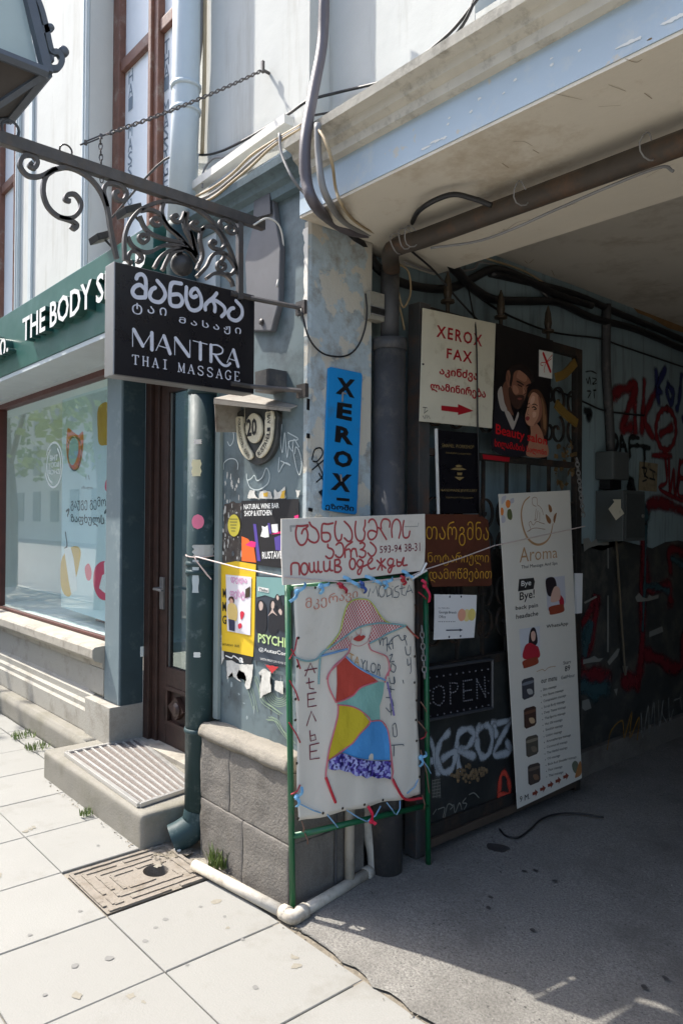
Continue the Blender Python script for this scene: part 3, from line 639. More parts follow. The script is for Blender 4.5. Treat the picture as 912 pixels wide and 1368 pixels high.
for pts in ([(212,690),(160,716),(110,711),(80,670),(95,635),(130,630),(151,655),(140,682),(120,672),(130,660)],
  [(228,684),(185,720),(175,780),(195,840),(240,880),(290,885),(320,860),(328,825),(305,790),(275,790),(265,810),(285,817)],
  [(238,880),(285,895),(311,912),(303,929),(286,917)],
  [(210,690),(280,680),(350,712),(400,765),(432,835),(447,920),(462,1000),(474,1050)],
  [(434,840),(420,775),(440,745),(490,755),(513,785),(500,814),(470,806),(465,782),(482,776)]):
    g = BM(); bar(g, smooth(ba(Z1(pts)), 5), .014, .018, (1,0,0)); part('scroll', g, M['iron'], BR_)
g = BM(); c = PB.at(*Z7([(437,418)])[0]); lathe(g, c+V((-.03,0,0)), ((.02,-.02),(.040,-.01),(.046,.01),(.046,.022),(.036,.026),(.034,.032),(.016,.036),(.006,.044)), 14, (1,0,0)); part('rosette', g, paint('dark_rosette', (56,54,54), .55, var=.3, scale=30, bump=.3), BR_, shade=True)
pw = facade(.055); g = BM()
slab(g, pw, [pw.px(*p) for p in ((338,300),(345,264),(363,255),(367,290),(374,332),(372,404),(362,442),(331,442),(327,345))], .03)
part('wall_plate', g, paint('worn_grey_plate', (104,104,107), .55, var=.12, dirt=rgb((80,78,78)), dirt_amt=.4), BR_, bevel=.006)
pw2 = facade(.05); g = BM(); slab(g, pw2, [pw2.px(*p) for p in ((341,268),(362,258),(363,286),(340,292))], .008, .008); part('plate_strap', g, paint('dark_plate_strap', (72,72,76), .5, var=.15), BR_, bevel=.002)
g = BM()
for p in ((352,272),(350,430)): q = pw.at(*p); lathe(g, q, ((.014,0),(.014,.008),(.006,.012)), 8, (0,-1,0))
part('bolt', g, M['iron'], BR_)
g = BM(); q0 = PB.at(335,398); q1 = on(402,411,1,.07); tube(g, [q0+V((0,-.10,0)), q0, q1], .011, 8); box(g, q1+V((-.03,-.006,-.028)), q1+V((.03,.012,.028))); part('stay_rod', g, M['iron'], BR_)
g = BM(); q0 = PB.at(335,516); q1 = on(403,522,1,.07); tube(g, [q0+V((0,-.10,.0)), q0, q1], .010, 8); box(g, q1+V((-.03,-.006,-.028)), q1+V((.03,.012,.028))); part('stay_rod', g, M['iron'], BR_)

y0, y1, z0, z1 = -.677, -.052, 2.124, 2.546
HS = thing('hanging_sign', 'black double sided hanging sign reading MANTRA THAI MASSAGE with silver edge', 'sign', (BX-.04,-.36,2.12))
tx = .082
g = BM(); box(g, (BX-tx,y0,z0), (BX-.003,y1,z1)); part('casing', g, M['alu'], HS, bevel=.003)
g = BM(); box(g, (BX-.0028,y0+.004,z0+.004), (BX,y1-.002,z1-.004)); box(g, (BX-tx-.003,y0+.004,z0+.004), (BX-tx-.0004,y1-.002,z1-.004)); part('face', g, M['black_sign'], HS)
ZA = zoom(150,345,.21382); ZB = zoom(150,420,.21382)
def tq(bm, pl, s, z, quad, **k): return text(bm, pl, s, z(quad), **k)
g = BM()
for pts in ([(148,128),(158,106),(184,100),(205,125),(209,180),(206,242)], [(207,196),(172,166),(138,180),(125,212),(148,242),(206,244)], [(278,138),(318,188),(329,232),(300,271),(255,266),(232,236),(243,198),(268,182)], [(432,158),(376,152),(361,182),(358,268),(376,296),(420,295),(436,262),(415,226),(364,228)], [(462,178),(460,262),(482,314),(520,325),(553,300),(551,240),(526,192),(500,196),(487,224),(504,243),(526,234)], [(652,216),(628,246),(600,268),(580,292),(580,322)], [(600,268),(640,262),(694,300),(702,338),(680,364)], [(628,268),(640,300),(638,334)], [(770,264),(806,308),(807,358),(776,388),(736,376),(722,342),(738,316),(758,310)]):
    stroke(g, PB, ZA(pts), .0155, .0015); stroke(g, PB, ZA([(a+4,b+1) for a, b in pts[1:-1]]), .011, .0016)
mark('lettering', g, M['silver'], HS)
g = BM(); tq(g, PB, 'ტაი', ZA, [(122,275),(338,300),(338,382),(122,345)], off=.004, sp=1.5); tq(g, PB, 'მასაჟი', ZB, [(415,14),(803,70),(803,140),(415,62)], off=.004, sp=1.5); mark('lettering', g, M['silver'], HS)
g = BM(); k = .0022/1
def sg(z, segs):
    for pts, w_ in segs: stroke(g, PB, z(pts), w_, .0015, sm=len(pts) > 4)
TH, TK = .0035, .0145
sg(ZB, [([(126,88),(126,200)],TH), ([(132,92),(190,198)],TK), ([(192,198),(246,112)],TH), ([(246,112),(246,222)],TK),
  ([(272,225),(318,128)],TH), ([(321,132),(360,246)],TK), ([(292,196),(345,212)],TH),
  ([(389,142),(389,252)],TH), ([(393,146),(478,262)],TK), ([(484,160),(484,268)],TH),
  ([(503,164),(592,186)],TH), ([(549,176),(549,282)],TK),
  ([(615,190),(615,295)],TK), ([(615,190),(655,192),(686,214),(684,240),(655,250),(625,246)],.006), ([(640,250),(665,290),(690,315),(715,320),(735,305)],.011),
  ([(716,300),(752,216)],TH), ([(755,220),(785,326)],TK), ([(728,276),(772,290)],TH)])
mark('lettering', g, M['silver'], HS)
# the last line in roman capitals with serifs
CAP = {'T':[([(0,1),(1,1)],1),([(.5,1),(.5,0)],2),([(.3,0),(.7,0)],1),([(0,1),(0,.82)],1),([(1,1),(1,.82)],1)],
 'H':[([(.15,0),(.15,1)],2),([(.85,0),(.85,1)],2),([(.15,.52),(.85,.52)],1),([(0,0),(.3,0)],1),([(0,1),(.3,1)],1),([(.7,0),(1,0)],1),([(.7,1),(1,1)],1)],
 'A':[([(.08,0),(.5,1)],1),([(.5,1),(.92,0)],2),([(.25,.35),(.75,.35)],1),([(-.05,0),(.25,0)],1),([(.75,0),(1.05,0)],1)],
 'I':[([(.5,0),(.5,1)],2),([(.2,0),(.8,0)],1),([(.2,1),(.8,1)],1)],
 'M':[([(.1,0),(.1,1)],1),([(.1,1),(.5,.1)],2),([(.5,.1),(.9,1)],1),([(.9,1),(.9,0)],2),([(-.05,0),(.25,0)],1),([(.72,0),(1.05,0)],1)],
 'S':[([(.88,.8),(.75,.96),(.5,1),(.2,.92),(.14,.72),(.35,.56),(.7,.44),(.88,.25),(.75,.05),(.5,0),(.22,.04),(.1,.2)],1.6)],
 'G':[([(.92,.8),(.7,.98),(.4,.97),(.12,.75),(.06,.45),(.18,.14),(.5,0),(.85,.1)],1.6),([(.85,.1),(.85,.42)],2),([(.65,.42),(1.02,.42)],1)],
 'E':[([(.2,0),(.2,1)],2),([(.05,1),(.85,1)],1),([(.05,0),(.9,0)],1),([(.2,.53),(.65,.53)],1),([(.9,0),(.92,.2)],1),([(.85,1),(.85,.82)],1)]}
def roman(bm, pl, s, quad, w_, fillf=.62):
    q = [V(pl.px(*p)) for p in quad]; n = len(s)
    for i, ch in enumerate(s):
        for pts, k in CAP.get(ch, []):
            uv = []
            for a, b in pts:
                t = (i+.5-fillf/2+fillf*a)/n; top = q[0].lerp(q[1], t); bot = q[3].lerp(q[2], t); m = bot.lerp(top, b); uv.append((m.x, m.y))
            stroke(bm, pl, uv, w_*k, .0015, sm=len(pts) > 4, px=False)
g = BM(); roman(g, PB, 'THAI', ZB([(112,250),(358,288),(358,345),(112,306)]), .0026); roman(g, PB, 'MASSAGE', ZB([(400,300),(805,363),(805,420),(400,355)]), .0026, .68)
mark('lettering', g, M['silver'], HS)

# stay chain with its turnbuckle
def chain(bm, a, b, ln=.024, wd=.013, r=.0022, sag=0):
    a, b = V(a), V(b); L_ = (b-a).length; n = max(2, int(L_/(ln*.72))); t = (b-a).normalized(); s = t.orthogonal().normalized(); q = t.cross(s)
    for i in range(n):
        f = (i+.5)/n; c = a.lerp(b, f)+V((0,0,-sag*4*f*(1-f))); e = s if i % 2 else q
        e2 = (e + (q if i % 2 else s)*.25).normalized()
        tube(bm, [c+t*(math.cos(w_)*ln/2)+e2*(math.sin(w_)*wd/2) for w_ in [2*math.pi*j/8 for j in range(8)]], r, 4, closed=True)
hk = on(351,93,1,YU-.035); rg = PB.at(88,201)
CH = thing('stay_chain', 'taut steel stay chain with turnbuckle running from the iron bracket up to a wall hook', 'chain', hk)
tb0 = rg.lerp(hk, .06); tb1 = rg.lerp(hk, .17)
g = BM(); chain(g, tb1, hk, .028, .017, .0026, .012); part('links', g, M['iron'], CH)
g = BM(); tube(g, [tb0, tb0.lerp(tb1,.25)], .0035, 6); tube(g, [tb0.lerp(tb1,.75), tb1], .0035, 6)
for s in (-.007,.007): tube(g, [tb0.lerp(tb1,.2)+V((0,s*.5,s)), tb0.lerp(tb1,.8)+V((0,s*.5,s))], .003, 6)
for f in (.2,.8): lathe(g, tb0.lerp(tb1,f)-V((0,0,.008)), ((.006,0),(.006,.016)), 8)
part('turnbuckle', g, M['iron'], CH)
g = BM(); tube(g, [rg+V((0,math.cos(t)*.022,math.sin(t)*.022)) for t in [2*math.pi*j/14 for j in range(14)]], .0035, 6, closed=True); part('ring', g, M['iron'], CH)
g = BM(); tube(g, [hk, hk+V((0,.14,-.005))], .007, 6); box(g, hk+V((-.006,-.006,-.012)), hk+V((.006,.006,.04))); part('wall_hook', g, M['iron'], CH)
g = BM(); c0 = rg.lerp(hk,.19); c0 = PB.at(134,184); chain(g, c0, PB.at(136,243), .026, .015, .0025)
solo('hanging_chain', g, M['iron'], 'short loose chain end dangling from the stay chain onto the bracket bar', 'chain')

# lantern on the outer end of the bracket
cr = on(63,97,0,BX+.19); h = .19; lc = V((BX, cr.y-h, cr.z)); zb = PB.at(5,186).z+.01
LN = thing('street_lantern', 'grey metal street lantern with frosted panes on the outer end of the iron bracket', 'lantern', (lc.x,lc.y,zb))
def frust(bm, z_a, ha, z_b, hb):
    A = [bm.verts.new((lc.x+sx*ha,lc.y+sy*ha,z_a)) for sx, sy in ((-1,-1),(1,-1),(1,1),(-1,1))]; B = [bm.verts.new((lc.x+sx*hb,lc.y+sy*hb,z_b)) for sx, sy in ((-1,-1),(1,-1),(1,1),(-1,1))]
    for i in range(4): bm.faces.new((A[i],A[(i+1)%4],B[(i+1)%4],B[i]))
    bm.faces.new(A[::-1]); bm.faces.new(B)
ml = paint('lantern_grey_paint', (84,90,98), .5, var=.12, dirt=rgb((52,46,42)), dirt_amt=.4, bump=.15)
g = BM(); frust(g, zb+.05, .05, lc.z-.004, h-.012); part('tray', g, paint('dark_lantern_tray', (72,66,62), .7, var=.3, dirt=rgb((44,38,34)), dirt_amt=.5), LN)  # tray in a darker, browner grey than the lantern frame
g = BM(); frust(g, lc.z+.004, h-.02, lc.z+.46, h*.52); part('pane', g, paint('frosted_lantern_pane', (176,188,182), .35, var=.05, dirt=rgb((150,156,146)), dirt_amt=.4), LN)
g = BM()
for sx, sy in ((-1,-1),(1,-1),(1,1),(-1,1)):
    bar(g, [(lc.x+sx*h,lc.y+sy*h,lc.z), (lc.x+sx*h*.55,lc.y+sy*h*.55,lc.z+.46)], .03, .03, (0,1,0))
    bar(g, [(lc.x+sx*(h-.005),lc.y+sy*(h-.005),lc.z), (lc.x+sx*.05,lc.y+sy*.05,zb+.04)], .022, .022, (0,1,0))
for z_, hh in ((lc.z,h),(lc.z+.46,h*.55)):
    cs = [V((lc.x+sx*hh,lc.y+sy*hh,z_)) for sx, sy in ((-1,-1),(1,-1),(1,1),(-1,1))]
    for i in range(4): tube(g, [cs[i], cs[(i+1)%4]], .018, 6)
frust(g, lc.z+.46, h*.62, lc.z+.62, .03); part('frame', g, ml, LN)
g = BM(); lathe(g, (lc.x,lc.y,zb-.012), ((.035,0),(.035,.02),(.02,.03),(.02,.05),(.045,.062)), 12); tube(g, [V((BX,PB.at(14,172).y+math.cos(t)*.028,PB.at(14,172).z+math.sin(t)*.028)) for t in [2*math.pi*j/14 for j in range(14)]], .005, 6, closed=True); part('stem', g, ml, LN)
PO = Plane((lc.x+h*.8,0,0),(0,1,0),(0,0,1)); ZL = zoom(0,0,.19737)
for pts, w_ in (([(215,-60),(265,30),(305,170),(330,290),(350,350),(390,355),(415,400),(395,455),(350,462),(320,430),(335,395),(360,400)],.018), ([(245,215),(290,205),(340,185)],.022)):
    g = BM(); bar(g, smooth([PO.at(*p) for p in ZL(pts)], 5), w_, .02, (1,0,0)); part('edge_scroll', g, ml, LN)
g = BM()
for p, r_ in (((430,345),.017),((340,185),.012)):
    q = PO.at(*ZL([p])[0]); lathe(g, q+V((-.013,0,0)), ((r_*.6,0),(r_,.005),(r_,.02),(r_*.6,.026)), 14, (1,0,0))
part('edge_knob', g, ml, LN, shade=True)

# ================================================================== shop fascia
yf = -.085
FS = thing('shop_fascia', 'dark green shop fascia board with raised white letters THE BODY SHOP', 'sign', (-3.5,0,2.69))
fz0, fz1 = 2.65, 3.105; fx1 = on(205,305,1,yf).x
g = BM(); box(g, (XL,yf,fz0), (fx1,.055,fz1)); part('board', g, M['fascia'], FS, bevel=.004)
pf = facade(yf-.055); mg = M['white']
a0 = on(30,428,1,yf-.055); a1 = on(34,456,1,yf-.055); ae = on(117,380,1,yf-.055)
u0 = a0.x; u1 = u0+(ae.x-u0)/.607; ah = on(114.7,373,1,yf-.055); al = on(109.5,415,1,yf-.055); zt, zbm = (a0.z+ah.z)/2, (a1.z+al.z)/2
side = paint('shaded_letter_return', (34,74,68), .4)  # dark green puts the shade of the letter sides into their colour
def raised(s, q, off, dots=()):
    g = BM(); text(g, pf, s, q, .0, off=off, px=False); t = mark('raised_lettering', g, mg, FS)
    g = BM(); text(g, pf, s, q, -.0015, off=off, px=False, depth=0)
    b = [f for f in g.faces]; e = [x for x in g.edges if len(x.link_faces) == 1]
    r_ = bmesh.ops.extrude_edge_only(g, edges=e)['geom']; bmesh.ops.translate(g, vec=(0,.0535,0), verts=[x for x in r_ if isinstance(x, bmesh.types.BMVert)])
    mark('letter_return', g, side, FS)
raised('THE BODY SHOP', [(u0,zt),(u1,zt),(u1,zbm),(u0,zbm)], .018)
ue = on(11,452,1,yf-.055).x; raised('ბოდი შოპი.', [(ue-1.55,zt-.02),(ue,zt-.02),(ue,zbm-.06),(ue-1.55,zbm-.06)], .018)
for i, (px_, py_) in enumerate(((135,318),(172,283))):
    q = on(px_,py_,1,yf-.04)
    t = thing('floodlight', ('small black floodlight on the fascia top nearer the shop window end','small black floodlight on the fascia top nearer the downpipe')[i], 'light', q, 'floodlights on the shop fascia')
    g = BM(); prism(g, [q+V(v) for v in ((-.06,-.05,.0),(.06,-.05,.0),(.06,.04,.045),(-.06,.04,.045))], (0,.012,-.035)); part('lamp_head', g, M['black'], t, bevel=.004)
    g = BM(); tube(g, [q+V((0,.02,.0)), q+V((0,.06,-.03)), V((q.x,.05,fz1))], .007, 6); part('arm', g, M['black'], t)

# ================================================================== hanging advertising panel in the shop window
pd = facade(.46); ZW = zoom(0,560,.21924)
BN = thing('window_banner', 'pale blue advertising panel with fruit and bottles hanging in the shop window', 'banner', on(115,815,1,.46))
g = BM(); slab(g, pd, [pd.px(*p) for p in ((84,470),(176,430),(176,842),(81.5,811))], .006); part('panel', g, paint('pale_blue_print', (205,232,238), .6, var=.02), BN)
def art(nm, col, polys, pl, z, d=.0012, par=None, sm=True):
    g = BM()
    for k, p in enumerate(polys): fill(g, pl, z(p), d, sm=sm)
    return mark(nm, g, col if not isinstance(col, tuple) else paint('print_%d_%d_%d' % col, col, .6), par)
art('printed_shape', (196,160,40), [[(375,860),(420,790),(470,775),(493,810),(480,900),(455,1000),(430,1075),(395,1070),(370,1000)],[(600,-70),(668,-90),(672,130),(640,158),(605,150),(596,80)]], pd, ZW, par=BN)
art('printed_shape', (214,62,104), [[(600,880),(640,865),(700,890),(700,1080),(650,1105),(600,1085),(570,1010),(575,920)],[(518,905),(540,880),(557,915),(556,965),(542,985),(525,965)],[(648,370),(690,340),(700,440),(660,450),(640,420)]], pd, ZW, par=BN)
art('printed_shape', (226,96,50), [[(410,70),(420,55),(450,80),(480,95),(505,75),(510,130),(500,230),(480,300),(450,312),(420,280),(405,180)]], pd, ZW, par=BN)
art('printed_shape', (150,196,206), [[(425,150),(445,115),(475,130),(478,200),(460,260),(440,280),(420,240)]], pd, ZW, .002, par=BN)
g = BM(); stroke(g, pd, ZW([(412,160),(440,110),(485,125),(498,190),(480,290),(450,312),(425,270),(412,170)]), .012, .0026)
stroke(g, pd, ZW([(400,690),(410,770),(395,790)]), .02, .002); stroke(g, pd, ZW([(525,345),(525,365)]), .008); stroke(g, pd, ZW([(540,342),(545,366)]), .008)
tq(g, pd, 'გაუგე გემო', ZW, [(432,480),(645,470),(648,550),(432,560)], off=.002); tq(g, pd, 'ზაფხულს', ZW, [(432,578),(638,582),(636,660),(430,640)], off=.014)
tq(g, pd, 'ახალი', ZW, [(497,405),(565,410),(565,430),(497,428)])
stroke(g, pd, ZW([(405,560),(422,552),(412,590)]), .02); stroke(g, pd, ZW([(640,570),(655,545),(662,530)]), .025); mark('lettering', g, paint('dark_teal_print', (28,60,72), .6), BN)
art('printed_bottle', (222,236,238), [[(392,790),(432,775),(450,850),(470,1000),(472,1045),(435,1062),(420,980)],[(635,880),(672,800),(690,950),(640,1000)],[(605,1030),(625,950),(672,930),(690,1040),(640,1060)]], pd, ZW, .0026, par=BN, sm=False)
g = BM(); box(g, (-3.35,.60,.766), (-2.9,.85,.80)); box(g, (-3.1,.7,.80), (-2.75,.9,.83)); solo('display_book', g, paint('brown_display_card', (150,104,70), .6), 'low brown display card lying on the floor of the shop window', 'card')

# ================================================================== house number plate under its metal hood
pp = facade(.062); ZP = zoom(270,520,.17544)
HN = thing('house_number_plate', 'oval house number plate with a white 20 and two curved white street name bands', 'house number', pp.at(340,585))
g = BM(); slab(g, pp, [(q.x,q.y) for q in smooth([V((*pp.px(*p),0)) for p in ZP([(256,190),(256,260),(260,340),(276,420),(304,490),(345,545),(410,576),(475,552),(520,505),(552,440),(570,360),(574,270),(570,170),(490,140),(410,130),(330,140)])], 5, True)], .02, -.002); part('backing', g, paint('black_enamel_plate', (52,54,54), .5, var=.2, dirt=rgb((86,76,62)), dirt_amt=.4, dirt_scale=20), HN, bevel=.003)
en = paint('aged_white_enamel', (206,198,174), .4, var=.06, scale=14, dirt=rgb((128,106,76)), dirt_amt=.35, dirt_scale=18)
def raised_patch(nm, pts, th, m, par):
    g = BM(); slab(g, pp, [(q.x,q.y) for q in smooth([V((*pp.px(*p),0)) for p in ZP(pts)], 5, True)], th, th); return part(nm, g, m, par, bevel=.003, shade=False)
raised_patch('number_disc', [(408+62*math.cos(t),297+114*math.sin(t)) for t in [2*math.pi*k/12 for k in range(12)]], .012, en, HN)
raised_patch('name_band', [(270,214),(296,208),(322,214),(324,270),(330,330),(344,395),(368,445),(392,485),(392,520),(368,538),(338,520),(308,478),(286,420),(274,340),(268,270)], .010, en, HN)
raised_patch('name_band', [(494,180),(520,170),(550,168),(554,230),(552,300),(540,385),(518,450),(486,500),(450,524),(424,505),(424,478),(446,440),(474,392),(490,320),(494,250)], .010, en, HN)
def text_path(bm, pl, s, pts, hgt, wd, d, flip=False, off=0):
    q = smooth([V((*pl.px(*p),0)) for p in pts], 6); ln = [0]
    for i in range(1, len(q)): ln.append(ln[-1]+(q[i]-q[i-1]).length)
    for i, ch in enumerate(s):
        if ch == ' ': continue
        t = ln[-1]*(i+.5)/len(s); j = max(k for k in range(len(q)) if ln[k] <= t); j = min(j, len(q)-2)
        c = q[j].lerp(q[j+1], (t-ln[j])/(ln[j+1]-ln[j])); a = (q[j+1]-q[j]).normalized(); b = V((-a.y,a.x,0))
        hw, hh = wd/2, hgt/2; P = [c-a*hw+b*hh, c+a*hw+b*hh, c+a*hw-b*hh, c-a*hw-b*hh]
        text(bm, pl, ch, [(v.x,v.y) for v in P], d, px=False, off=off)
g = BM(); tq(g, pp, '20', ZP, [(356,228),(433,220),(433,352),(358,365)], d=.0135, off=.03); text_path(g, pp, 'RUSTAVELI AVE', ZP([(440,500),(490,430),(520,330),(522,180)]), .024, .017, .0115, off=.01)
text_path(g, pp, 'რუსთაველის გამზ', ZP([(298,222),(300,320),(325,430),(375,520)]), .020, .013, .0115, off=.01); mark('lettering', g, M['black'], HN)
hA = on(286,533,1,-.06); hB = on(388,546,1,.055); zt = hA.z
g = BM(); A1 = V((hA.x,.083,zt+.045)); B1 = V((hB.x+.01,.083,hB.z+.012))
prism(g, [hA, hB, B1, A1], (0,0,.005)); prism(g, [hA+V((0,0,-.002)), A1+V((0,0,-.002)), V((hA.x,.083,zt-.14)), V((hA.x,-.05,zt-.15))], (.004,0,0)); prism(g, [hA+V((0,-.002,-.001)), hB+V((0,-.002,-.001)), hB+V((0,-.002,-.012)), hA+V((0,-.002,-.022))], (0,.003,0))
solo('number_plate_hood', g, paint('rusty_sheet_hood', (150,144,134), .6, var=.15, dirt=rgb((88,66,52)), dirt_amt=.55, dirt_scale=6), 'bent rusty sheet metal hood sheltering the house number plate', 'hood')
# strip moulding on the left of the pier and old scratches
g = BM(); a = on(293,700,1,.075); box(g, (a.x-.03,.066,.63), (a.x+.012,.084,2.05)); part('edge_strip', g, paint('pale_edge_strip', (140,152,150), .5), H)
g = BM(); pg = facade(.084)
for pts in ([(205,285),(240,330),(240,390),(215,430),(195,400)], [(165,610),(170,560),(210,530),(255,535),(275,570),(272,610)], [(340,645),(345,690),(375,680),(400,655),(420,695),(460,670),(490,600),(515,650),(500,720),(430,765),(370,750),(345,690)],
  [(610,270),(600,400),(615,480),(630,330),(640,420),(650,520),(665,400)], [(655,330),(735,380),(660,400),(690,470),(700,380),(740,440)], [(690,440),(720,600),(745,650),(760,560),(740,470),(715,440),(710,490)], [(590,520),(585,630),(630,560),(675,580),(600,545)]): stroke(g, pg, ZP(pts), .005, .002)
mark('chalk_graffiti', g, paint('chalk_line', (186,196,196), .8), H)

# ================================================================== posters on the pier
PN = facade(.080); ZY = zoom(270,730,.19737)
def sheet(pl, pts, d, th=.0012): g = BM(); slab(g, pl, [pl.px(*p) for p in pts], th, d); return g
def poster(nm, label, cat, base, pl, pts, col, d=.0, grp=None):
    t = thing(nm, label, cat, pl.at(*base), grp); m = col if not isinstance(col, tuple) else paint(nm+'_paper', col, .55, var=.05)
    part('sheet', sheet(pl, pts, d), m, t); return t
W_ = poster('wine_bar_poster', 'black poster for a natural wine bar, shop and kitchen with orange and purple shapes', 'poster', (360,755), PN, [(322.6,669),(399,666.5),(399,762),(322.6,752)], (24,22,26))
g = BM(); tq(g, PN, 'NATURAL WINE BAR', ZP, [(318,876),(586,865),(586,905),(320,916)], off=.02); tq(g, PN, 'SHOP & KITCHEN', ZP, [(322,925),(532,918),(530,960),(324,968)], off=.02); tq(g, PN, 'RUSTAVELI 20', ZP, [(458,1238),(690,1225),(690,1290),(460,1292)], off=.02)
fill(g, PN, ZP([(445,1120),(460,1070),(455,1040),(480,1050),(500,1035),(508,1100),(510,1125),(480,1130)])); fill(g, PN, ZP([(528,1030),(578,1025),(578,1095),(535,1090)])); mark('lettering', g, M['white'], W_)
art('printed_shape', (236,104,36), [[(302,1120),(350,1140),(395,1200),(412,1320),(302,1308)]], PN, ZP, .001, W_, sm=False)
art('printed_shape', (84,66,150), [[(390,1025),(412,1028),(446,1310),(420,1308)],[(500,1020),(515,1020),(530,1100),(515,1100)],[(550,1130),(600,1110),(660,1140),(660,1230),(560,1225)]], PN, ZP, .0011, W_, sm=False)
art('printed_shape', (228,40,120), [[(330,1185),(375,1155),(410,1165),(405,1205),(370,1200)],[(525,1105),(600,1080),(640,1070),(640,1095)],[(702,965),(735,955),(735,990),(705,990)]], PN, ZP, .0013, W_, sm=False)
Y_ = poster('yellow_poster', 'creased yellow event poster with a smaller white flyer pasted over it', 'poster', (320,875), PN, ZY([(128,118),(230,100),(365,122),(360,300),(355,600),(345,748),(240,725),(135,705)]), paint('yellow_poster_paper', (232,192,40), .5, var=.06, scale=10, dirt=rgb((206,170,60)), dirt_amt=.3), .0015)
g = BM(); tq(g, PN, 'M', ZY, [(143,285),(166,285),(166,350),(143,345)], d=.003, off=.02); tq(g, PN, 'M', ZY, [(141,375),(166,378),(166,440),(141,437)], d=.003, off=.02); tq(g, PN, 'G', ZY, [(141,465),(168,468),(168,528),(141,524)], d=.003, off=.02)
tq(g, PN, 'SATURDAY  20.05', ZY, [(140,655),(255,668),(255,684),(140,670)], d=.003); mark('lettering', g, M['black'], Y_)
F_ = poster('white_flyer', 'white flyer with pink heading and a standing woman pasted on the yellow poster', 'flyer', (318,840), PN, ZY([(165,190),(338,208),(330,602),(175,572)]), (226,222,226), .0045)
g = BM(); tq(g, PN, 'დედა', ZY, [(200,205),(310,218),(310,262),(200,250)], d=.006, off=.02); tq(g, PN, 'ფესტი', ZY, [(195,285),(318,298),(316,370),(195,352)], d=.006, off=.02); mark('lettering', g, paint('pale_pink_print', (214,150,190), .6), F_)
art('printed_figure', (216,168,140), [[(192,360),(205,345),(218,362),(215,390),(196,390)]], PN, ZY, .006, F_); art('printed_figure', (226,196,120), [[(185,390),(225,388),(245,430),(240,500),(215,500),(185,485),(178,440)]], PN, ZY, .0062, F_)
art('printed_figure', (48,50,78), [[(185,490),(228,500),(228,575),(190,565)]], PN, ZY, .0064, F_, sm=False); art('printed_figure', (70,36,26), [[(186,362),(192,342),(215,340),(224,362),(220,382),(214,360),(200,352),(193,365)]], PN, ZY, .0066, F_)
art('printed_heart', (204,40,66), [[(264,450),(278,438),(292,452),(284,480),(270,495)],[(250,530),(270,520),(275,545),(255,558)]], PN, ZY, .006, F_); art('printed_tag', (60,48,30), [[(300,290),(332,270),(330,340),(298,350)]], PN, ZY, .006, F_, sm=False)
S_ = poster('concert_poster', 'dark concert poster with band members and the pale word PSYCHE', 'poster', (370,885), PN, ZY([(368,200),(560,200),(606,215),(606,822),(548,812),(352,770)]), paint('concert_paper', (52,60,70), .5, var=.3, scale=7), .0016)
art('printed_sky', (120,160,158), [[(372,204),(604,216),(604,330),(540,330),(490,350),(430,330),(372,345)]], PN, ZY, .003, S_, sm=False)
art('printed_figure', (22,24,32), [[(372,400),(395,365),(425,380),(440,430),(435,570),(372,580)],[(455,470),(462,380),(480,360),(500,375),(512,470),(515,580),(455,580)],[(512,420),(530,400),(600,420),(600,560),(520,560)],[(495,350),(512,322),(530,345),(540,400),(495,395)]], PN, ZY, .0034, S_)
art('printed_figure', (190,170,160), [[(388,395),(400,372),(416,390),(412,425),(395,432)],[(472,390),(482,370),(494,388),(488,420),(474,418)],[(470,440),(480,420),(490,440),(512,470),(480,450),(450,472)],[(520,440),(532,422),(545,442),(538,466)],[(506,345),(515,330),(524,348),(516,366)]], PN, ZY, .0037, S_)
g = BM(); tq(g, PN, 'PSYCHE', ZY, [(384,588),(590,622),(590,690),(384,650)], d=.0045, off=.02); mark('lettering', g, paint('pale_green_print', (190,214,150), .6), S_)
g = BM(); tq(g, PN, '@AutasCore', ZY, [(388,680),(592,715),(592,752),(388,712)], d=.0045, off=.012); tq(g, PN, 'WITH MOTORHEAD SET', ZY, [(398,752),(590,790),(590,803),(398,768)], d=.0045); fill(g, PN, ZY([(384,272),(456,285),(455,315),(384,302)]), .0042); mark('lettering', g, M['white'], S_)
g = BM(); tq(g, PN, 'Tbilisi', ZY, [(390,280),(450,290),(450,310),(390,300)], d=.005, off=.01); mark('lettering', g, M['black'], S_)
T_ = poster('torn_black_poster', 'torn strip of an older black poster showing below the yellow poster', 'poster', (318,885), PN, ZY([(138,700),(345,745),(330,800),(255,785),(145,765)]), (34,34,38), .0005)
g = BM(); stroke(g, PN, ZY([(160,740),(200,755),(215,742),(260,775)]), .006, .001); tq(g, PN, 'a', ZY, [(250,750),(280,755),(280,790),(250,785)], d=.001, off=.03); mark('lettering', g, M['white'], T_)
pt_ = paint('torn_paper_scraps', (208,206,198), .8, var=.12, scale=30, dirt=rgb((160,156,146)), dirt_amt=.4, dirt_scale=25)
def scrap(label, polys, z, pl=PN, d=.0012, m=None, grp='torn paper scraps on the pier'):
    g = BM()
    for p in polys:
        r_ = []
        for i in range(len(p)):
            a, b = p[i], p[(i+1)%len(p)]; L_ = max(1, int(math.hypot(b[0]-a[0], b[1]-a[1])/9))
            for k in range(L_): r_.append((a[0]+(b[0]-a[0])*k/L_+random.uniform(-2.6,2.6), a[1]+(b[1]-a[1])*k/L_+random.uniform(-2.6,2.6)))
        slab(g, pl, [pl.px(*q) for q in z(r_)], .0008, d)
    return solo('paper_scrap', g, m or pt_, label, 'paper', grp)
scrap('torn white paper remnant below the yellow poster, beside the pipe', [[(165,775),(200,772),(240,795),(290,800),(345,800),(340,880),(325,960),(300,968),(290,935),(302,900),(290,860),(250,835),(235,880),(262,915),(240,905),(212,880),(205,850),(170,900)]], ZY)
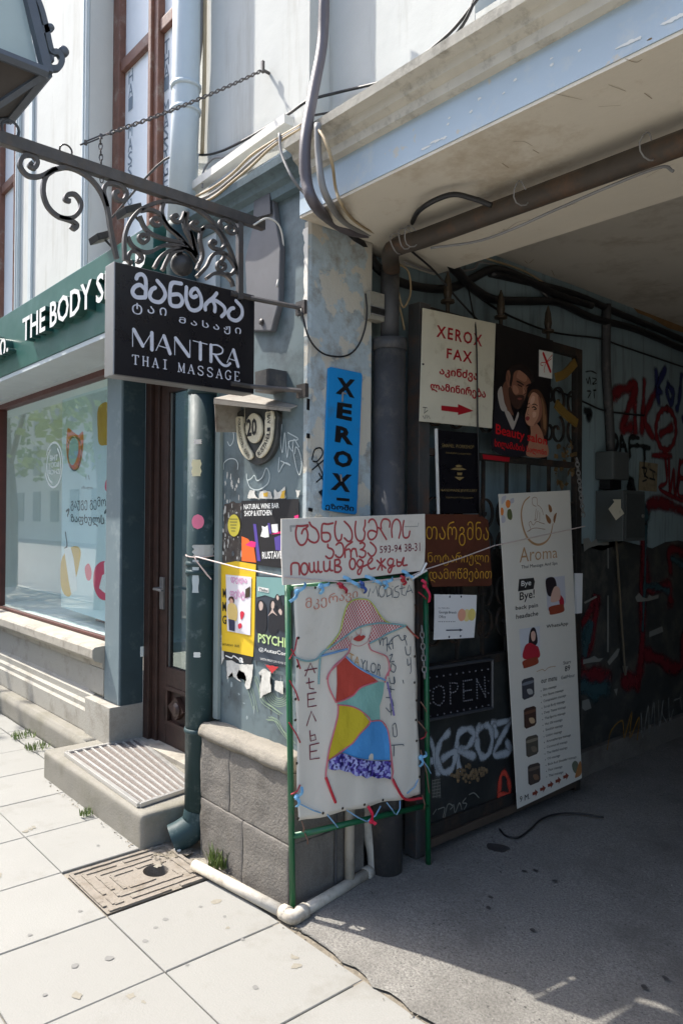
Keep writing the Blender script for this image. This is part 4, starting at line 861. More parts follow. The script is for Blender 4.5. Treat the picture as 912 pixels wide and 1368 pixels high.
scrap('curled white paper scrap hanging below the concert poster', [[(390,855),(420,825),(470,850),(468,920),(475,985),(420,1005),(400,1030),(395,950),(410,885)]], ZY, d=.006)
scrap('small torn red and white paper corner under the concert poster', [[(430,800),(520,815),(480,860),(455,830)]], ZY, m=paint('red_scrap', (190,50,52), .7), d=.005)
scrap('white paper scrap with a dark letter, right of the curled scrap', [[(495,910),(550,915),(552,1000),(495,975)]], ZY, d=.003)
scrap('long white paper strip peeling at the left edge of the pier', [[(128,600),(138,600),(150,760),(130,800)]], ZY, d=.001)
scrap('white paper remnant with a yellow middle above the wine bar poster', [[(345,830),(360,770),(400,768),(400,800),(430,840),(440,780),(470,770),(520,780),(540,835)]], ZP, d=.0006)
scrap('jagged pale remnant above the right half of the wine bar poster', [[(545,835),(550,760),(575,790),(630,740),(635,830)],[(712,768),(745,770),(740,800),(725,825)]], ZP, d=.0006)
scrap('yellow flower shaped paper remnant above the wine bar poster', [[(470,790),(500,785),(500,818),(470,818)],[(595,830),(610,780),(632,770),(630,828)]], ZP, d=.0018, m=paint('yellow_scrap', (222,178,60), .7))
g = BM(); c = PN.px(312.6,702); slab(g, PN, [(c[0]+.052*math.cos(t), c[1]+.052*math.sin(t)) for t in [2*math.pi*k/24 for k in range(24)]], .001, .0016)
OV = thing('round_yellow_sticker', 'round yellow sticker with small writing left of the wine bar poster', 'sticker', PN.at(312.6,702)); part('sheet', g, paint('yellow_sticker', (234,216,80), .6), OV)
g = BM()
for i in range(5): stroke(g, PN, [(c[0]-.034+.004*i,c[1]+.030-.014*i),(c[0]+.034-.005*i,c[1]+.030-.014*i)], .004, .003, px=False)
mark('small_print', g, paint('grey_print', (150,140,80), .7), OV)
mould = BM()
for k in range(11):   # scratched contour lines low on the pier
    c0 = [(275,810),(265,860),(300,940),(330,1010),(345,1100)] if k < 3 else [(350,860),(375,930),(400,1010),(460,1060),(520,1100)] if k < 7 else [(430,1110),(480,1130),(520,1190),(560,1250),(600,1290)]
    stroke(mould, facade(.084), ZY([(x+14*k-40*(k//3)+random.uniform(-6,6), y+6*k+random.uniform(-8,8)) for x, y in c0]), .0028, .002)
for k in range(5):
    stroke(mould, facade(.084), ZY([(525+38*math.cos(t)*(1+.35*k),985+45*math.sin(t)*(1+.3*k)) for t in [.2+.35*j for j in range(9)]]), .0028, .002)
mark('scratched_lines', mould, paint('scratched_pale_line', (146,166,140), .7), H)

# stickers wrapped on the teal downpipe
def wrap(nm, label, cat, px_, py_, wpx, hpx, col, shape='rect', grp=None):
    r_ = ray(px_, py_); A = r_.x**2+r_.y**2; ox, oy = CAM.x+.783, CAM.y-.042; B = ox*r_.x+oy*r_.y; R_ = .071; C_ = ox*ox+oy*oy-R_*R_; dsc = max(B*B-A*C_, 0); t = (-B-math.sqrt(dsc))/A
    P = CAM+r_*t; th = math.atan2(P.y-.042, P.x+.783); sc_ = t/FPX; hw, hh = wpx*sc_/2, hpx*sc_/2
    g = BM(); n = 10
    for j in range(n):
        rows = []
        for k in (j, j+1):
            f = -1+2*k/n; e = math.sqrt(max(0,1-f*f)) if shape == 'disc' else 1+.12*math.sin(7*f+px_)
            z_ = P.z+hh*f; row = []
            for i in range(5):
                a = th+(-1+i/2)*e*hw/.071; row.append(g.verts.new((-.783+.0715*math.cos(a), .042+.0715*math.sin(a), z_)))
            rows.append(row)
        for i in range(4): g.faces.new((rows[0][i],rows[0][i+1],rows[1][i+1],rows[1][i]))
    return solo(nm, g, col if not isinstance(col, tuple) else paint('sticker_%d_%d_%d' % col, col, .6), label, cat, grp)
GS = 'stickers on the downpipe'
wrap('sticker', 'round pink sticker on the dark teal downpipe', 'sticker', 264,697,17,20,(226,120,150),'disc',GS)
wrap('sticker', 'small torn white sticker highest on the downpipe', 'sticker', 264,590,10,6,(222,218,214),'rect',GS)
wrap('sticker', 'torn white and yellow sticker on the downpipe above the pink one', 'sticker', 262,625,13,22,(216,208,170),'rect',GS)
wrap('sticker', 'off white paper label wrapped round the downpipe below the pink sticker', 'sticker', 273,736,31,16,(176,178,174),'rect',GS)
wrap('sticker', 'peeling white paper on the lower left side of the downpipe', 'sticker', 261,770,9,44,(176,186,188),'rect',GS)
wrap('sticker', 'tiny white scrap low on the downpipe near the door panel', 'sticker', 263,875,9,7,(214,216,212),'rect',GS)
# ================================================================== pipes and boxes beside the gate
g = BM(); tube(g, [(.03,.525,-.02),(.03,.525,2.40)], .072, 18); lathe(g, (.03,.525,2.36), ((.078,0),(.078,.05)), 18); tube(g, [(.03,.525,2.40),(.03,.525,2.74)], .042, 14)
solo('drain_pipe', g, M['pipe_dark'], 'thick dark grey vertical drain pipe between the pale jamb and the iron gate', 'pipe', shade=True)
gz = 2.735; GP = level(gz); pA = GP.at(517,336); pB = GP.at(912,190); dr = (pB-pA).normalized()
g = BM(); tube(g, smooth([V((.03,.525,2.70)), V((.035,.53,gz-.01)), pA+V((.03,.0,0)), pA+dr*.2], 4)[:-1]+[pA+dr*.2, pB, pB+dr*2.2], .038, 14)
solo('gas_pipe', g, M['pipe_rust'], 'rusty horizontal gas pipe running under the passage ceiling', 'pipe', shade=True)
g = BM()
for k, p in enumerate(((531,325),(541,318),(549,315),(696,258),(865,196))):
    q = GP.at(*p); tube(g, [q+V((0,math.cos(t),math.sin(t)))*.042+dr*.006*math.sin(t*2+k) for t in [2*math.pi*j/12 for j in range(12)]], .0025, 5, closed=True)
    solo('wire_tie', g, M['cable_grey'], 'thin wire tie round the rusty gas pipe' if k < 3 else ('wire tie round the middle of the visible gas pipe', 'wire tie round the gas pipe at the right of the photo')[k-3], 'tie', 'wire ties on the gas pipe'); g = BM()
g.free()
pj = jamb(.0); g = BM(); a = pj.at(486,390); b = pj.at(505,432); box(g, (-.01,a.y,b.z), (.04,b.y,a.z)); VB = thing('vent_box', 'small beige slatted box on the jamb beside the top of the drain pipe', 'vent box', (0,(a.y+b.y)/2,b.z)); part('case', g, paint('beige_box', (150,146,134), .6, dirt=rgb((96,90,80)), dirt_amt=.4), VB, bevel=.003)
g = BM()
for i in range(8): z_ = b.z+.02+i*(a.z-b.z-.09)/8; box(g, (.0405,a.y+.004,z_), (.046,b.y-.004,z_+.008))
part('slats', g, M['cable_grey'], VB)
# white pipe on the ground round the foot of the plinth
g = BM(); gp = level(.03)
w0, w1, w2 = gp.at(260,1156), gp.at(392,1226), gp.at(497,1163)
tube(g, [w0, w0.lerp(w1,.95)], .024, 14); tube(g, smooth([w0.lerp(w1,.9), w1, w1.lerp(w2,.12)], 6), .028, 14); tube(g, [w1.lerp(w2,.06), w2], .024, 14); tube(g, smooth([w2.lerp(w1,.05), w2, V((w2.x-.005,w2.y+.005,.10)), V((w2.x-.03,w2.y-.02,.30)), V((.022,w2.y-.05,.62))], 6), .025, 14)
for c_, t_ in ((w0.lerp(w1,.93),(w1-w0)), (w1.lerp(w2,.10),(w2-w1)), (w2.lerp(w1,.07),(w1-w2))): lathe(g, c_-t_.normalized()*.02, ((.025,0),(.030,.002),(.031,.036),(.025,.04)), 16, t_)
solo('ground_pipe', g, M['pipe_white'], 'dirty white plastic pipe bent round the foot of the stone plinth', 'pipe', shade=True)
g = BM(); q = jamb(.03).at(467,1150); tube(g, [(.028,q.y,.0),(.028,q.y,.75),(.02,q.y+.02,1.1)], .022, 12); solo('thin_pipe', g, M['pipe_white'], 'thin pale vertical pipe on the jamb side of the plinth', 'pipe', shade=True)
g = BM(); q = jamb(.03).at(459,1150); tube(g, [(.012,q.y-.03,.02),(.012,q.y-.03,.7)], .006, 8); solo('rod', g, M['pipe_dark'], 'slender dark rod standing against the jamb side of the plinth', 'rod')

# blue xerox sign
PJ = jamb(.012); Z6 = zoom(400,380,.23377)
X_ = thing('blue_copy_sign', 'narrow bright blue vertical sign with XEROX in black capitals on the peeling jamb', 'sign', PJ.at(455,686))
g = BM(); slab(g, PJ, [PJ.px(*p) for p in Z6([(180,470),(352,505),(359,520),(328,1305),(318,1315),(140,1290),(133,1280),(166,478)])], .009); part('panel', g, M['blue_sign'], X_, bevel=.002)
g = BM()
for ch, q in (('X',[(212,530),(318,545),(313,650),(204,622)]),('E',[(215,672),(300,684),(297,782),(208,762)]),('R',[(207,805),(303,822),(306,920),(200,898)]),('O',[(194,942),(302,958),(300,1050),(190,1040)]),('X',[(182,1076),(301,1088),(287,1188),(176,1172)])):
    tq(g, PJ, ch, Z6, q, off=.045)
fill(g, PJ, Z6([(210,1218),(285,1224),(283,1240),(209,1234)])); tq(g, PJ, 'ეზოში', Z6, [(147,1250),(310,1262),(308,1306),(145,1290)], off=.022); mark('lettering', g, M['black'], X_)
g = BM()
for p0, p1 in (((240,670),(243,618)),((243,618),(262,625)),((230,1085),(236,1125))): tube(g, [PJ.at(*Z6([p0])[0],.005), PJ.at(*Z6([p1])[0],.005)], .004, 6)
part('hook', g, M['cable_grey'], X_)
g = BM()
for pts in ([(70,1000),(85,945),(120,935),(130,970),(100,1010),(75,1010)], [(70,1060),(140,1000)], [(100,1020),(130,1090),(95,1130)], [(110,1080),(140,1130)]): stroke(g, jamb(.0015), Z6(pts), .006, .002)
for pts in ([(40,650),(58,655),(55,720),(38,715)],[(38,850),(58,852),(58,880),(38,878)],[(105,1185),(132,1170),(132,1220)],[(48,1275),(75,1280),(72,1300),(48,1295)]): fill(g, jamb(.0015), Z6(pts), .002)
mark('black_graffiti', g, M['black'], H)

# ================================================================== the iron gate folded against the passage wall
GX = .06
ga = jamb(GX); gt = ga.at(553,405); gy0 = .69; gy1 = ga.at(778,467).y; gzt = 2.60
GT = thing('iron_gate', 'tall dark wrought iron gate leaf folded back against the passage wall, covered with signs', 'gate', (GX,(gy0+gy1)/2,0))
def gbox(bm, y0_, y1_, z0_, z1_, x0_=GX-.04, x1_=GX): return box(bm, (x0_,y0_,z0_), (x1_,y1_,z1_))
g = BM(); gbox(g, gy0, gy0+.075, .03, gzt+.01, GX-.075); part('hinge_post', g, paint('post_paint', (66,66,66), .6, var=.2, dirt=rgb((104,72,52)), dirt_amt=.5, dirt_scale=5, bump=.2), GT, bevel=.004)
g = BM(); gbox(g, gy1-.055, gy1, .03, gzt); part('lock_post', g, M['gate_iron'], GT, bevel=.004)
for z_, h_ in ((gzt-.05,.05),(1.90,.035),(.865,.045),(.10,.06)):
    g = BM(); gbox(g, gy0+.076, gy1-.056, z_, z_+h_); part('rail', g, M['gate_iron'], GT, bevel=.003)
g = BM(); gbox(g, gy0+.077, gy1-.057, .161, .864, GX-.028, GX-.014); gp_ = part('lower_panel', g, M['gate_panel'], GT)
g = BM(); gbox(g, gy0+.08, gy1-.06, .06, .098, GX-.03, GX+.012); part('kick_moulding', g, paint('worn_wood_moulding', (78,66,56), .7, var=.2, dirt=rgb((50,46,42)), dirt_amt=.5), GT, bevel=.003)
for f in (.22,.36,.50,.64,.78):
    g = BM(); yy = gy0+(gy1-gy0)*f; gbox(g, yy-.008, yy+.008, .911, 1.899, GX-.03, GX-.014); part('upright_bar', g, M['gate_iron'], GT)
for px_, zt_ in ((602,370),(673,385),(736,405)):
    q = ga.at(px_, 410); t_ = ga.at(px_, zt_+4).z; g = BM(); xx = GX-.02
    lathe(g, (xx,q.y,gzt), ((.010,0),(.010,.045),(.034,.05),(.034,.062),(.016,.068),(.022,.10),(.016,.16),(.003,max(.2,t_-gzt))), 10); part('spear_finial', g, paint('spear_bronze', (66,56,44), .5, metal=.2), GT)
gs = jamb(GX-.022)
def scrolls(cx, cz, s, n=1, m=M['gate_iron']):
    for sx, sz in ((1,1),(-1,1),(1,-1),(-1,-1)):
        g = BM(); p = []
        for i in range(26):
            t = i/25; a = -1.2+t*7.0; r_ = s*(.52-.44*t); p.append(gs.P(cx+sx*(s*.52-r_*math.cos(a)*.9), cz+sz*(s*.55+r_*math.sin(a)), 0))
        bar(g, p, .009, .014, (1,0,0)); part('scroll', g, m, GT)
for cz in (1.15,1.55,2.20):
    for f in (.15,.43,.71,.9): scrolls(gy0+(gy1-gy0)*f, cz, .17)
g = BM(); gold = paint('dull_gold_ribbon', (136,108,52), .5, metal=.2)
for pts in ([(736,505),(748,500),(762,485)], [(736,540),(748,553),(764,566)]): bar(g, smooth([gs.at(*p, .03) for p in pts]), .05, .012, (1,0,0))
part('gilt_ribbon', g, gold, GT)
g = BM(); ZG = zoom(740,380,.38053)
for k in range(40):
    c = gs.at(random.uniform(738,764), random.uniform(590,650), .02); a = random.uniform(0,6.3); s_ = random.uniform(.012,.028)
    d1 = V((0,math.cos(a),math.sin(a)))*s_; d2 = V((random.uniform(-.4,.4),-math.sin(a)*.5,math.cos(a)*.5))*s_
    g.faces.new([g.verts.new(c+v) for v in (d1,d2,-d1,-d2)])
part('iron_leaves', g, paint('bronze_leaves', (96,76,46), .6, metal=.2), GT)
# spray writing on the gate's lower sheet
ZO = zoom(560,860,.21918); gl = jamb(GX-.012)
g = BM()
for pts in ([(5,790),(60,590),(115,790)], [(20,740),(105,700)], [(175,545),(125,600),(105,700),(140,780),(195,760),(215,660),(140,700)], [(240,770),(225,640),(240,545),(300,520),(330,560),(290,630),(240,650),(330,690)], [(395,500),(350,530),(350,620),(380,690),(425,660),(440,560),(420,505),(395,500)], [(360,500),(345,560)], [(440,490),(550,470),(540,500),(450,670),(550,655),(530,600)], [(455,500),(465,560)]): soft_stroke(g, gl, ZO(pts), .032, .003)
mark('spray_tag', g, spray_mat('pale_spray_paint', (158,166,174)), gp_)
g = BM()
for pts in ([(480,1000),(490,820),(520,790),(545,860),(545,970)], [(480,925),(545,915)], [(475,985),(545,955)]): soft_stroke(g, gl, ZO(pts), .028, .0034)
mark('red_spray_letter', g, spray_mat('orange_red_spray', (196,70,54)), gp_)
g = BM()
for pts in ([(110,1010),(150,1000),(140,1060)], [(150,1060),(170,980),(200,990),(185,1010)], [(205,980),(215,1030),(240,970),(255,1010)], [(280,940),(260,970),(285,975),(270,1010)], [(300,920),(330,910),(360,940)], [(80,1040),(100,1010)]): stroke(g, gl, ZO(pts), .005, .003)
for i in range(6): stroke(g, gl, ZO([(75+i*9,830),(80+i*9,940)]), .003, .003); stroke(g, gl, ZO([(75,835+i*20),(125,825+i*20)]), .003, .003)
mark('scratched_writing', g, paint('grey_chalk', (128,128,120), .8), gp_)
g = BM()
for k in range(60):
    q = gl.at(*ZO([(300+115*math.cos(k*2.4)*math.sqrt(random.random()), 790+55*math.sin(k*2.4)*random.random())])[0], .003); q.z += (q.y-1.1)*.05
    lathe(g, q, ((.004,-.004),(random.uniform(.008,.016),0),(.003,.008)), 6, (1,.2*random.random(),.2))
part('foam_patch', g, paint('dried_brown_foam', (104,86,62), .9, var=.3, scale=30), gp_)

# ------------------------------------------------------------------ signs on the gate
def gsign(nm, label, cat, d, pts, base, mat, th=.004, bev=.001):
    pl = jamb(GX+d); t = thing(nm, label, cat, pl.at(*base)); g = BM(); slab(g, pl, [pl.px(*p) for p in pts], th); part('panel', g, mat, t, bevel=bev); return t, pl
XF, p1 = gsign('copy_shop_sign', 'yellowed white sign with red letters XEROX FAX and a red arrow', 'sign', .022, [(565,411),(662,432),(657,572),(560.5,562.5)], (610,567), M['sign_white'], .006)
ZX = zoom(540,380,.28509); g = BM()
tq(g, p1, 'XEROX', ZX, [(150,188),(364,235),(362,292),(148,245)], off=.02, sp=1.25); tq(g, p1, 'FAX', ZX, [(198,298),(316,315),(316,370),(196,345)], off=.02, sp=1.25)
tq(g, p1, 'აკინძვა', ZX, [(163,385),(345,405),(342,462),(162,430)], off=.032); tq(g, p1, 'ლამინირება', ZX, [(120,455),(380,490),(380,545),(120,500)], off=.032)
fill(g, p1, ZX([(172,567),(250,575),(250,560),(323,592),(250,612),(250,600),(172,590)])); mark('lettering', g, M['red'], XF)
g = BM()
for pts in ([(85,575),(105,578)], [(95,578),(92,605)], [(95,600),(108,590)], [(85,615),(92,628)], [(98,612),(97,628)], [(104,612),(104,628),(112,614),(118,628)]): stroke(g, p1, ZX(pts), .003, sm=False)
fill(g, p1, ZX([(82,368),(92,370),(91,378),(82,376)])); mark('pen_scribble', g, M['black'], XF)
BS, p2 = gsign('salon_poster', 'dark beauty salon poster with a bearded man and a blonde woman', 'poster', .014, [(662.6,431.3),(738.7,454.7),(730.4,613.8),(657.7,601.8)], (695,607), paint('dark_poster_print', (24,20,22), .4, var=.2), .004)
ZF = zoom(655,425,.14263)
for nm, col, polys, d_ in (
 ('printed_jacket', (26,25,34), [[(66,700),(110,720),(160,880),(230,1000),(260,900),(330,1000),(350,1280),(25,1240),(36,900)]], .0010),
 ('printed_skin', (112,74,58), [[(112,640),(150,590),(170,700),(190,830),(215,910),(150,870),(118,760)]], .0013),
 ('printed_shirt', (176,168,162), [[(64,705),(98,638),(112,700),(128,790),(152,862),(96,856)],[(128,868),(165,872),(200,925),(220,965),(252,880),(262,905),(235,985),(205,1045),(170,980)]], .0016),
 ('printed_skin', (138,92,72), [[(142,560),(150,500),(172,490),(188,540),(214,490),(258,450),(318,478),(364,545),(376,600),(342,648),(334,700),(312,765),(280,822),(240,842),(200,800),(172,740),(164,660),(150,610)]], .0019),
 ('printed_skin', (170,120,96), [[(262,490),(312,500),(340,560),(318,596),(262,572),(238,548)],[(206,630),(244,640),(262,690),(236,712),(208,690)],[(300,640),(318,650),(322,700),(300,710)]], .0022),
 ('printed_hair', (34,22,20), [[(128,510),(160,462),(230,430),(292,430),(352,480),(392,560),(378,602),(350,556),(300,508),(256,486),(216,512),(202,584),(186,646),(174,606),(184,530),(164,486)]], .0025),
 ('printed_hair', (66,42,34), [[(164,662),(186,646),(206,694),(232,722),(270,716),(312,732),(300,792),(262,850),(216,834),(176,764)]], .0025),
 ('printed_skin', (128,72,62), [[(246,752),(272,744),(292,756),(268,768)]], .0029),
 ('printed_hair', (92,60,42), [[(346,730),(388,668),(450,678),(500,756),(524,860),(528,1000),(510,1100),(474,1060),(450,900),(400,780)]], .0019),
 ('printed_hair', (140,102,70), [[(470,740),(496,800),(508,900),(506,1010),(494,1040),(486,940),(482,840)],[(500,1010),(512,900),(518,960),(512,1060)]], .0021),
 ('printed_skin', (176,124,100), [[(372,1004),(430,990),(476,1060),(500,1140),(534,1200),(524,1296),(340,1290),(350,1180),(372,1080)]], .0022),
 ('printed_skin', (196,144,118), [[(360,745),(388,698),(424,704),(462,756),(478,850),(470,930),(430,988),(372,1010),(332,982),(320,922),(334,862),(346,800)]], .0024),
 ('printed_skin', (150,100,82), [[(440,730),(464,760),(478,850),(470,930),(430,988),(400,1000),(440,930),(452,850)]], .0026),
 ('printed_skin', (216,170,146), [[(368,770),(390,728),(412,740),(400,790),(372,810)],[(390,880),(420,880),(420,920),(392,930)]], .0027),
 ('printed_lips', (150,56,58), [[(322,932),(342,918),(362,932),(350,958),(330,956)]], .0029)):
    art(nm, col, polys, p2, ZF, d_, BS)
g = BM()
for pts, w_ in (([(240,590),(272,604),(304,626)],.010), ([(250,622),(288,640)],.007), ([(330,636),(362,618)],.008), ([(336,656),(356,646)],.005), ([(306,650),(326,700),(304,714)],.004), ([(386,808),(412,806),(434,822)],.006), ([(384,838),(402,830),(424,850),(400,856)],.008), ([(344,806),(360,798)],.005), ([(340,838),(358,832)],.006), ([(350,850),(340,896),(354,904)],.003), ([(152,510),(160,560),(156,600)],.004)): stroke(g, p2, ZF(pts), w_, .0031, taper=True)
mark('printed_features', g, paint('dark_print_line', (44,28,26), .6), BS)
g = BM(); fill(g, p2, ZX([(629,305),(693,318),(690,442),(628,430)]), .0016); mark('printed_label', g, M['white'], BS)
g = BM()
for pts, w_ in (([(648,322),(682,408)],.018), ([(690,330),(664,362),(652,396),(654,412)],.004), ([(686,348),(662,364),(640,366),(636,376),(646,380)],.004)): stroke(g, p2, ZX(pts), w_, .003)
tq(g, p2, 'Beauty salon', ZX, [(425,652),(666,715),(664,765),(424,715)], d=.0042, off=.02); tq(g, p2, 'სილამაზის სალონი', ZX, [(420,722),(664,775),(662,808),(418,770)], d=.0042, off=.02); mark('red_lettering', g, paint('bright_red_print', (200,22,32), .5), BS)
g = BM(); a = p1.at(646,608); b = p1.at(682,615); gr = Plane((GX+.004,0,0),(0,1,0),(0,0,1)); slab(g, gr, [gr.px(*p) for p in ((645,607),(681,611),(680,617),(646,613))], .004); solo('red_plastic_strip', g, M['red'], 'short red plastic strip fixed on the gate rail below the salon poster', 'strip')
EW, p3 = gsign('workshop_sign', 'narrow black sign ENAMEL WORKSHOP with gold writing and a gold emblem', 'sign', .012, [(582.5,574),(639,579),(640,686),(585,686)], (612,686), M['black_sign'], .004)
ZE = zoom(550,560,.14254); g = BM()
tq(g, p3, 'ENAMEL WORKSHOP', ZE, [(282,228),(578,245),(576,278),(281,262)]); tq(g, p3, 'მინანქრის სახელოსნო', ZE, [(316,305),(552,318),(550,340),(315,325)])
tq(g, p3, 'HANDMADE JEWELLERY', ZE, [(265,652),(608,658),(607,690),(265,684)]); tq(g, p3, 'ხელნაკეთი სამკაულები', ZE, [(318,722),(570,728),(568,748),(318,742)])
for pts in ([(405,435),(435,425),(470,437),(455,450),(420,450)], [(360,470),(400,455),(470,455),(510,473),(440,480)], [(395,540),(490,543),(445,575)], [(420,500),(470,500),(465,525),(425,525)]): fill(g, p3, ZE(pts))
mark('gold_lettering', g, M['gold_dull'], EW)
g = BM(); slab(g, p3, [p3.px(*p) for p in ZE([(217,88),(232,88),(252,885),(240,888)])], .01, .006); part('white_edge', g, M['white'], EW)
BG, p4 = gsign('translation_sign', 'brown board with engraved gold Georgian handwriting offering translation', 'sign', .016, [(565,687),(640,687),(652,695),(657,780),(654,783),(578,784),(565,757)], (612,784), M['brown_sign'], .006)
ZT = zoom(564,685,.10965); g = BM()
tq(g, p4, 'თარგმნა', ZT, [(38,98),(806,110),(804,408),(45,395)], off=-.012); tq(g, p4, 'ნოტარიული', ZT, [(62,482),(806,480),(804,645),(66,645)], off=-.008); tq(g, p4, 'დამოწმებით', ZT, [(75,682),(842,672),(838,842),(85,850)], off=-.008); mark('engraved_lettering', g, M['gold'], BG)
GB = thing('branch_office_notice', 'white sheet with an arrow and three pastel circles pinned to the gate', 'notice', jamb(GX+.02).at(608,853)); p5 = jamb(GX+.02)
g = BM(); slab(g, p5, [p5.px(*p) for p in ((580,794),(636.5,795),(636,815),(633,852),(579,855),(580,820))], .0015); part('sheet', g, M['paper'], GB)
ZN = zoom(560,670,.16807); g = BM()
tq(g, p5, 'Georgia Branch', ZN, [(152,868),(292,872),(292,898),(152,896)]); tq(g, p5, 'Office', ZN, [(152,905),(206,905),(206,928),(152,928)]); tq(g, p5, 'Our Tbilisi office', ZN, [(148,842),(238,843),(238,852),(148,851)])
stroke(g, p5, ZN([(212,1024),(330,1022)]), .006); fill(g, p5, ZN([(318,1010),(345,1022),(318,1034)]))
for i in range(10): disc(g, p5, ZN([(152+i*14,955)])[0], .003, n=6)
for q in ((240,757),(330,757),(235,1077),(325,1070)): disc(g, p5, ZN([q])[0], .006, n=8)
mark('lettering', g, paint('grey_print', (74,76,88), .7), GB)
for col, c_ in (((232,168,140),(335,902)), ((236,216,150),(375,905)), ((226,206,120),(415,900))): g = BM(); disc(g, p5, ZN([c_])[0], .030, .001, 20); mark('printed_circle', g, paint('pastel_%d_%d_%d' % col, col, .7), GB)
# unlit OPEN sign of small lamps
OP, p6 = gsign('open_sign', 'unlit black OPEN sign made of small lamp dots in a grey frame', 'sign', .022, [(566,894),(656.5,881),(656.5,945.5),(566,963)], (612,955), paint('black_lamp_board', (20,20,24), .35), .03)
g = BM(); c4 = [p6.at(*p, .004) for p in ((566,894),(656.5,881),(656.5,945.5),(566,963))]
for i in range(4): tube(g, [c4[i], c4[(i+1)%4]], .008, 6)
part('frame', g, paint('grey_sign_frame', (72,74,78), .4, metal=.3), OP)
g = BM()
def dots(pts, n, r_=.0042):
    q = [V((*p6.px(*p),0)) for p in ZO(pts)]; tot = sum((q[i+1]-q[i]).length for i in range(len(q)-1))
    for k in range(n):
        s_ = tot*k/max(1,n-1); i = 0
        while i < len(q)-2 and s_ > (q[i+1]-q[i]).length: s_ -= (q[i+1]-q[i]).length; i += 1
        c = q[i].lerp(q[i+1], min(1, s_/max(1e-6,(q[i+1]-q[i]).length))); lathe(g, p6.P(c.x,c.y,.001), ((r_,0),(r_*.9,.003),(r_*.3,.005)), 6, (1,0,0))
dots([(62,207),(415,155)], 10); dots([(66,443),(418,375)], 10); dots([(418,155),(420,375)], 4); dots([(60,207),(66,443)], 4)
dots([(115,255),(85,275),(78,320),(85,360),(118,380),(145,355),(150,300),(140,262),(115,255)], 18); dots([(185,240),(187,365)], 8); dots([(185,240),(225,240),(235,268),(215,295),(190,300)], 9)
dots([(265,228),(268,350)], 8); dots([(265,228),(315,220)], 5); dots([(267,290),(312,282)], 5); dots([(268,350),(318,342)], 5); dots([(347,215),(350,332)], 8); dots([(395,205),(400,325)], 8); dots([(350,222),(398,318)], 8)
part('lamp_dots', g, paint('grey_lamp_dot', (112,113,118), .4), OP)

# ------------------------------------------------------------------ tall massage banner
AR, p7 = gsign('massage_banner', 'tall white Aroma massage banner with photos, a list and brown arrows, leaning beside the gate', 'banner', .045, [(666,660),(761,655),(777,1040),(691,1081)], (735,1062), M['banner'], .004)
ZR = zoom(660,650,.16086); ZQ = zoom(660,860,.16818)
br_ = paint('bronze_print', (150,104,66), .6); pale_br = paint('pale_bronze_print', (186,146,104), .6); dk = paint('charcoal_print', (44,42,42), .6)
g = BM(); stroke(g, p7, ZR([(290,85),(245,130),(222,220),(235,330),(270,420),(320,470),(375,482),(430,455),(465,400),(485,310)]), .013, taper=True); text(g, p7, 'Aroma', ZR([(208,505),(522,500),(522,590),(208,632)]), off=-.005); mark('logo', g, pale_br, AR)
g = BM()
for pts in ([(345,165),(318,150),(312,105),(330,88),(352,100),(355,150),(375,165),(395,195),(405,235)], [(345,185),(335,280)], [(360,200),(350,270),(330,280)], [(375,215),(375,285)], [(270,375),(300,355),(285,310),(300,290),(320,320),(350,290),(380,300),(415,310)], [(270,375),(330,345),(420,355)]): stroke(g, p7, ZR(pts), .0028)
mark('logo_line', g, br_, AR)
g = BM()
for pts in ([(448,148),(470,165),(478,200),(465,215),(452,195)], [(425,230),(455,255),(470,285),(460,310),(435,285)], [(515,218),(495,240),(488,280),(498,303),(510,260)]): fill(g, p7, ZR(pts), sm=True)
mark('logo_leaf', g, br_, AR)
g = BM()
tq(g, p7, 'Thai Massage And Spa', ZR, [(222,655),(522,622),(522,655),(222,692)])
tq(g, p7, 'back pain', ZR, [(175,993),(360,966),(360,1012),(175,1036)], off=.008); tq(g, p7, 'headache', ZR, [(180,1062),(362,1033),(362,1070),(180,1102)], off=.008); tq(g, p7, 'WhatsApp', ZR, [(430,1150),(610,1120),(610,1160),(430,1185)], off=.008)
fill(g, p7, ZR([(205,770),(325,758),(335,790),(325,850),(195,872),(200,820)])); tq(g, p7, 'Bye!', ZR, [(208,880),(332,850),(332,945),(208,968)], off=.012)
lst = ['Slim massage','Hot Stone massage','Compression massage','Scrub Body massage','Deep Tissue massage','Thai Sports massage','Hot Oil massage','Swedish massage','Lotion massage','Aromatherapy massage','Coconut oil massage','Thai Herbal massage','Oil massage','Back And Shoulder massage','Foot massage','Thai massage']
xs_ = [(385,492),(385,548),(388,566),(392,558),(394,566),(398,562),(400,538),(405,542),(408,535),(412,605),(414,578),(416,578),(420,520),(424,650),(428,538),(430,545)]
for i, (s_, (xa, xb)) in enumerate(zip(lst, xs_)):
    ya = 362+i*45.6; sl = (xb-xa)*.27; tq(g, p7, s_, ZQ, [(xa,ya-6),(xb,ya-6-sl),(xb,ya+20-sl),(xa,ya+20)]); disc(g, p7, ZQ([(xa-16,ya+14)])[0], .0032, n=6)
tq(g, p7, 'our menu', ZQ, [(370,288),(495,262),(495,292),(370,316)], off=.005); tq(g, p7, 'Start', ZQ, [(546,140),(606,128),(606,155),(546,168)]); tq(g, p7, '89', ZQ, [(558,178),(600,168),(600,212),(558,224)], off=.01); tq(g, p7, 'Gel/Hour', ZQ, [(528,258),(638,235),(638,262),(528,285)])
tq(g, p7, '9 M.', ZQ, [(200,1215),(280,1188),(280,1232),(200,1262)], off=.0); mark('lettering', g, dk, AR)
g = BM(); tq(g, p7, 'Bye', ZR, [(222,785),(305,772),(302,835),(220,842)], d=.002, off=.012); mark('lettering', g, M['white'], AR)
g = BM()
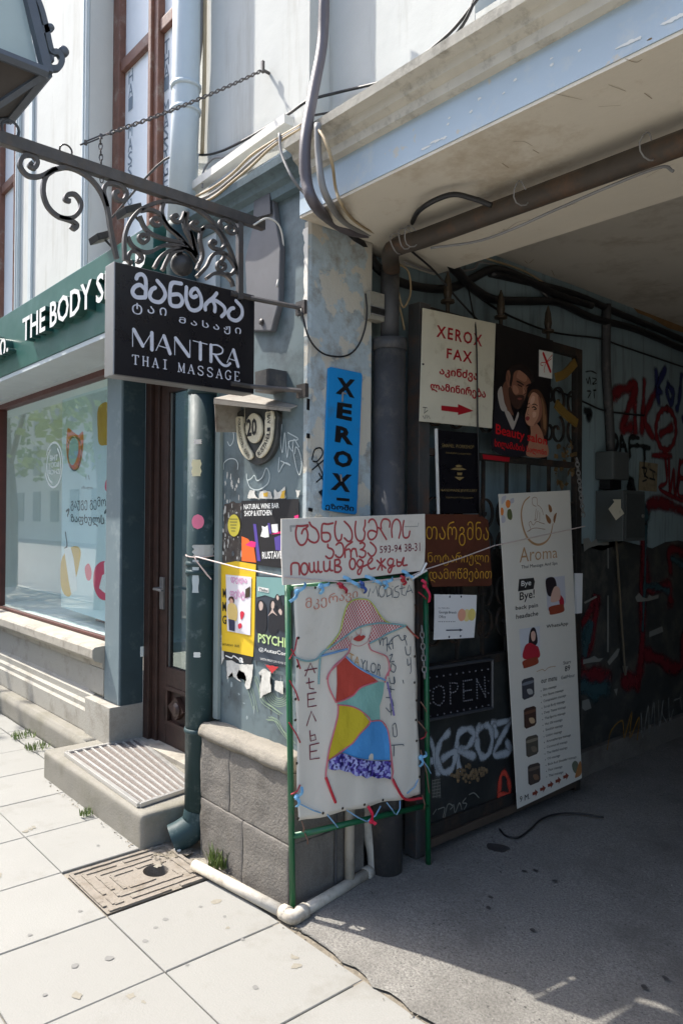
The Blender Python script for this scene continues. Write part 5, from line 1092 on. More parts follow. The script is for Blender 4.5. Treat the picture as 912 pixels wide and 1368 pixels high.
for k in range(5): a_, b_ = 300+k*61, 1165-k*33; fill(g, p7, ZQ([(a_,b_+18),(a_+22,b_+10),(a_+20,b_-8),(a_+46,b_+14),(a_+26,b_+50),(a_+25,b_+34),(a_+2,b_+42)]))
mark('printed_arrow', g, paint('brown_arrow_print', (136,62,44), .6), AR)
for pts, cols in (([(424,762),(582,740),(592,960),(560,1020),(440,1030)], (196,196,204)), ([(205,1185),(375,1160),(375,1400),(220,1420)], (206,208,214))):
    art('printed_photo', cols, [pts], p7, ZR, .0012, AR, sm=False)
art('printed_photo', (42,32,38), [[(428,770),(490,755),(515,820),(490,900),(450,910),(430,860)],[(300,1190),(325,1170),(345,1200),(355,1300),(290,1340),(285,1260)]], p7, ZR, .0016, AR)
art('printed_photo', (176,40,56), [[(530,890),(570,930),(575,980),(545,990)],[(250,1330),(290,1300),(340,1320),(365,1340),(370,1420),(240,1430)]], p7, ZR, .0018, AR)
art('printed_photo', (216,176,158), [[(304,1215),(325,1200),(340,1230),(335,1275),(315,1285),(303,1255)],[(500,830),(540,850),(540,940),(470,960),(470,900)]], p7, ZR, .002, AR)
art('printed_label', (146,66,44), [[(455,1000),(560,978),(575,1000),(570,1040),(470,1065),(456,1045)]], p7, ZR, .0024, AR); art('printed_label', (146,66,44), [[(226,138),(330,105),(344,120),(340,160),(240,195),(228,180)]], p7, ZQ, .0024, AR)
for k, (a_, b_) in enumerate(((212,265),(228,495),(244,722),(260,945))):
    P = [(a_+4,b_+35),(a_+20,b_+18),(a_+85,b_),(a_+101,b_+12),(a_+104,b_+135),(a_+92,b_+155),(a_+25,b_+182),(a_+8,b_+168)]
    art('printed_photo', ((66,66,72),(72,50,42),(88,82,72),(74,64,58))[k], [P], p7, ZQ, .0014, AR, sm=False)
    art('printed_photo', ((170,168,164),(196,166,130),(120,108,92),(128,98,76))[k], [[(a_+45,b_+100),(a_+80,b_+95),(a_+92,b_+130),(a_+60,b_+138)]], p7, ZQ, .002, AR)
    art('printed_photo', ((120,124,132),(110,76,58),(140,130,112),(110,96,84))[k], [[(a_+12,b_+50),(a_+90,b_+25),(a_+92,b_+45),(a_+14,b_+70)]], p7, ZQ, .002, AR)
art('printed_flower', (224,130,60), [[(95,125),(112,110),(130,125),(128,165),(108,178),(94,155)],[(52,185),(65,175),(76,200),(70,235),(55,235)]], p7, ZR, .0014, AR); art('printed_flower', (190,188,196), [[(60,90),(95,75),(90,110),(60,150)],[(60,240),(85,245),(90,290),(62,300)],[(130,110),(158,95),(160,130),(135,140)]], p7, ZR, .0012, AR)
art('printed_flower', (96,104,64), [[(110,195),(135,190),(148,240),(140,275),(115,270),(105,240)]], p7, ZR, .0012, AR); art('printed_flower', (176,120,70), [[(640,1050),(680,930),(690,1030),(650,1065)]], p7, ZQ, .0014, AR); art('printed_flower', (110,116,96), [[(615,960),(640,930),(665,960),(650,1030),(625,1010)]], p7, ZQ, .0013, AR)
g = BM(); stroke(g, p7, ZQ([(335,222),(380,205),(400,215),(430,190),(485,180)]), .003); mark('printed_flourish', g, pale_br, AR)
g = BM(); slab(g, jamb(.07), [jamb(.07).px(*p) for p in ((769,766),(778,766),(777,819),(770,820))], .012); solo('thermometer', g, M['paper'], 'small white plastic strip hanging on the gate post right of the massage banner', 'strip')
g = BM(); chain(g, jamb(.075).at(770,612), jamb(.075).at(779,690), .034, .020, .003, 0); solo('gate_chain', g, M['cable_grey'], 'pale steel chain hanging down the far gate post', 'chain')

# ================================================================== passage wall: conduit, boxes, graffiti
g = BM(); q = PW.at(804,425); q2 = PW.at(808,588); tube(g, smooth([V((WX+.03,q.y,3.0)), V((WX+.03,q.y,2.6)), V((WX+.03,q2.y,2.25)), V((WX+.03,q2.y+.02,2.03))], 5), .03, 8); solo('wall_conduit', g, M['pipe_dark'], 'dark bundle of conduit running down the passage wall to the meter box', 'conduit', shade=True)
by = PW.at(808,660).y-.10
MB_ = thing('meter_box', 'grey electricity meter box on the passage wall above the larger steel cabinet', 'meter box', (WX,by+.1,1.83))
g = BM(); box(g, (WX,by-.03,1.86), (WX+.13,by+.17,2.04)); part('case', g, paint('grey_meter_case', (84,88,88), .5, dirt=rgb((60,60,58)), dirt_amt=.4), MB_, bevel=.012); g = BM(); box(g, (WX+.02,by+.0,1.80), (WX+.09,by+.14,1.86)); part('terminal_cover', g, M['black'], MB_)
EB = thing('electric_cabinet', 'grey steel electric cabinet on the passage wall with a torn paper on it', 'cabinet', (WX,by+.1,1.5))
g = BM(); box(g, (WX,by-.02,1.47), (WX+.19,by+.26,1.79)); part('case', g, paint('grey_cabinet', (84,88,88), .5, dirt=rgb((74,74,70)), dirt_amt=.4), EB, bevel=.004); g = BM(); box(g, (WX+.1905,by+.0,1.49), (WX+.2,by+.24,1.77)); cdoor = part('door', g, paint('cabinet_door', (66,70,70), .5, dirt=rgb((60,60,58)), dirt_amt=.4), EB, bevel=.003)
g = BM(); lathe(g, (WX+.2,by+.21,1.63), ((.012,0),(.012,.008)), 10, (1,0,0)); part('lock', g, M['alu'], cdoor)
pc = jamb(WX+.205); g = BM(); slab(g, pc, [pc.px(*p) for p in ((812,680),(822,668),(833,686),(822,695))], .0015, .003); slab(g, pc, [pc.px(*p) for p in ((818,667),(829,667),(829,680),(821,672))], .001, .001); solo('torn_paper', g, M['sign_white'], 'crooked torn paper stuck to the electric cabinet', 'paper')
g = BM(); tube(g, [jamb(WX+.05).at(821,695), jamb(WX+.05).at(835,902)], .008, 8); solo('leaning_stick', g, paint('old_stick', (96,86,70), .8), 'long thin stick leaning on the passage wall below the electric cabinet', 'stick')
ZA2 = zoom(780,420,.20465); ZB2 = zoom(770,660,.24869)
def spray(nm, col, z, pl, items, d=.004):
    g = BM()
    for pts, w_ in items: soft_stroke(g, pl, z(pts), w_, d)
    return mark(nm, g, spray_mat(nm+'_paint', col), H)
pwl = jamb(WX); pdl = jamb(WX+.005)
spray('red_graffiti', (122,22,34), ZA2, pwl, [([(195,545),(190,520),(260,490),(335,470),(300,580),(245,745),(300,735)],.075), ([(325,565),(332,775)],.06), ([(390,440),(372,780)],.055), ([(470,480),(395,680),(445,800)],.055), ([(530+65*math.cos(t),750+135*math.sin(t)) for t in [2*math.pi*k/14-1.5 for k in range(15)]],.045), ([(495,780),(570,738)],.06), ([(445,920),(565,925)],.045), ([(525,930),(535,1090),(490,1140),(640,1220)],.03), ([(550,945),(555,1170),(580,1010),(590,1190),(622,950)],.03), ([(700,960),(630,965),(620,1060),(680,1080),(620,1075),(615,1180),(690,1190)],.03)])
spray('blue_graffiti', (32,40,96), ZA2, pwl, [([(465,370),(482,575)],.06), ([(525,355),(475,470),(500,510)],.05), ([(545,455),(535,500),(560,580),(580,520),(550,470)],.05), ([(630,400),(615,560),(600,620)],.05), ([(640,680),(650,700)],.05)], .0045)
spray('black_graffiti', (22,24,26), ZA2, pwl, [([(165,790),(178,905),(208,870),(212,810),(180,780),(160,795)],.028), ([(230,905),(240,800),(272,900)],.028), ([(238,860),(265,855)],.024), ([(295,925),(293,810),(352,808)],.028), ([(292,862),(345,855)],.026), ([(345,855),(425,872)],.03), ([(385,865),(392,940)],.03), ([(200,962),(278,935)],.045), ([(295,1080),(290,1130),(320,1160),(312,1100),(298,1090)],.05), ([(5,630),(40,650),(20,680)],.05), ([(5,375),(40,370),(75,385)],.008), ([(10,420),(20,450),(30,410),(38,455)],.008), ([(50,415),(75,425),(50,455),(75,450)],.008), ([(15,500),(40,505),(20,545)],.008), ([(55,495),(75,495),(60,500),(62,545)],.008)], .005)
spray('red_mural', (108,20,32), ZB2, pdl, [([(245,70),(345,150),(352,480),(345,860),(325,1030)],.085), ([(600,100),(385,65),(375,480),(485,495),(500,580)],.085), ([(350,855),(420,880),(550,935),(575,760)],.085), ([(600,330),(505,300),(500,420)],.07), ([(35,700),(105,570),(70,800),(30,900)],.075), ([(30,975),(160,985)],.10), ([(250,1000),(320,1010)],.10)])
spray('teal_mural', (48,78,84), ZB2, pdl, [([(370,170),(362,480),(350,730)],.035), ([(365,495),(430,500),(490,525)],.05), ([(505,345),(600,400)],.05), ([(35,780),(70,690),(40,860)],.07), ([(30,1030),(90,1060),(150,1040)],.10), ([(300,60),(370,120)],.10)], .0048)
peel = paint('peeled_white_plaster', (136,136,130), .85, var=.1); g = BM()
for pts in ([(30,240),(60,235),(75,260),(100,240),(110,262),(165,255),(170,275),(110,275),(60,290),(35,310)], [(30,890),(70,880),(90,868),(110,885),(140,880),(120,900),(70,905),(30,915)], [(310,555),(330,530),(350,555),(375,560),(385,540),(400,550),(435,540),(435,560),(380,575),(320,580)], [(160,900),(215,830),(228,830),(215,870),(170,920)], [(385,740),(455,710),(460,740),(385,770)], [(35,580),(100,545),(105,555),(40,590)], [(160,290),(168,290),(168,400),(161,400)], [(160,545),(167,545),(168,850),(158,850)], [(25,1110),(60,1100),(75,1150),(40,1165),(25,1150)], [(195,1050),(215,1045),(210,1085)], [(240,925),(270,925),(262,970),(250,970)]): fill(g, pdl, ZB2(pts), .006)
mark('peeled_patches', g, peel, H)
spray('chalk_tag', (128,128,124), ZB2, pdl, [([(300,1170),(310,1300),(340,1130),(345,1280),(370,1110),(375,1270)],.012), ([(395,1100),(400,1240),(420,1100),(415,1170),(440,1220)],.012), ([(450,1090),(455,1210),(475,1150)],.012), ([(510,1060),(520,1150)],.012), ([(480,1100),(520,1085)],.012)], .06)
spray('ochre_tag', (140,104,40), ZB2, pdl, [([(118,1360),(140,1260),(200,1210),(210,1300),(250,1160),(240,1300),(290,1190),(280,1310)],.012)], .06)
NT = thing('wall_notice', 'small stained beige notice pasted on the passage wall under the black graffiti', 'notice', pwl.at(864,637)); g = BM(); slab(g, pwl, [pwl.px(*p) for p in ZA2([(357,960),(475,975),(468,1158),(350,1148)])], .0015, .0065); part('sheet', g, paint('stained_notice', (150,136,110), .8, dirt=rgb((80,70,58)), dirt_amt=.5, dirt_scale=12), NT)
g = BM()
for pts in ([(370,1000),(400,1010),(385,1060)], [(385,940),(385,1040),(410,1070)], [(420,1010),(455,1030)], [(375,1090),(400,1080)], [(420,1070),(455,1080)], [(440,1020),(445,1070)]): stroke(g, pwl, ZA2(pts), .014, .008)
mark('notice_print', g, M['black'], NT)
# ================================================================== tailor's stand
PF = Plane((.045,-.02,0), (.075,.74,0), (0,0,1))
SD = thing('sign_stand', 'green painted tube stand leaning by the plinth that carries the tailor cloth and board', 'stand', PF.P(.3,0))
uL, vt = PF.px(384,786); uR, vtr = PF.px(571,768); ub0, vb0 = PF.px(389,1118); ub1, vb1 = PF.px(571,1076); fl = PF.px(391,1208)[1]
uLb = PF.px(391,1200)[0]; uRb = PF.px(572,1150)[0]; uRt = PF.px(568,766)[0]
for nm, a, b in (('leg',(uLb,.03),(uL,vt+.02)), ('leg',(uRb,.01),(uRt,vtr+.02)), ('top_rail',(uL,vt),(uRt,vtr)), ('bottom_rail',(ub0,vb0),(ub1,vb1))):
    g = BM(); tube(g, [PF.P(*a), PF.P(*b)], .0125, 10); part(nm, g, M['frame_green'], SD, shade=True)
# the cloth
CL = thing('tailor_cloth', 'off-white oilcloth with a sewn picture of a woman in hat and patchwork dress', 'banner', PF.P(.3,vb0+.02))
PCL = Plane(PF.o+PF.n*.022, PF.u, PF.v)
tl, tr_, br2, bl2 = [V(PCL.px(*p)) for p in ((393,784),(551,770),(562,1061),(398,1097))]
g = BM(); nu, nv = 44, 54; vs = {}
for i in range(nu+1):
    for j in range(nv+1):
        a, b = i/nu, j/nv; m = tl.lerp(tr_,a).lerp(bl2.lerp(br2,a), b); e = .006*math.sin(a*math.pi)
        m.y += (-.006*math.sin(a*9.4)**2 if j in (0,nv) else 0); m.x += .003*math.sin(b*17)*(1 if i == nu else -1 if i == 0 else 0)
        d_ = .0045*math.sin(a*8+b*2.5)*math.sin(b*5+1)+.0028*math.sin(a*21+b*3)+.004*NZ.noise((a*7,b*3.2,1))+.0022*abs(NZ.noise((a*16+b*5,b*5,4)))
        vs[i,j] = (m.x, m.y, d_)
def clothd(u, v):   # depth of the cloth surface at u,v
    a = min(1,max(0,(u-tl.x)/(tr_.x-tl.x))); top = tl.lerp(tr_,a); bot = bl2.lerp(br2,a); b = min(1,max(0,(top.y-v)/(top.y-bot.y)))
    return .0045*math.sin(a*8+b*2.5)*math.sin(b*5+1)+.0028*math.sin(a*21+b*3)+.004*NZ.noise((a*7,b*3.2,1))+.0022*abs(NZ.noise((a*16+b*5,b*5,4)))
fv = {k: g.verts.new(PCL.P(*p)) for k, p in vs.items()}; bv_ = {k: g.verts.new(PCL.P(p[0],p[1],p[2]-.0012)) for k, p in vs.items()}
for i in range(nu):
    for j in range(nv): g.faces.new((fv[i,j],fv[i+1,j],fv[i+1,j+1],fv[i,j+1])); g.faces.new((bv_[i,j],bv_[i,j+1],bv_[i+1,j+1],bv_[i+1,j]))
rim = [(i,0) for i in range(nu)]+[(nu,j) for j in range(nv)]+[(i,nv) for i in range(nu,0,-1)]+[(0,j) for j in range(nv,0,-1)]
for k in range(len(rim)): a, b = rim[k], rim[(k+1)%len(rim)]; g.faces.new((fv[a],fv[b],bv_[b],bv_[a]))
cloth = part('cloth', g, M['canvas'], CL, shade=True)
class Draped(Plane):      # the same plane, its points laid on the waving cloth
    def P(s, a, b, d=0): return Plane.P(s, a, b, d+clothd(a, b))
DP_ = Draped(PCL.o, PCL.u, PCL.v); ZK = zoom(370,860,.27778); ZH = zoom(380,770,.20833)
def dense(pts, k=3):
    out = []
    for i in range(len(pts)):
        a, b = pts[i], pts[(i+1)%len(pts)]
        for j in range(k): out.append((a[0]+(b[0]-a[0])*j/k, a[1]+(b[1]-a[1])*j/k))
    return out
def applique(nm, m, pts, z, d=.0055, sm=True):
    """a sewn-on patch: triangulated so that it follows the cloth"""
    uv = [V((*DP_.px(*p),0)) for p in z(pts)]; q = smooth(uv, 4, True) if sm else uv
    g = BM(); f = g.faces.new([g.verts.new((p.x,p.y,0)) for p in q]); bmesh.ops.triangulate(g, faces=[f])
    for _ in range(4): bmesh.ops.subdivide_edges(g, edges=[e for e in g.edges if e.calc_length() > .03], cuts=1, use_grid_fill=False); bmesh.ops.triangulate(g, faces=g.faces)
    for v in g.verts: v.co = DP_.P(v.co.x, v.co.y, d+.0012*math.sin(v.co.x*60+v.co.y*25))
    for f in g.faces:
        f.normal_update()
        if f.normal.dot(DP_.n) < 0: f.normal_flip()
    return mark(nm, g, m, CL)
def fabric(nm, c, **k): return paint(nm, c, .85, bump=.35, bscale=35, **k)
def gingham():
    m = paint('red_gingham', (206,150,146), .85); n = m.node_tree.nodes; L = m.node_tree.links; b = n['Principled BSDF']
    geo = n.new('ShaderNodeNewGeometry'); sep = n.new('ShaderNodeSeparateXYZ'); L.new(geo.outputs['Position'], sep.inputs[0]); fac = []
    for ky, kz in ((72,42),(-60,70)):
        a = n.new('ShaderNodeMath'); a.operation = 'MULTIPLY'; a.inputs[1].default_value = ky; L.new(sep.outputs[1], a.inputs[0])
        c = n.new('ShaderNodeMath'); c.operation = 'MULTIPLY_ADD'; c.inputs[1].default_value = kz; L.new(sep.outputs[2], c.inputs[0]); L.new(a.outputs[0], c.inputs[2])
        f = n.new('ShaderNodeMath'); f.operation = 'FRACT'; L.new(c.outputs[0], f.inputs[0]); s = n.new('ShaderNodeMath'); s.operation = 'GREATER_THAN'; s.inputs[1].default_value = .5; L.new(f.outputs[0], s.inputs[0]); fac.append(s)
    ad = n.new('ShaderNodeMath'); ad.operation = 'ADD'; L.new(fac[0].outputs[0], ad.inputs[0]); L.new(fac[1].outputs[0], ad.inputs[1])
    hf = n.new('ShaderNodeMath'); hf.operation = 'MULTIPLY'; hf.inputs[1].default_value = .5; L.new(ad.outputs[0], hf.inputs[0])
    mx = n.new('ShaderNodeMix'); mx.data_type = 'RGBA'; mx.inputs[6].default_value = (*rgb((222,206,200)),1); mx.inputs[7].default_value = (*rgb((168,44,56)),1); L.new(hf.outputs[0], mx.inputs[0]); L.new(mx.outputs[2], b.inputs['Base Color']); return m
def scaly():
    m = paint('purple_sequin', (90,86,160), .4); n = m.node_tree.nodes; L = m.node_tree.links; b = n['Principled BSDF']
    geo = n.new('ShaderNodeNewGeometry'); v = n.new('ShaderNodeTexVoronoi'); v.inputs['Scale'].default_value = 95; L.new(geo.outputs['Position'], v.inputs['Vector'])
    r = n.new('ShaderNodeValToRGB'); e = r.color_ramp.elements; e[0].color = (*rgb((36,30,96)),1); e[0].position = .15; e[1].color = (*rgb((170,176,226)),1); e[1].position = .8
    x = e.new(.5); x.color = (*rgb((88,70,168)),1); sp = n.new('ShaderNodeSeparateColor'); L.new(v.outputs['Color'], sp.inputs[0]); L.new(sp.outputs[0], r.inputs[0]); L.new(r.outputs[0], b.inputs['Base Color']); return m
applique('hat_patch', gingham(), [(262,470),(300,430),(345,360),(372,260),(397,190),(440,152),(520,150),(562,182),(600,240),(640,283),(695,306),(768,311),(700,345),(620,385),(540,427),(535,395),(558,325),(500,322),(440,345),(398,380),(405,405),(420,430),(405,462),(340,466)], ZH)
applique('dress_patch', fabric('terracotta_cloth', (190,72,58)), [(283,96),(325,63),(365,92),(400,120),(440,150),(478,178),(430,195),(400,205),(360,245),(320,265),(275,278),(282,190)], ZK, sm=False)
applique('dress_patch', fabric('pale_teal_cloth', (132,182,172)), [(277,279),(320,266),(360,246),(400,207),(430,197),(478,180),(515,187),(508,240),(500,270),(490,300),(495,370),(442,370),(400,322),(350,299),(290,290)], ZK, sm=False)
applique('dress_patch', fabric('yellow_cloth', (204,184,44)), [(287,293),(350,301),(398,324),(440,374),(390,430),(350,482),(290,520),(240,558),(250,480),(280,380),(288,330)], ZK, sm=False)
applique('dress_patch', fabric('sky_blue_cloth', (74,148,212)), [(444,375),(500,373),(528,412),(540,470),(541,560),(450,560),(370,545),(302,520),(352,486),(392,432)], ZK, sm=False)
applique('fringe', scaly(), [(240,556),(300,522),(370,547),(450,562),(540,564),(538,605),(537,650),(510,642),(480,648),(450,636),(420,645),(395,630),(370,634),(345,615),(320,612),(290,600),(265,605),(237,598)], ZK, .014, sm=False)
def cord(nm, col, items, z, w_=.006, m=None):
    g = BM()
    for pts in items:
        uv = smooth([V((*DP_.px(*p),0)) for p in z(pts)], 5); tube(g, [DP_.P(p.x,p.y,.0065) for p in uv], w_/2, 6)
    return part(nm, g, m or paint(nm+'_%d_%d_%d' % col, col, .7), CL)
cord('outline_cord', (206,112,124), [[(325,63),(270,105),(240,160),(246,215),(276,280)], [(287,292),(285,340),(275,385),(250,480),(236,555),(228,640),(240,690)], [(540,562),(553,610),(548,655),(575,705),(600,730)], [(276,280),(320,268),(360,248),(400,208),(478,180)], [(283,292),(350,300),(400,324),(443,373),(390,432),(350,484),(240,560)], [(443,373),(500,372),(530,412),(541,480),(552,600)], [(515,187),(525,150),(545,120)]], ZK)
cord('outline_cord', (200,120,128), [[(424,430),(412,478),(388,508),(335,560),(280,615),(262,660)], [(532,430),(548,470),(600,492),(650,515),(668,570),(662,640)]], ZH)
cord('outline_cord', (184,190,96), [[(262,468),(345,362),(371,262),(396,190),(440,152),(520,148),(562,182),(600,240),(640,284),(695,306),(768,312)]], ZH)
cord('ribbon', (130,166,168), [[(262,470),(330,422),(398,378),(470,330),(560,304),(640,300),(766,314)], [(766,314),(690,350),(620,386),(540,427)], [(58,515),(100,535),(150,542),(200,530),(235,492),(262,468)], [(225,512),(220,560),(215,640),(214,690)]], ZH, .008)
cord('ribbon', (116,160,206), [[(225,510),(300,490),(400,466)], [(390,515),(450,570),(530,620),(640,665)]], ZH, .009)
cord('ribbon', (150,70,60), [[(766,316),(800,352),(848,395)]], ZH, .008); cord('red_ribbon', (190,44,58), [[(228,640),(245,690),(275,762)], [(550,650),(575,700),(615,748),(690,742)]], ZK, .012); cord('ribbon', (120,110,170), [[(528,185),(545,260),(560,345)]], ZK, .008)
g = BM()
for pts in ([(402,385),(425,430),(470,447),(510,432),(535,405),(556,330)], [(455,355),(463,372),(484,370),(488,335)], [(430,385),(420,420)]): stroke(g, DP_, ZH(pts), .003, .0065)
mark('face_line', g, paint('thin_pink_line', (196,140,132), .7), CL)
applique('lips', paint('lip_red', (176,62,56), .7), [(438,402),(475,377),(490,384),(500,377),(516,386),(498,406),(470,417)], ZH, .006)
g = BM(); tq(g, DP_, 'მკერავი', ZH, [(125,140),(470,78),(472,150),(130,226)], d=.0045, off=-.012); mark('handwriting', g, M['ink_orange'], CL)
g = BM()
for pts in ([(535,130),(548,78),(562,108),(585,62),(597,128)], [(612,60),(600,95),(612,130),(632,125),(640,85),(628,58),(612,60)], [(652,130),(648,62),(680,80),(682,115),(652,130)], [(688,135),(690,85)], [(688,62),(690,66)], [(728,60),(703,75),(706,95),(728,105),(722,132),(695,135)], [(745,48),(745,115),(762,122)], [(733,80),(765,72)], [(768,122),(790,55),(812,105)], [(775,100),(806,88)]): stroke(g, DP_, ZH(pts), .0035, .003, sm=len(pts)>5)
mark('handwriting', g, M['ink_grey'], CL)
g = BM()
for pts in ([(600,400),(610,440),(612,415),(628,400),(630,445)], [(632,405),(655,398),(655,480)], [(680,470),(665,440),(690,395)], [(650,440),(690,430)], [(693,465),(690,400),(725,375)], [(725,380),(745,410),(770,385),(755,380),(770,420),(775,440)], [(765,450),(775,500),(800,495),(800,450)], [(672,510),(690,500),(680,530),(675,550),(700,545)], [(685,560),(680,600),(700,615),(710,580),(690,560)], [(780,530),(785,570),(800,560)], [(802,520),(806,600),(800,624)]): stroke(g, DP_, ZH(pts), .004, .003)
for pts in ([(540,165),(545,190),(565,188),(562,160)], [(560,160),(562,195)], [(530,215),(562,222)], [(545,205),(548,235)], [(525,260),(550,265),(560,300)], [(525,310),(545,330),(560,310)], [(545,290),(550,345)], [(555,395),(568,385),(575,440),(560,445),(556,400)], [(550,490),(600,485),(606,492)], [(562,490),(560,540)], [(600,175),(604,190)]): stroke(g, DP_, ZK(pts), .004, .003)
mark('handwriting', g, M['ink_grey'], CL)
g = BM()
for pts in ([(132,155),(158,92),(180,140)], [(130,128),(190,118)], [(150,165),(155,215),(175,218)], [(138,190),(175,182)], [(145,240),(148,305),(188,298)], [(145,242),(186,235)], [(146,270),(178,265)], [(143,395),(165,325),(186,372)], [(158,420),(162,470),(186,462),(182,438),(160,446)], [(158,490),(160,558),(202,550)], [(158,490),(200,478)], [(160,522),(190,515)]): stroke(g, DP_, ZK(pts), .005, .003, sm=False)
mark('handwriting', g, M['ink_dark'], CL)
g = BM(); tq(g, DP_, 'TA', ZK, [(345,42),(398,68),(392,108),(345,92)], d=.0045, off=-.01); mark('handwriting', g, paint('gold_marker', (200,150,84), .7), CL)
g = BM(); tq(g, DP_, 'YLOR', ZK, [(400,72),(500,102),(492,156),(398,120)], d=.0045, off=-.01); mark('handwriting', g, M['ink_grey'], CL)
# eyelets, lacing and knotted ribbons
g = BM()
for p in ((420,785),(456,782),(486,780),(515,776),(543,774),(397,852),(396,890),(394,934),(394,962),(396,1020),(398,1094),(430,1086),(457,1080),(486,1075),(511,1069),(553,808),(554,850),(553,877),(553,912),(556,936),(555,962),(556,990),(560,1038)): q = PCL.px(*p); lathe(g, DP_.P(q[0],q[1],.001), ((.004,0),(.006,.002),(.003,.003)), 8, DP_.n)
part('eyelets', g, paint('dark_brass_eyelet', (70,60,50), .5, metal=.4), CL)
def lace(col, items, r_=.003, label='lacing_cord'):
    g = BM()
    for a, b in items: tube(g, [PF.at(*a,.028), PF.at((a[0]+b[0])/2,(a[1]+b[1])/2+1,.034), PF.at(*b,.016)], r_, 5)
    return part(label, g, paint('%s_%d_%d_%d' % (label, *col), col, .7), CL)
red_, blu, brn, pnk = (160,40,56), (130,172,206), (120,90,76), (206,60,96)
lace(red_, [((396,892),(386,866)),((394,934),(384,908)),((396,990),(383,964)),((396,1046),(386,1060)),((392,850),(384,880)),((553,790),(566,800)),((556,986),(566,976))])
lace(blu, [((397,1072),(430,1086)),((432,1086),(448,1104)),((458,1080),(486,1096)),((485,1095),(505,1076)),((511,1070),(524,1086)),((524,1086),(531,1066)),((538,1058),(556,1038)),((556,1010),(572,1032))])
lace(brn, [((398,1094),(402,1110)),((402,1110),(408,1126)),((553,962),(567,978)),((556,936),(566,950)),((556,1000),(570,1058)),((558,1060),(563,1080))])
def knot(label, p, col, q0, q1, grp='ribbons tied round the stand'):
    t = thing('ribbon_knot', label, 'ribbon', PF.at(*p,.03), grp); m = paint('ribbon_%d_%d_%d' % col, col, .7, bump=.2); g = BM()
    lathe(g, PF.at(*p,.022), ((.004,0),(.011,.004),(.013,.010),(.008,.016),(.002,.018)), 8, PF.n); part('bow', g, m, t)
    for q in (q0, q1): g = BM(); bar(g, smooth([PF.at(*p,.032), PF.at((p[0]+q[0])/2+1,(p[1]+q[1])/2,.046), PF.at(*q,.034)], 4), .013, .0018, PF.n); part('tail', g, m, t)
lb = (126,182,220)
for lab, p, c, a, b in (('pale blue ribbon knotted at the upper left corner of the green stand',(391,790),lb,(381,803),(402,778)), ('pale blue ribbon tied on the top rail, second knot from the left',(423,782),lb,(421,793),(434,778)), ('red ribbon tied on the top rail left of the hat',(450,782),(170,40,58),(456,792),(444,778)), ('pale blue ribbon slanting over the top rail above the Georgian handwriting',(460,775),lb,(474,784),(452,770)), ('dark blue ribbon tied on the top rail near its middle',(478,782),(60,84,150),(480,792),(473,776)), ('pale blue ribbon slanting over the top rail right of the dark blue knot',(492,774),lb,(503,781),(481,769)), ('pale blue ribbon tied above the word MODISTA',(508,777),lb,(507,786),(518,771)), ('short red ribbon tied near the right end of the top rail',(532,774),(176,48,60),(532,781),(528,769)), ('pale blue ribbon slanting over the right end of the top rail',(538,768),lb,(546,774),(530,762)),
  ('pink red ribbon hanging at the upper right of the green stand',(561,782),(206,44,80),(566,804),(556,774)), ('pale blue ribbon on the left leg near the bottom of the cloth',(391,1062),lb,(390,1075),(397,1048)), ('pale blue ribbon at the right edge of the cloth near the dress fringe',(556,1010),lb,(553,1022),(562,1002)), ('bright red ribbon knotted on the bottom rail',(490,1094),(214,32,66),(494,1099),(485,1074))): knot(lab, p, c, a, b)
g = BM(); chain(g, PF.at(559,836,.02), PF.at(563,905,.02), .034, .018, .0028); solo('stand_chain', g, M['cable_grey'], 'steel chain hanging at the right edge of the tailor cloth', 'chain')
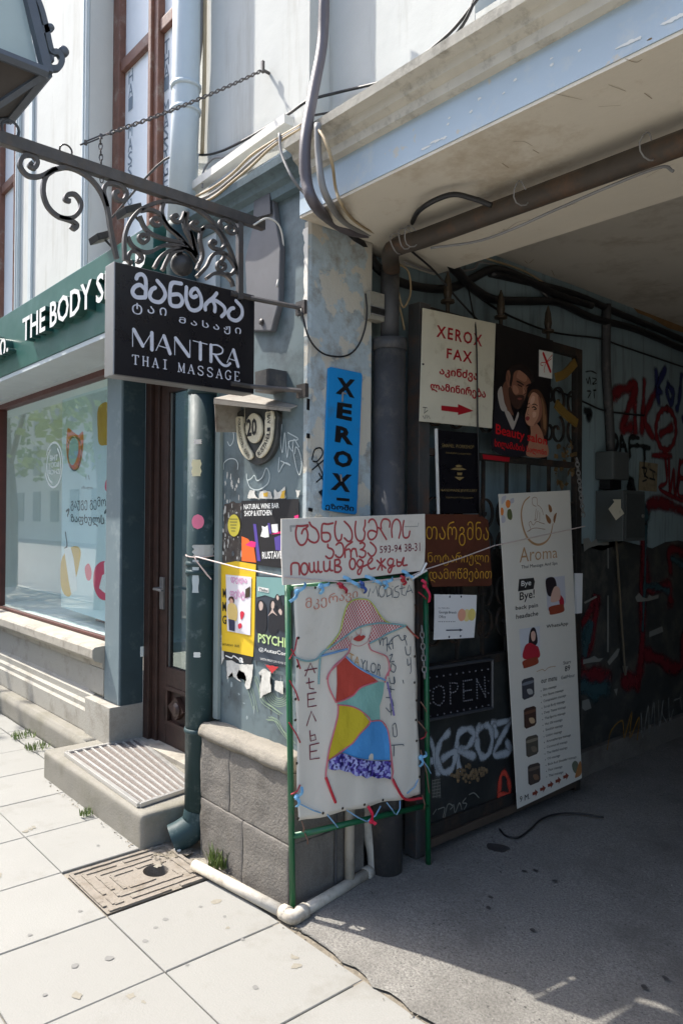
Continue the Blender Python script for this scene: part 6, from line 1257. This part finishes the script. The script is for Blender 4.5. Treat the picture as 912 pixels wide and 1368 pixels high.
# the lettered board above
PBD = Plane(PF.o+PF.n*.032, PF.u, PF.v)
BD = thing('tailor_board', 'off-white board with red handwriting in Georgian and Russian and a phone number, above the cloth', 'sign', PBD.at(470,775))
g = BM(); slab(g, PBD, [PBD.px(*p) for p in ((376,693),(470,690),(567.5,686.5),(568,730),(566.5,762),(520,768),(470,774),(378,782),(376,740))], .007); part('panel', g, M['board_white'], BD, bevel=.0015)
Z3 = zoom(375,680,.10965); Z4 = zoom(470,680,.10965); g = BM()
for z, items in ((Z3, ([(195,205),(180,280),(190,370),(225,430),(260,440),(300,410),(325,340),(320,275),(295,238),(265,262),(252,302)], [(190,206),(260,208),(330,198),(300,240)], [(345,160),(370,205),(430,250),(460,320),(450,385),(410,410),(360,395),(335,370)], [(635,172),(570,185),(510,182),(495,250),(495,340),(508,385),(550,400),(595,375),(600,322),(570,290),(500,290)], [(670,150),(655,230),(660,320),(690,385),(730,370),(740,310)], [(770,150),(830,210),(865,290),(860,370),(820,395),(770,352)],
    [(570,430),(575,470),(620,490),(642,532),(620,590),(580,602),(545,575)], [(670,440),(700,415),(740,420),(762,480),(755,550),(720,590),(680,580),(662,560)], [(870,400),(800,450),(780,500),(780,590)], [(780,505),(830,490),(850,530),(850,590)], [(850,530),(875,485),(912,490)],
    [(125,800),(130,672),(215,670),(225,800)], [(285+42*math.cos(t),730+70*math.sin(t)) for t in [2*math.pi*k/12 for k in range(13)]], [(345,660),(350,750),(380,770),(402,740),(402,650)], [(402,735),(430,772),(450,740),(452,640)], [(450,735),(475,770),(500,762)], [(520,640),(525,740),(560,757),(590,720),(595,635)], [(594,720),(605,748),(632,750)], [(655,620),(655,765)], [(655,622),(705,618),(718,650),(705,675),(665,690)], [(665,690),(720,705),(732,740),(700,770),(655,766)], [(870+36*math.cos(t),670+65*math.sin(t)) for t in [2*math.pi*k/12 for k in range(13)]])),
  (Z4, ([(45,150),(35,250),(50,350),(90,390),(140,370),(156,290),(140,250),(156,200),(158,135)], [(200,165),(215,135),(255,125),(290,170),(306,250),(290,330),(250,370),(210,365),(190,310),(210,270),(250,263),(302,285)], [(320,225),(345,250),(380,310),(418,372)], [(355,240),(350,190),(370,135),(400,122),(440,132),(462,165),(455,222)], [(487,345),(480,250),(500,160),(540,125),(580,160),(592,250),(568,355)], [(630,140),(615,240),(625,335),(660,352),(690,330),(702,270)],
    [(0,490),(40,490),(60,580)], [(95,420),(130,410),(155,440),(130,485),(100,495)], [(110,492),(160,520),(157,570),(120,592),(85,575)], [(220,405),(270,450),(292,500),(270,555),(230,575),(190,535)],
    [(130,640),(92,615),(60,660),(80,705),(122,692),(135,640)], [(135,640),(120,720),(95,790),(70,790),(72,750),(110,712),(160,690)], [(160,690),(215,660),(247,620),(230,595),(195,640),(197,700),(230,732),(280,715)], [(300,625),(350,670),(410,722)], [(400,610),(350,670),(310,742)], [(350,600),(355,670),(365,745)], [(500,615),(458,605),(430,650),(450,690),(490,675),(505,630)], [(505,630),(490,700),(462,772),(440,762),(450,722),(520,690)], [(545,615),(548,690),(585,692),(602,655),(550,645)], [(600,655),(630,590),(620,650),(622,688),(670,682)]))):
    for pts in items: stroke(g, PBD, z(pts), .0085, .0012)
mark('handwriting', g, M['ink_red'], BD)
g = BM(); tq(g, PBD, '593-94 38-31', Z4, [(335,452),(826,408),(828,512),(336,540)], off=.005); mark('handwriting', g, M['ink_dark'], BD)
g = BM(); stroke(g, PBD, Z3([(115,212),(330,200)]), .009, .0009, sm=False); stroke(g, PBD, Z3([(118,212),(122,270)]), .009, .0009, sm=False); stroke(g, PBD, Z4([(640,215),(800,212),(808,170)]), .004, .0009, sm=False); mark('tape_mark', g, paint('grey_tape_mark', (170,166,160), .7), BD)

# string stretched from the downpipe past the stand to the far gate post
g = BM(); s0 = V((-.783+.045,-.015,on(258,742,1,.03).z)); s1 = PBD.at(380,771,.004); s2 = PBD.at(566,761,.006); s3 = jamb(GX+.075).at(660,729); s4 = jamb(GX+.06).at(781,703)
tube(g, [s0, s0.lerp(s1,.5)-V((0,0,.006)), s1], .0035, 6); tube(g, [s1, PBD.at(470,779,.004), PBD.at(545,771,.006), s2, s2.lerp(s3,.5)-V((0,0,.004)), s3, s4], .0028, 6)
solo('string', g, paint('whitish_string', (206,190,184), .8), 'long pale string stretched from the downpipe past the stand to the gate', 'string')
g = BM()
for p in ((264,748),(268,752),(262,744)): tube(g, smooth([V((-.735,-.018,s0.z)), V((-.72,-.02,s0.z-.02)), on(p[0]+14, p[1]+22, 1, .015)], 4), .003, 5)
tube(g, [V((-.783+.0745*math.cos(t),.042+.0745*math.sin(t),s0.z+.004*math.sin(2*t))) for t in [2*math.pi*j/16 for j in range(16)]], .0032, 5, closed=True)
solo('string_knot', g, paint('whitish_string_knot', (196,178,172), .8), 'knotted string end tied round the teal downpipe', 'string')
g = BM()
for p, q in (((548,773),(560,766)),((560,766),(567,752)),((552,770),(567,762))): tube(g, [PBD.at(*p,.012), PBD.at(*q,.012)], .005, 6)
solo('cloth_tie', g, M['white'], 'white rag tie at the lower right corner of the tailor board', 'tie')

# ================================================================== cables
def cable(nm, label, pts, r_, m, grp='cables on the walls'):
    g = BM(); tube(g, smooth(pts, 6), r_, 8); return solo(nm, g, m, label, 'cable', grp, shade=True)
F = lambda px_, py_, y: on(px_, py_, 1, y)
J = lambda px_, py_, x: on(px_, py_, 0, x)
cable('thick_cable', 'thick dark corrugated conduit coming down the upper wall and curling under the passage beam', [F(434,-60,.04), F(433,0,.04), F(430,60,.03), F(418,125,-.06), F(408,185,-.13), F(409,240,-.13), F(420,272,-.10), J(440,293,.06), J(468,308,.045), J(500,311,.05), J(530,310,.07), J(548,308,.11)], .022, M['conduit'])
cable('thick_cable', 'pale grey pipe like conduit behind the dark one at the beam corner', [F(424,165,-.125), F(425,205,-.125), F(430,245,-.12), F(440,270,-.06), J(455,292,.13), J(478,306,.08), J(505,314,.06)], .013, M['cable_grey'])
cable('wire', 'beige wire pair curling from the moulding to the passage soffit', [F(422,168,-.125), F(436,190,-.13), F(444,220,-.10), F(448,250,-.02), F(456,272,.0), J(470,292,.16), J(490,306,.11), J(505,312,.09)], .006, M['cable_beige'])
cable('wire', 'thin pale wire next to the beige pair at the beam corner', [F(428,175,-.13), F(440,205,-.12), F(446,235,-.02), F(452,266,.0), J(464,286,.18), J(484,303,.13), J(500,309,.10)], .004, M['cable_beige'])
cable('wire', 'thin black wire sagging along the white upper wall', [F(150,290,.06), F(220,213,.06), F(280,206,.06), F(322,189,.06), F(382,154,.05), F(412,134,.05), F(455,122,.16), F(515,107,.16), F(545,88,.16), F(600,44,.16), F(640,-5,.16)], .006, M['cable_black'])
cable('wire', 'second black wire branching off near the end of the white upper wall', [F(585,62,.17), F(605,50,.17), F(625,20,.16), F(640,-20,.16)], .006, M['cable_black'])
cable('wire', 'short black wire behind the dark conduit on the moulding', [F(410,155,.0), F(440,150,.10), F(456,147,.15)], .005, M['cable_black'])
cable('wire', 'white wire hanging from the cable duct down to the pier corner', [F(373,178,-.04), F(376,205,-.05), F(392,240,-.05), F(412,264,.03)], .006, M['cable_grey'])
for k, (dy_, m_, lb_) in enumerate(((0,'cable_beige','upper beige cable of the bundle below the white duct'),(6,'cable_grey','middle grey cable of the bundle below the white duct'),(11,'cable_beige','lowest beige cable of the bundle below the white duct'))):
    cable('wire', lb_, [F(262,262+dy_,-.02), F(285,250+dy_*1.2,-.03), F(310,232+dy_,-.03), F(335,208+dy_*1.3,-.02), F(365,188+dy_*.6,-.03), F(405,165+dy_*.4,-.04)], .006, M[m_])
cable('wire', 'grey wire hoop standing up left of the white cable duct', [F(270,250,.0), F(272,228,.03), F(284,212,.04), F(300,210,.05)], .005, M['cable_grey'])
g = BM(); a, b = F(258,252,.02), F(386,160,.02); bar(g, [a, b], .038, .05, (0,1,0)); solo('cable_duct', g, M['duct_white'], 'white square cable duct lying on the cornice ledge', 'duct', bevel=.003)
g = BM(); tube(g, [F(257,205,.02), F(255,262,.02)], .032, 12); solo('cable_sleeve', g, M['pipe_pale'], 'short pale pipe sleeve beside the upper downpipe at the cornice', 'pipe', shade=True)
cable('thick_cable', 'thin grey cable beside the upper downpipe', [F(270,-40,.05), F(268,60,.05), F(258,130,.04), F(252,180,.03), F(256,210,.02)], .010, M['cable_grey'])
cable('thick_cable', 'dark cable strip right of the upper downpipe', [F(274,-40,.06), F(273,100,.06), F(270,205,.06)], .010, M['cable_beige'])
cable('wire', 'white wire arching off the end of the bracket bar', [PB.at(335,302,.02), PB.at(352,294,.03), PB.at(368,305,.03), PB.at(375,335,.02), PB.at(372,362,.01), PB.at(366,384,.02)], .004, M['duct_white'])
cable('wire', 'black wire looping across the peeling jamb above the blue sign', [F(402,412,.05), J(412,450,.02), J(428,470,.02), J(447,476,.015), J(465,474,.015), J(478,462,.02), J(487,440,.03), J(490,415,.045), J(488,392,.045)], .004, M['cable_black'])
# inside the passage
cable('thick_cable', 'thick black cable drooping from the beam corner behind the gas pipe', [J(462,302,.02), J(485,330,-.02), J(505,358,-.04), J(530,375,-.04), J(565,384,-.05), J(600,385,-.06), J(630,372,-.07), J(662,359,-.08), J(700,372,-.08), J(740,392,-.08), J(790,408,-.08)], .022, M['cable_black'])
cable('thick_cable', 'thick black cable falling from the gas pipe toward the wall', [J(560,322,.10), J(585,338,.06), J(610,362,.0), J(632,385,-.05), J(660,400,-.07), J(700,402,-.08), J(745,404,-.08), J(790,424,-.08), J(850,440,-.08), J(912,466,-.08), J(960,480,-.08)], .024, M['cable_black'])
cable('thick_cable', 'black cable bundle along the top of the passage wall', [J(655,365,-.09), J(720,380,-.09), J(770,394,-.09), J(830,420,-.09), J(880,440,-.09), J(930,462,-.09)], .022, M['cable_black'])
cable('wire', 'thin black wire crossing the passage wall above the graffiti', [J(618,378,-.1), J(650,404,-.1), J(690,426,-.1), J(740,444,-.1), J(800,452,-.1), J(830,462,-.1), J(912,490,-.1), J(950,502,-.1)], .006, M['cable_black'])
cable('wire', 'thin black wire sagging over the red graffiti letters', [J(740,520,-.1), J(780,537,-.1), J(810,549,-.1), J(860,555,-.1)], .006, M['cable_black'])
cable('wire', 'thin black wire hanging over the white sign', [J(623,372,-.05), J(630,410,.03), jamb(GX+.035).at(636,450), jamb(GX+.035).at(638,572), jamb(GX+.035).at(641,690)], .004, M['cable_black'])
cable('wire', 'thin wire slanting from the pipe to the gate top', [J(548,334,.08), J(580,362,.04), J(612,400,.05), J(650,440,.0)], .005, M['cable_black'])
cable('wire', 'brown wire loop left of the gate post', [J(528,334,.05), J(530,350,.03), J(545,362,.0), J(548,392,.0), J(538,410,.02), J(530,380,.04), J(528,360,.05)], .005, M['cable_beige'])
cable('wire', 'brown wire falling behind the gate post', [J(530,360,.05), J(530,395,.03), J(536,420,.0), J(540,440,-.02)], .005, M['cable_beige'])
cable('wire', 'grey wire crossing under the passage ceiling edge', [J(540,350,.0), J(580,362,-.06), J(630,360,-.08), J(645,350,-.09), J(700,370,-.09), J(735,400,-.09)], .006, M['cable_grey'])
cable('wire', 'pale wire along the joint of passage wall and ceiling', [J(650,345,-.09), J(700,362,-.09), J(740,388,-.09), J(750,404,-.08)], .006, M['cable_beige'])
cable('wire', 'black wire curling along the lower side of the gas pipe', [GP.at(580,316)+V((0,-.02,-.05)), GP.at(640,300)+V((0,-.02,-.07)), GP.at(690,276)+V((0,-.03,-.09)), GP.at(740,262)+V((0,-.02,-.06)), GP.at(810,232)+V((0,0,-.045)), GP.at(880,206)+V((0,0,-.04)), GP.at(905,202)+V((0,-.03,-.07))], .005, M['cable_grey'])
cable('thick_cable', 'dark cable bent over the top of the gas pipe', [J(546,308,.11), GP.at(560,296)+V((0,0,.045)), GP.at(600,280)+V((0,0,.055)), GP.at(632,276)+V((0,0,.03)), GP.at(652,272)+V((0,.02,.0))], .010, M['cable_black'])
ga_ = level(.028); cable('floor_cable', 'thin black cable with a plug lying on the asphalt near the massage banner', [ga_.at(*p) for p in ((667,1108),(676,1117),(692,1119),(708,1108),(722,1095),(742,1088),(770,1087),(806,1092))], .005, M['cable_black'], None)
# steel box above the hood
g = BM(); a = F(343,497,.0); b = F(362,520,.0); box(g, (a.x,-.01,b.z), (b.x,.083,a.z)); solo('junction_box', g, M['pipe_dark'], 'small dark junction box on the pier between the hanging sign and the plate hood', 'box', bevel=.003)

# ================================================================== doorstep mat, manhole, weeds, litter
MT = thing('doormat', 'ribbed aluminium doormat on the doorstep', 'doormat', (-1.55,.05,.166))
A_, B_, C2, D_ = V((-2.03,-.135,.168)), V((-1.0,-.165,.168)), V((-1.05,.175,.168)), V((-2.03,.32,.168))
g = BM(); prism(g, [A_, B_, C2, D_], (0,0,.008)); part('tray', g, paint('grey_mat_bristle', (112,104,98), .95, var=.2, scale=40, bump=.8, bscale=120), MT)
g = BM()
for p, q in ((A_,B_),(B_,C2),(C2,D_),(D_,A_)): bar(g, [p+V((0,0,.009)), q+V((0,0,.009))], .024, .022, (0,0,1))
part('frame', g, paint('aluminium_frame', (196,194,190), .35, metal=.6), MT, bevel=.002)
g = BM()
for k in range(1, 9): bar(g, [A_.lerp(D_,k/9)+V((.014,0,.0115)), B_.lerp(C2,k/9)+V((-.014,0,.0115))], .013, .010, (0,0,1))
part('ribs', g, paint('aluminium_rib', (206,204,200), .35, metal=.5), MT)
MH = thing('manhole_cover', 'square sandy concrete manhole cover with a round hole, set in the paving', 'manhole', (-.68,-.32,-.01))
mx0, mx1, my0, my1 = -.885, -.452, -.568, -.078; mcx, mcy = (mx0+mx1)/2, (my0+my1)/2; hc = V((-.665,-.245,0)); hr = .055
cm = material('manhole_concrete', rgb((140,132,121)), .9, var=.12, scale=9, fine=.15, dirt=rgb((104,94,80)), dirt_amt=.55, dirt_scale=9, bump=.9, bscale=60)
g = BM(); N_ = 32; ci = [g.verts.new((hc.x+hr*1.15*math.cos(2*math.pi*k/N_), hc.y+hr*math.sin(2*math.pi*k/N_), .0)) for k in range(N_)]
def sq(t):
    c, s = math.cos(t), math.sin(t); m_ = min((((mx1 if c > 0 else mx0)-hc.x)/c) if abs(c) > 1e-6 else 9, (((my1 if s > 0 else my0)-hc.y)/s) if abs(s) > 1e-6 else 9); return (hc.x+c*m_, hc.y+s*m_, .0)
an = [2*math.pi*k/N_ for k in range(N_)]; oi = [g.verts.new(sq(t)) for t in an]; dn = [g.verts.new(v.co-V((0,0,.14))) for v in ci]
for k in range(N_): j = (k+1)%N_; g.faces.new((ci[k],ci[j],oi[j],oi[k])); g.faces.new((ci[j],ci[k],dn[k],dn[j]))
for cx_, cy_ in ((mx0,my0),(mx1,my0),(mx1,my1),(mx0,my1)):
    k = min(range(N_), key=lambda i: -1 if False else abs((math.atan2(cy_-hc.y,cx_-hc.x)-an[i]+math.pi)%(2*math.pi)-math.pi) if (math.atan2(cy_-hc.y,cx_-hc.x)%(2*math.pi)) >= an[i] else 9); j = (k+1)%N_; g.faces.new((oi[k],oi[j],g.verts.new((cx_,cy_,0))))
part('cover', g, cm, MH, recalc=False)
g = BM()
for e, h_ in ((.014,.006),(.055,.004),(.10,.004),(.145,.004)):
    cs = [V((mx0+e,my0+e,.001)),V((mx1-e,my0+e,.001)),V((mx1-e,my1-e,.001)),V((mx0+e,my1-e,.001))]
    for i in range(4):
        if e > .1 and i == 2: continue
        for k in range(10):
            p = cs[i].lerp(cs[(i+1)%4], k/10); q = cs[i].lerp(cs[(i+1)%4], (k+1)/10); mdl = (p+q)/2
            if (mdl-hc).length < .075 or random.random() < .08: continue
            bar(g, [p+V((0,0,random.uniform(-.001,.0))), q], .018+random.uniform(-.003,.003), h_*2, (0,0,1))
part('ridges', g, cm, MH, bevel=0)
g = BM(); box(g, (hc.x-.09,hc.y-.09,-.16), (hc.x+.09,hc.y+.09,-.138)); part('shaft', g, M['black'], MH)
def tuft(label, c, n, hgt, spread):
    g = BM(); c = V(c)
    for i in range(n):
        a = random.uniform(0,6.28); l_ = hgt*random.uniform(.5,1.1); b = c+V((random.uniform(-1,1),random.uniform(-1,1),0))*spread; tip = b+V((math.cos(a)*l_*.45,math.sin(a)*l_*.45,l_)); s = V((-math.sin(a),math.cos(a),0))*.003; m_ = b.lerp(tip,.5)+V((0,0,l_*.14))
        v = [g.verts.new(p) for p in (b-s,b+s,m_+s*.8,m_-s*.8,tip)]; g.faces.new(v[:4]); g.faces.new((v[3],v[2],v[4]))
    return solo('weed', g, M['leaf_dark'], label, 'weed', recalc=False)
g = BM()
for k in range(420):
    c = V((random.uniform(.1,3.2), random.uniform(-.05,3.5), .021)); s = random.uniform(.002,.006)
    vs_ = [c+V((random.uniform(-1,1)*s,random.uniform(-1,1)*s,random.uniform(0,.8)*s)) for _ in range(4)]; q = [g.verts.new(v) for v in vs_]
    for t in ((0,1,2),(0,1,3),(1,2,3),(0,2,3)): g.faces.new([q[i] for i in t])
o = struct('asphalt_grit', g, paint('pale_grit', (150,146,136), .9, var=.4, scale=60), kind='stuff'); o['label'] = 'fine pale grit scattered over the passage asphalt'; o['category'] = 'grit'
t_ = level(.01); tuft('small green grass tuft growing at the foot of the plinth', t_.at(290,1160), 70, .10, .035); tuft('small dry weed at the foot of the doorstep', t_.at(115,1089), 40, .045, .03)
for p in ((30,985),(50,1000)): tuft('low weed in the joint under the shop ledge, %s' % ('further from the doorstep' if p[0] == 30 else 'nearer the doorstep'), t_.at(*p), 70, .05, .07)
g = BM()
for k in range(260):   # crumbs and leaf litter at the gutter foot and along joints
    r_ = random.random()
    if r_ < .42: c = V((random.uniform(-.90,-.70), random.uniform(-.20,.02), .002))
    elif r_ < .62: c = V((random.uniform(-.7,.0), random.uniform(-.075,-.005), .002))
    elif r_ < .84: c = V((random.uniform(.01,.14), random.uniform(-.12,.55), .012)) if k % 2 else V((random.uniform(.1,1.2), random.uniform(-.10,-.05), .003))
    else: c = V((random.uniform(-2.2,-.9), random.uniform(-.235,-.205), .002))
    s = random.uniform(.003,.011); vs_ = [c+V((random.uniform(-1,1)*s,random.uniform(-1,1)*s,random.uniform(0,1)*s)) for _ in range(4)]
    q = [g.verts.new(v) for v in vs_]
    for t in ((0,1,2),(0,1,3),(1,2,3),(0,2,3)): g.faces.new([q[i] for i in t])
o = part('gutter_crumbs', g, M['dirt']); o['kind'] = 'stuff'; o['label'] = 'crumbs of dirt and dry leaf bits along the wall foot'; o['category'] = 'dirt'
g = BM()
for c, rx, ry in (((-.80,-.08),.10,.10),((-.3,-.045),.30,.035),((.06,.25),.045,.30)): 
    n = 26; g.faces.new([g.verts.new((c[0]+rx*math.cos(2*math.pi*k/n)*random.uniform(.75,1.1), c[1]+ry*math.sin(2*math.pi*k/n)*random.uniform(.75,1.1), .0035 if c[0] < .05 else .014)) for k in range(n)])
strip_a = [V((.02+.06*k, -.115+random.uniform(-.012,.014), -.0025)) for k in range(60)]; strip_b = [V((p.x, -.02, -.0025)) for p in strip_a]
va = [g.verts.new(p) for p in strip_a]; vb = [g.verts.new(p) for p in strip_b]
for k in range(59): g.faces.new((va[k],va[k+1],vb[k+1],vb[k]))
struct('gutter_dirt', g, M['dirt'])
g = BM(); c = t_.at(233,1135); bar(g, [c, c+V((.035,.012,.002))], .009, .008, (0,0,1)); solo('cigarette_end', g, M['white'], 'white cigarette end on the dirt by the pipe shoe', 'litter')

# ================================================================== across the street (seen only in the panes)
bark = paint('tree_bark', (92,80,66), .9, var=.2, bump=.6)
lf = [paint('leaf_light', (150,166,62), .55, var=.3, scale=30), paint('leaf_mid', (116,138,56), .55, var=.3, scale=30)]
def tree(label, x, y, h, r_, seed):
    rnd = random.Random(seed); t = thing('street_tree', label, 'tree', (x,y,-.16), 'street trees across the road'); g = BM()
    tube(g, smooth([(x,y,-.2),(x+.05,y,h*.25),(x-.08,y+.1,h*.5),(x,y,h*.8)], 5), [.2-.008*i for i in range(16)], 10)
    for k in range(7): a = k*.9; tube(g, smooth([(x,y,h*(.36+.05*k)),(x+r_*.4*math.cos(a),y+r_*.4*math.sin(a),h*(.5+.05*k)),(x+r_*.8*math.cos(a),y+r_*.8*math.sin(a),h*(.58+.06*k))], 4), [.07-.006*i for i in range(9)], 6)
    part('trunk', g, bark, t)
    for mi in (0,1):
        g = BM()
        for cl in range(17):
            a, b = rnd.uniform(0,6.28), rnd.uniform(-1,1); rr = r_*rnd.uniform(.35,1); c = V((x+rr*math.cos(a)*math.sqrt(1-b*b*.6), y+rr*math.sin(a)*math.sqrt(1-b*b*.6), h*.68+b*h*.30))
            for k in range(70):
                p = c+V((rnd.gauss(0,.34),rnd.gauss(0,.34),rnd.gauss(0,.26))); d1 = V((rnd.uniform(-1,1),rnd.uniform(-1,1),rnd.uniform(-1,1))).normalized()*rnd.uniform(.07,.14); d2 = d1.orthogonal()*.6
                g.faces.new([g.verts.new(p+v) for v in (d1,d2,-d1,-d2)])
        part('crown', g, lf[mi], t, recalc=False)
tree('leafy street tree on the pavement edge, the one nearest the passage', -10, -3.0, 7.2, 2.0, 1); tree('leafy street tree on the pavement edge, second one down the street', -15.5, -3.1, 7.6, 2.2, 2); tree('leafy street tree on the pavement edge, furthest down the street', -22, -3.1, 8, 2.3, 3)
OB = thing('opposite_building', 'plain stone fronted building across the road, seen only as a reflection', 'building', (-8,-17,-.16))
g = BM(); box(g, (-95,-22,-.2), (14,-17,11)); part('wall', g, paint('opposite_stone', (186,180,166), .85, var=.1), OB)
for i in range(28):
    for z_ in (1.2,4.6,8):
        g = BM(); box(g, (-91+3.6*i,-17.05,z_), (-89.5+3.6*i,-16.95,z_+2.2)); part('window', g, M['teal_dark'], OB)
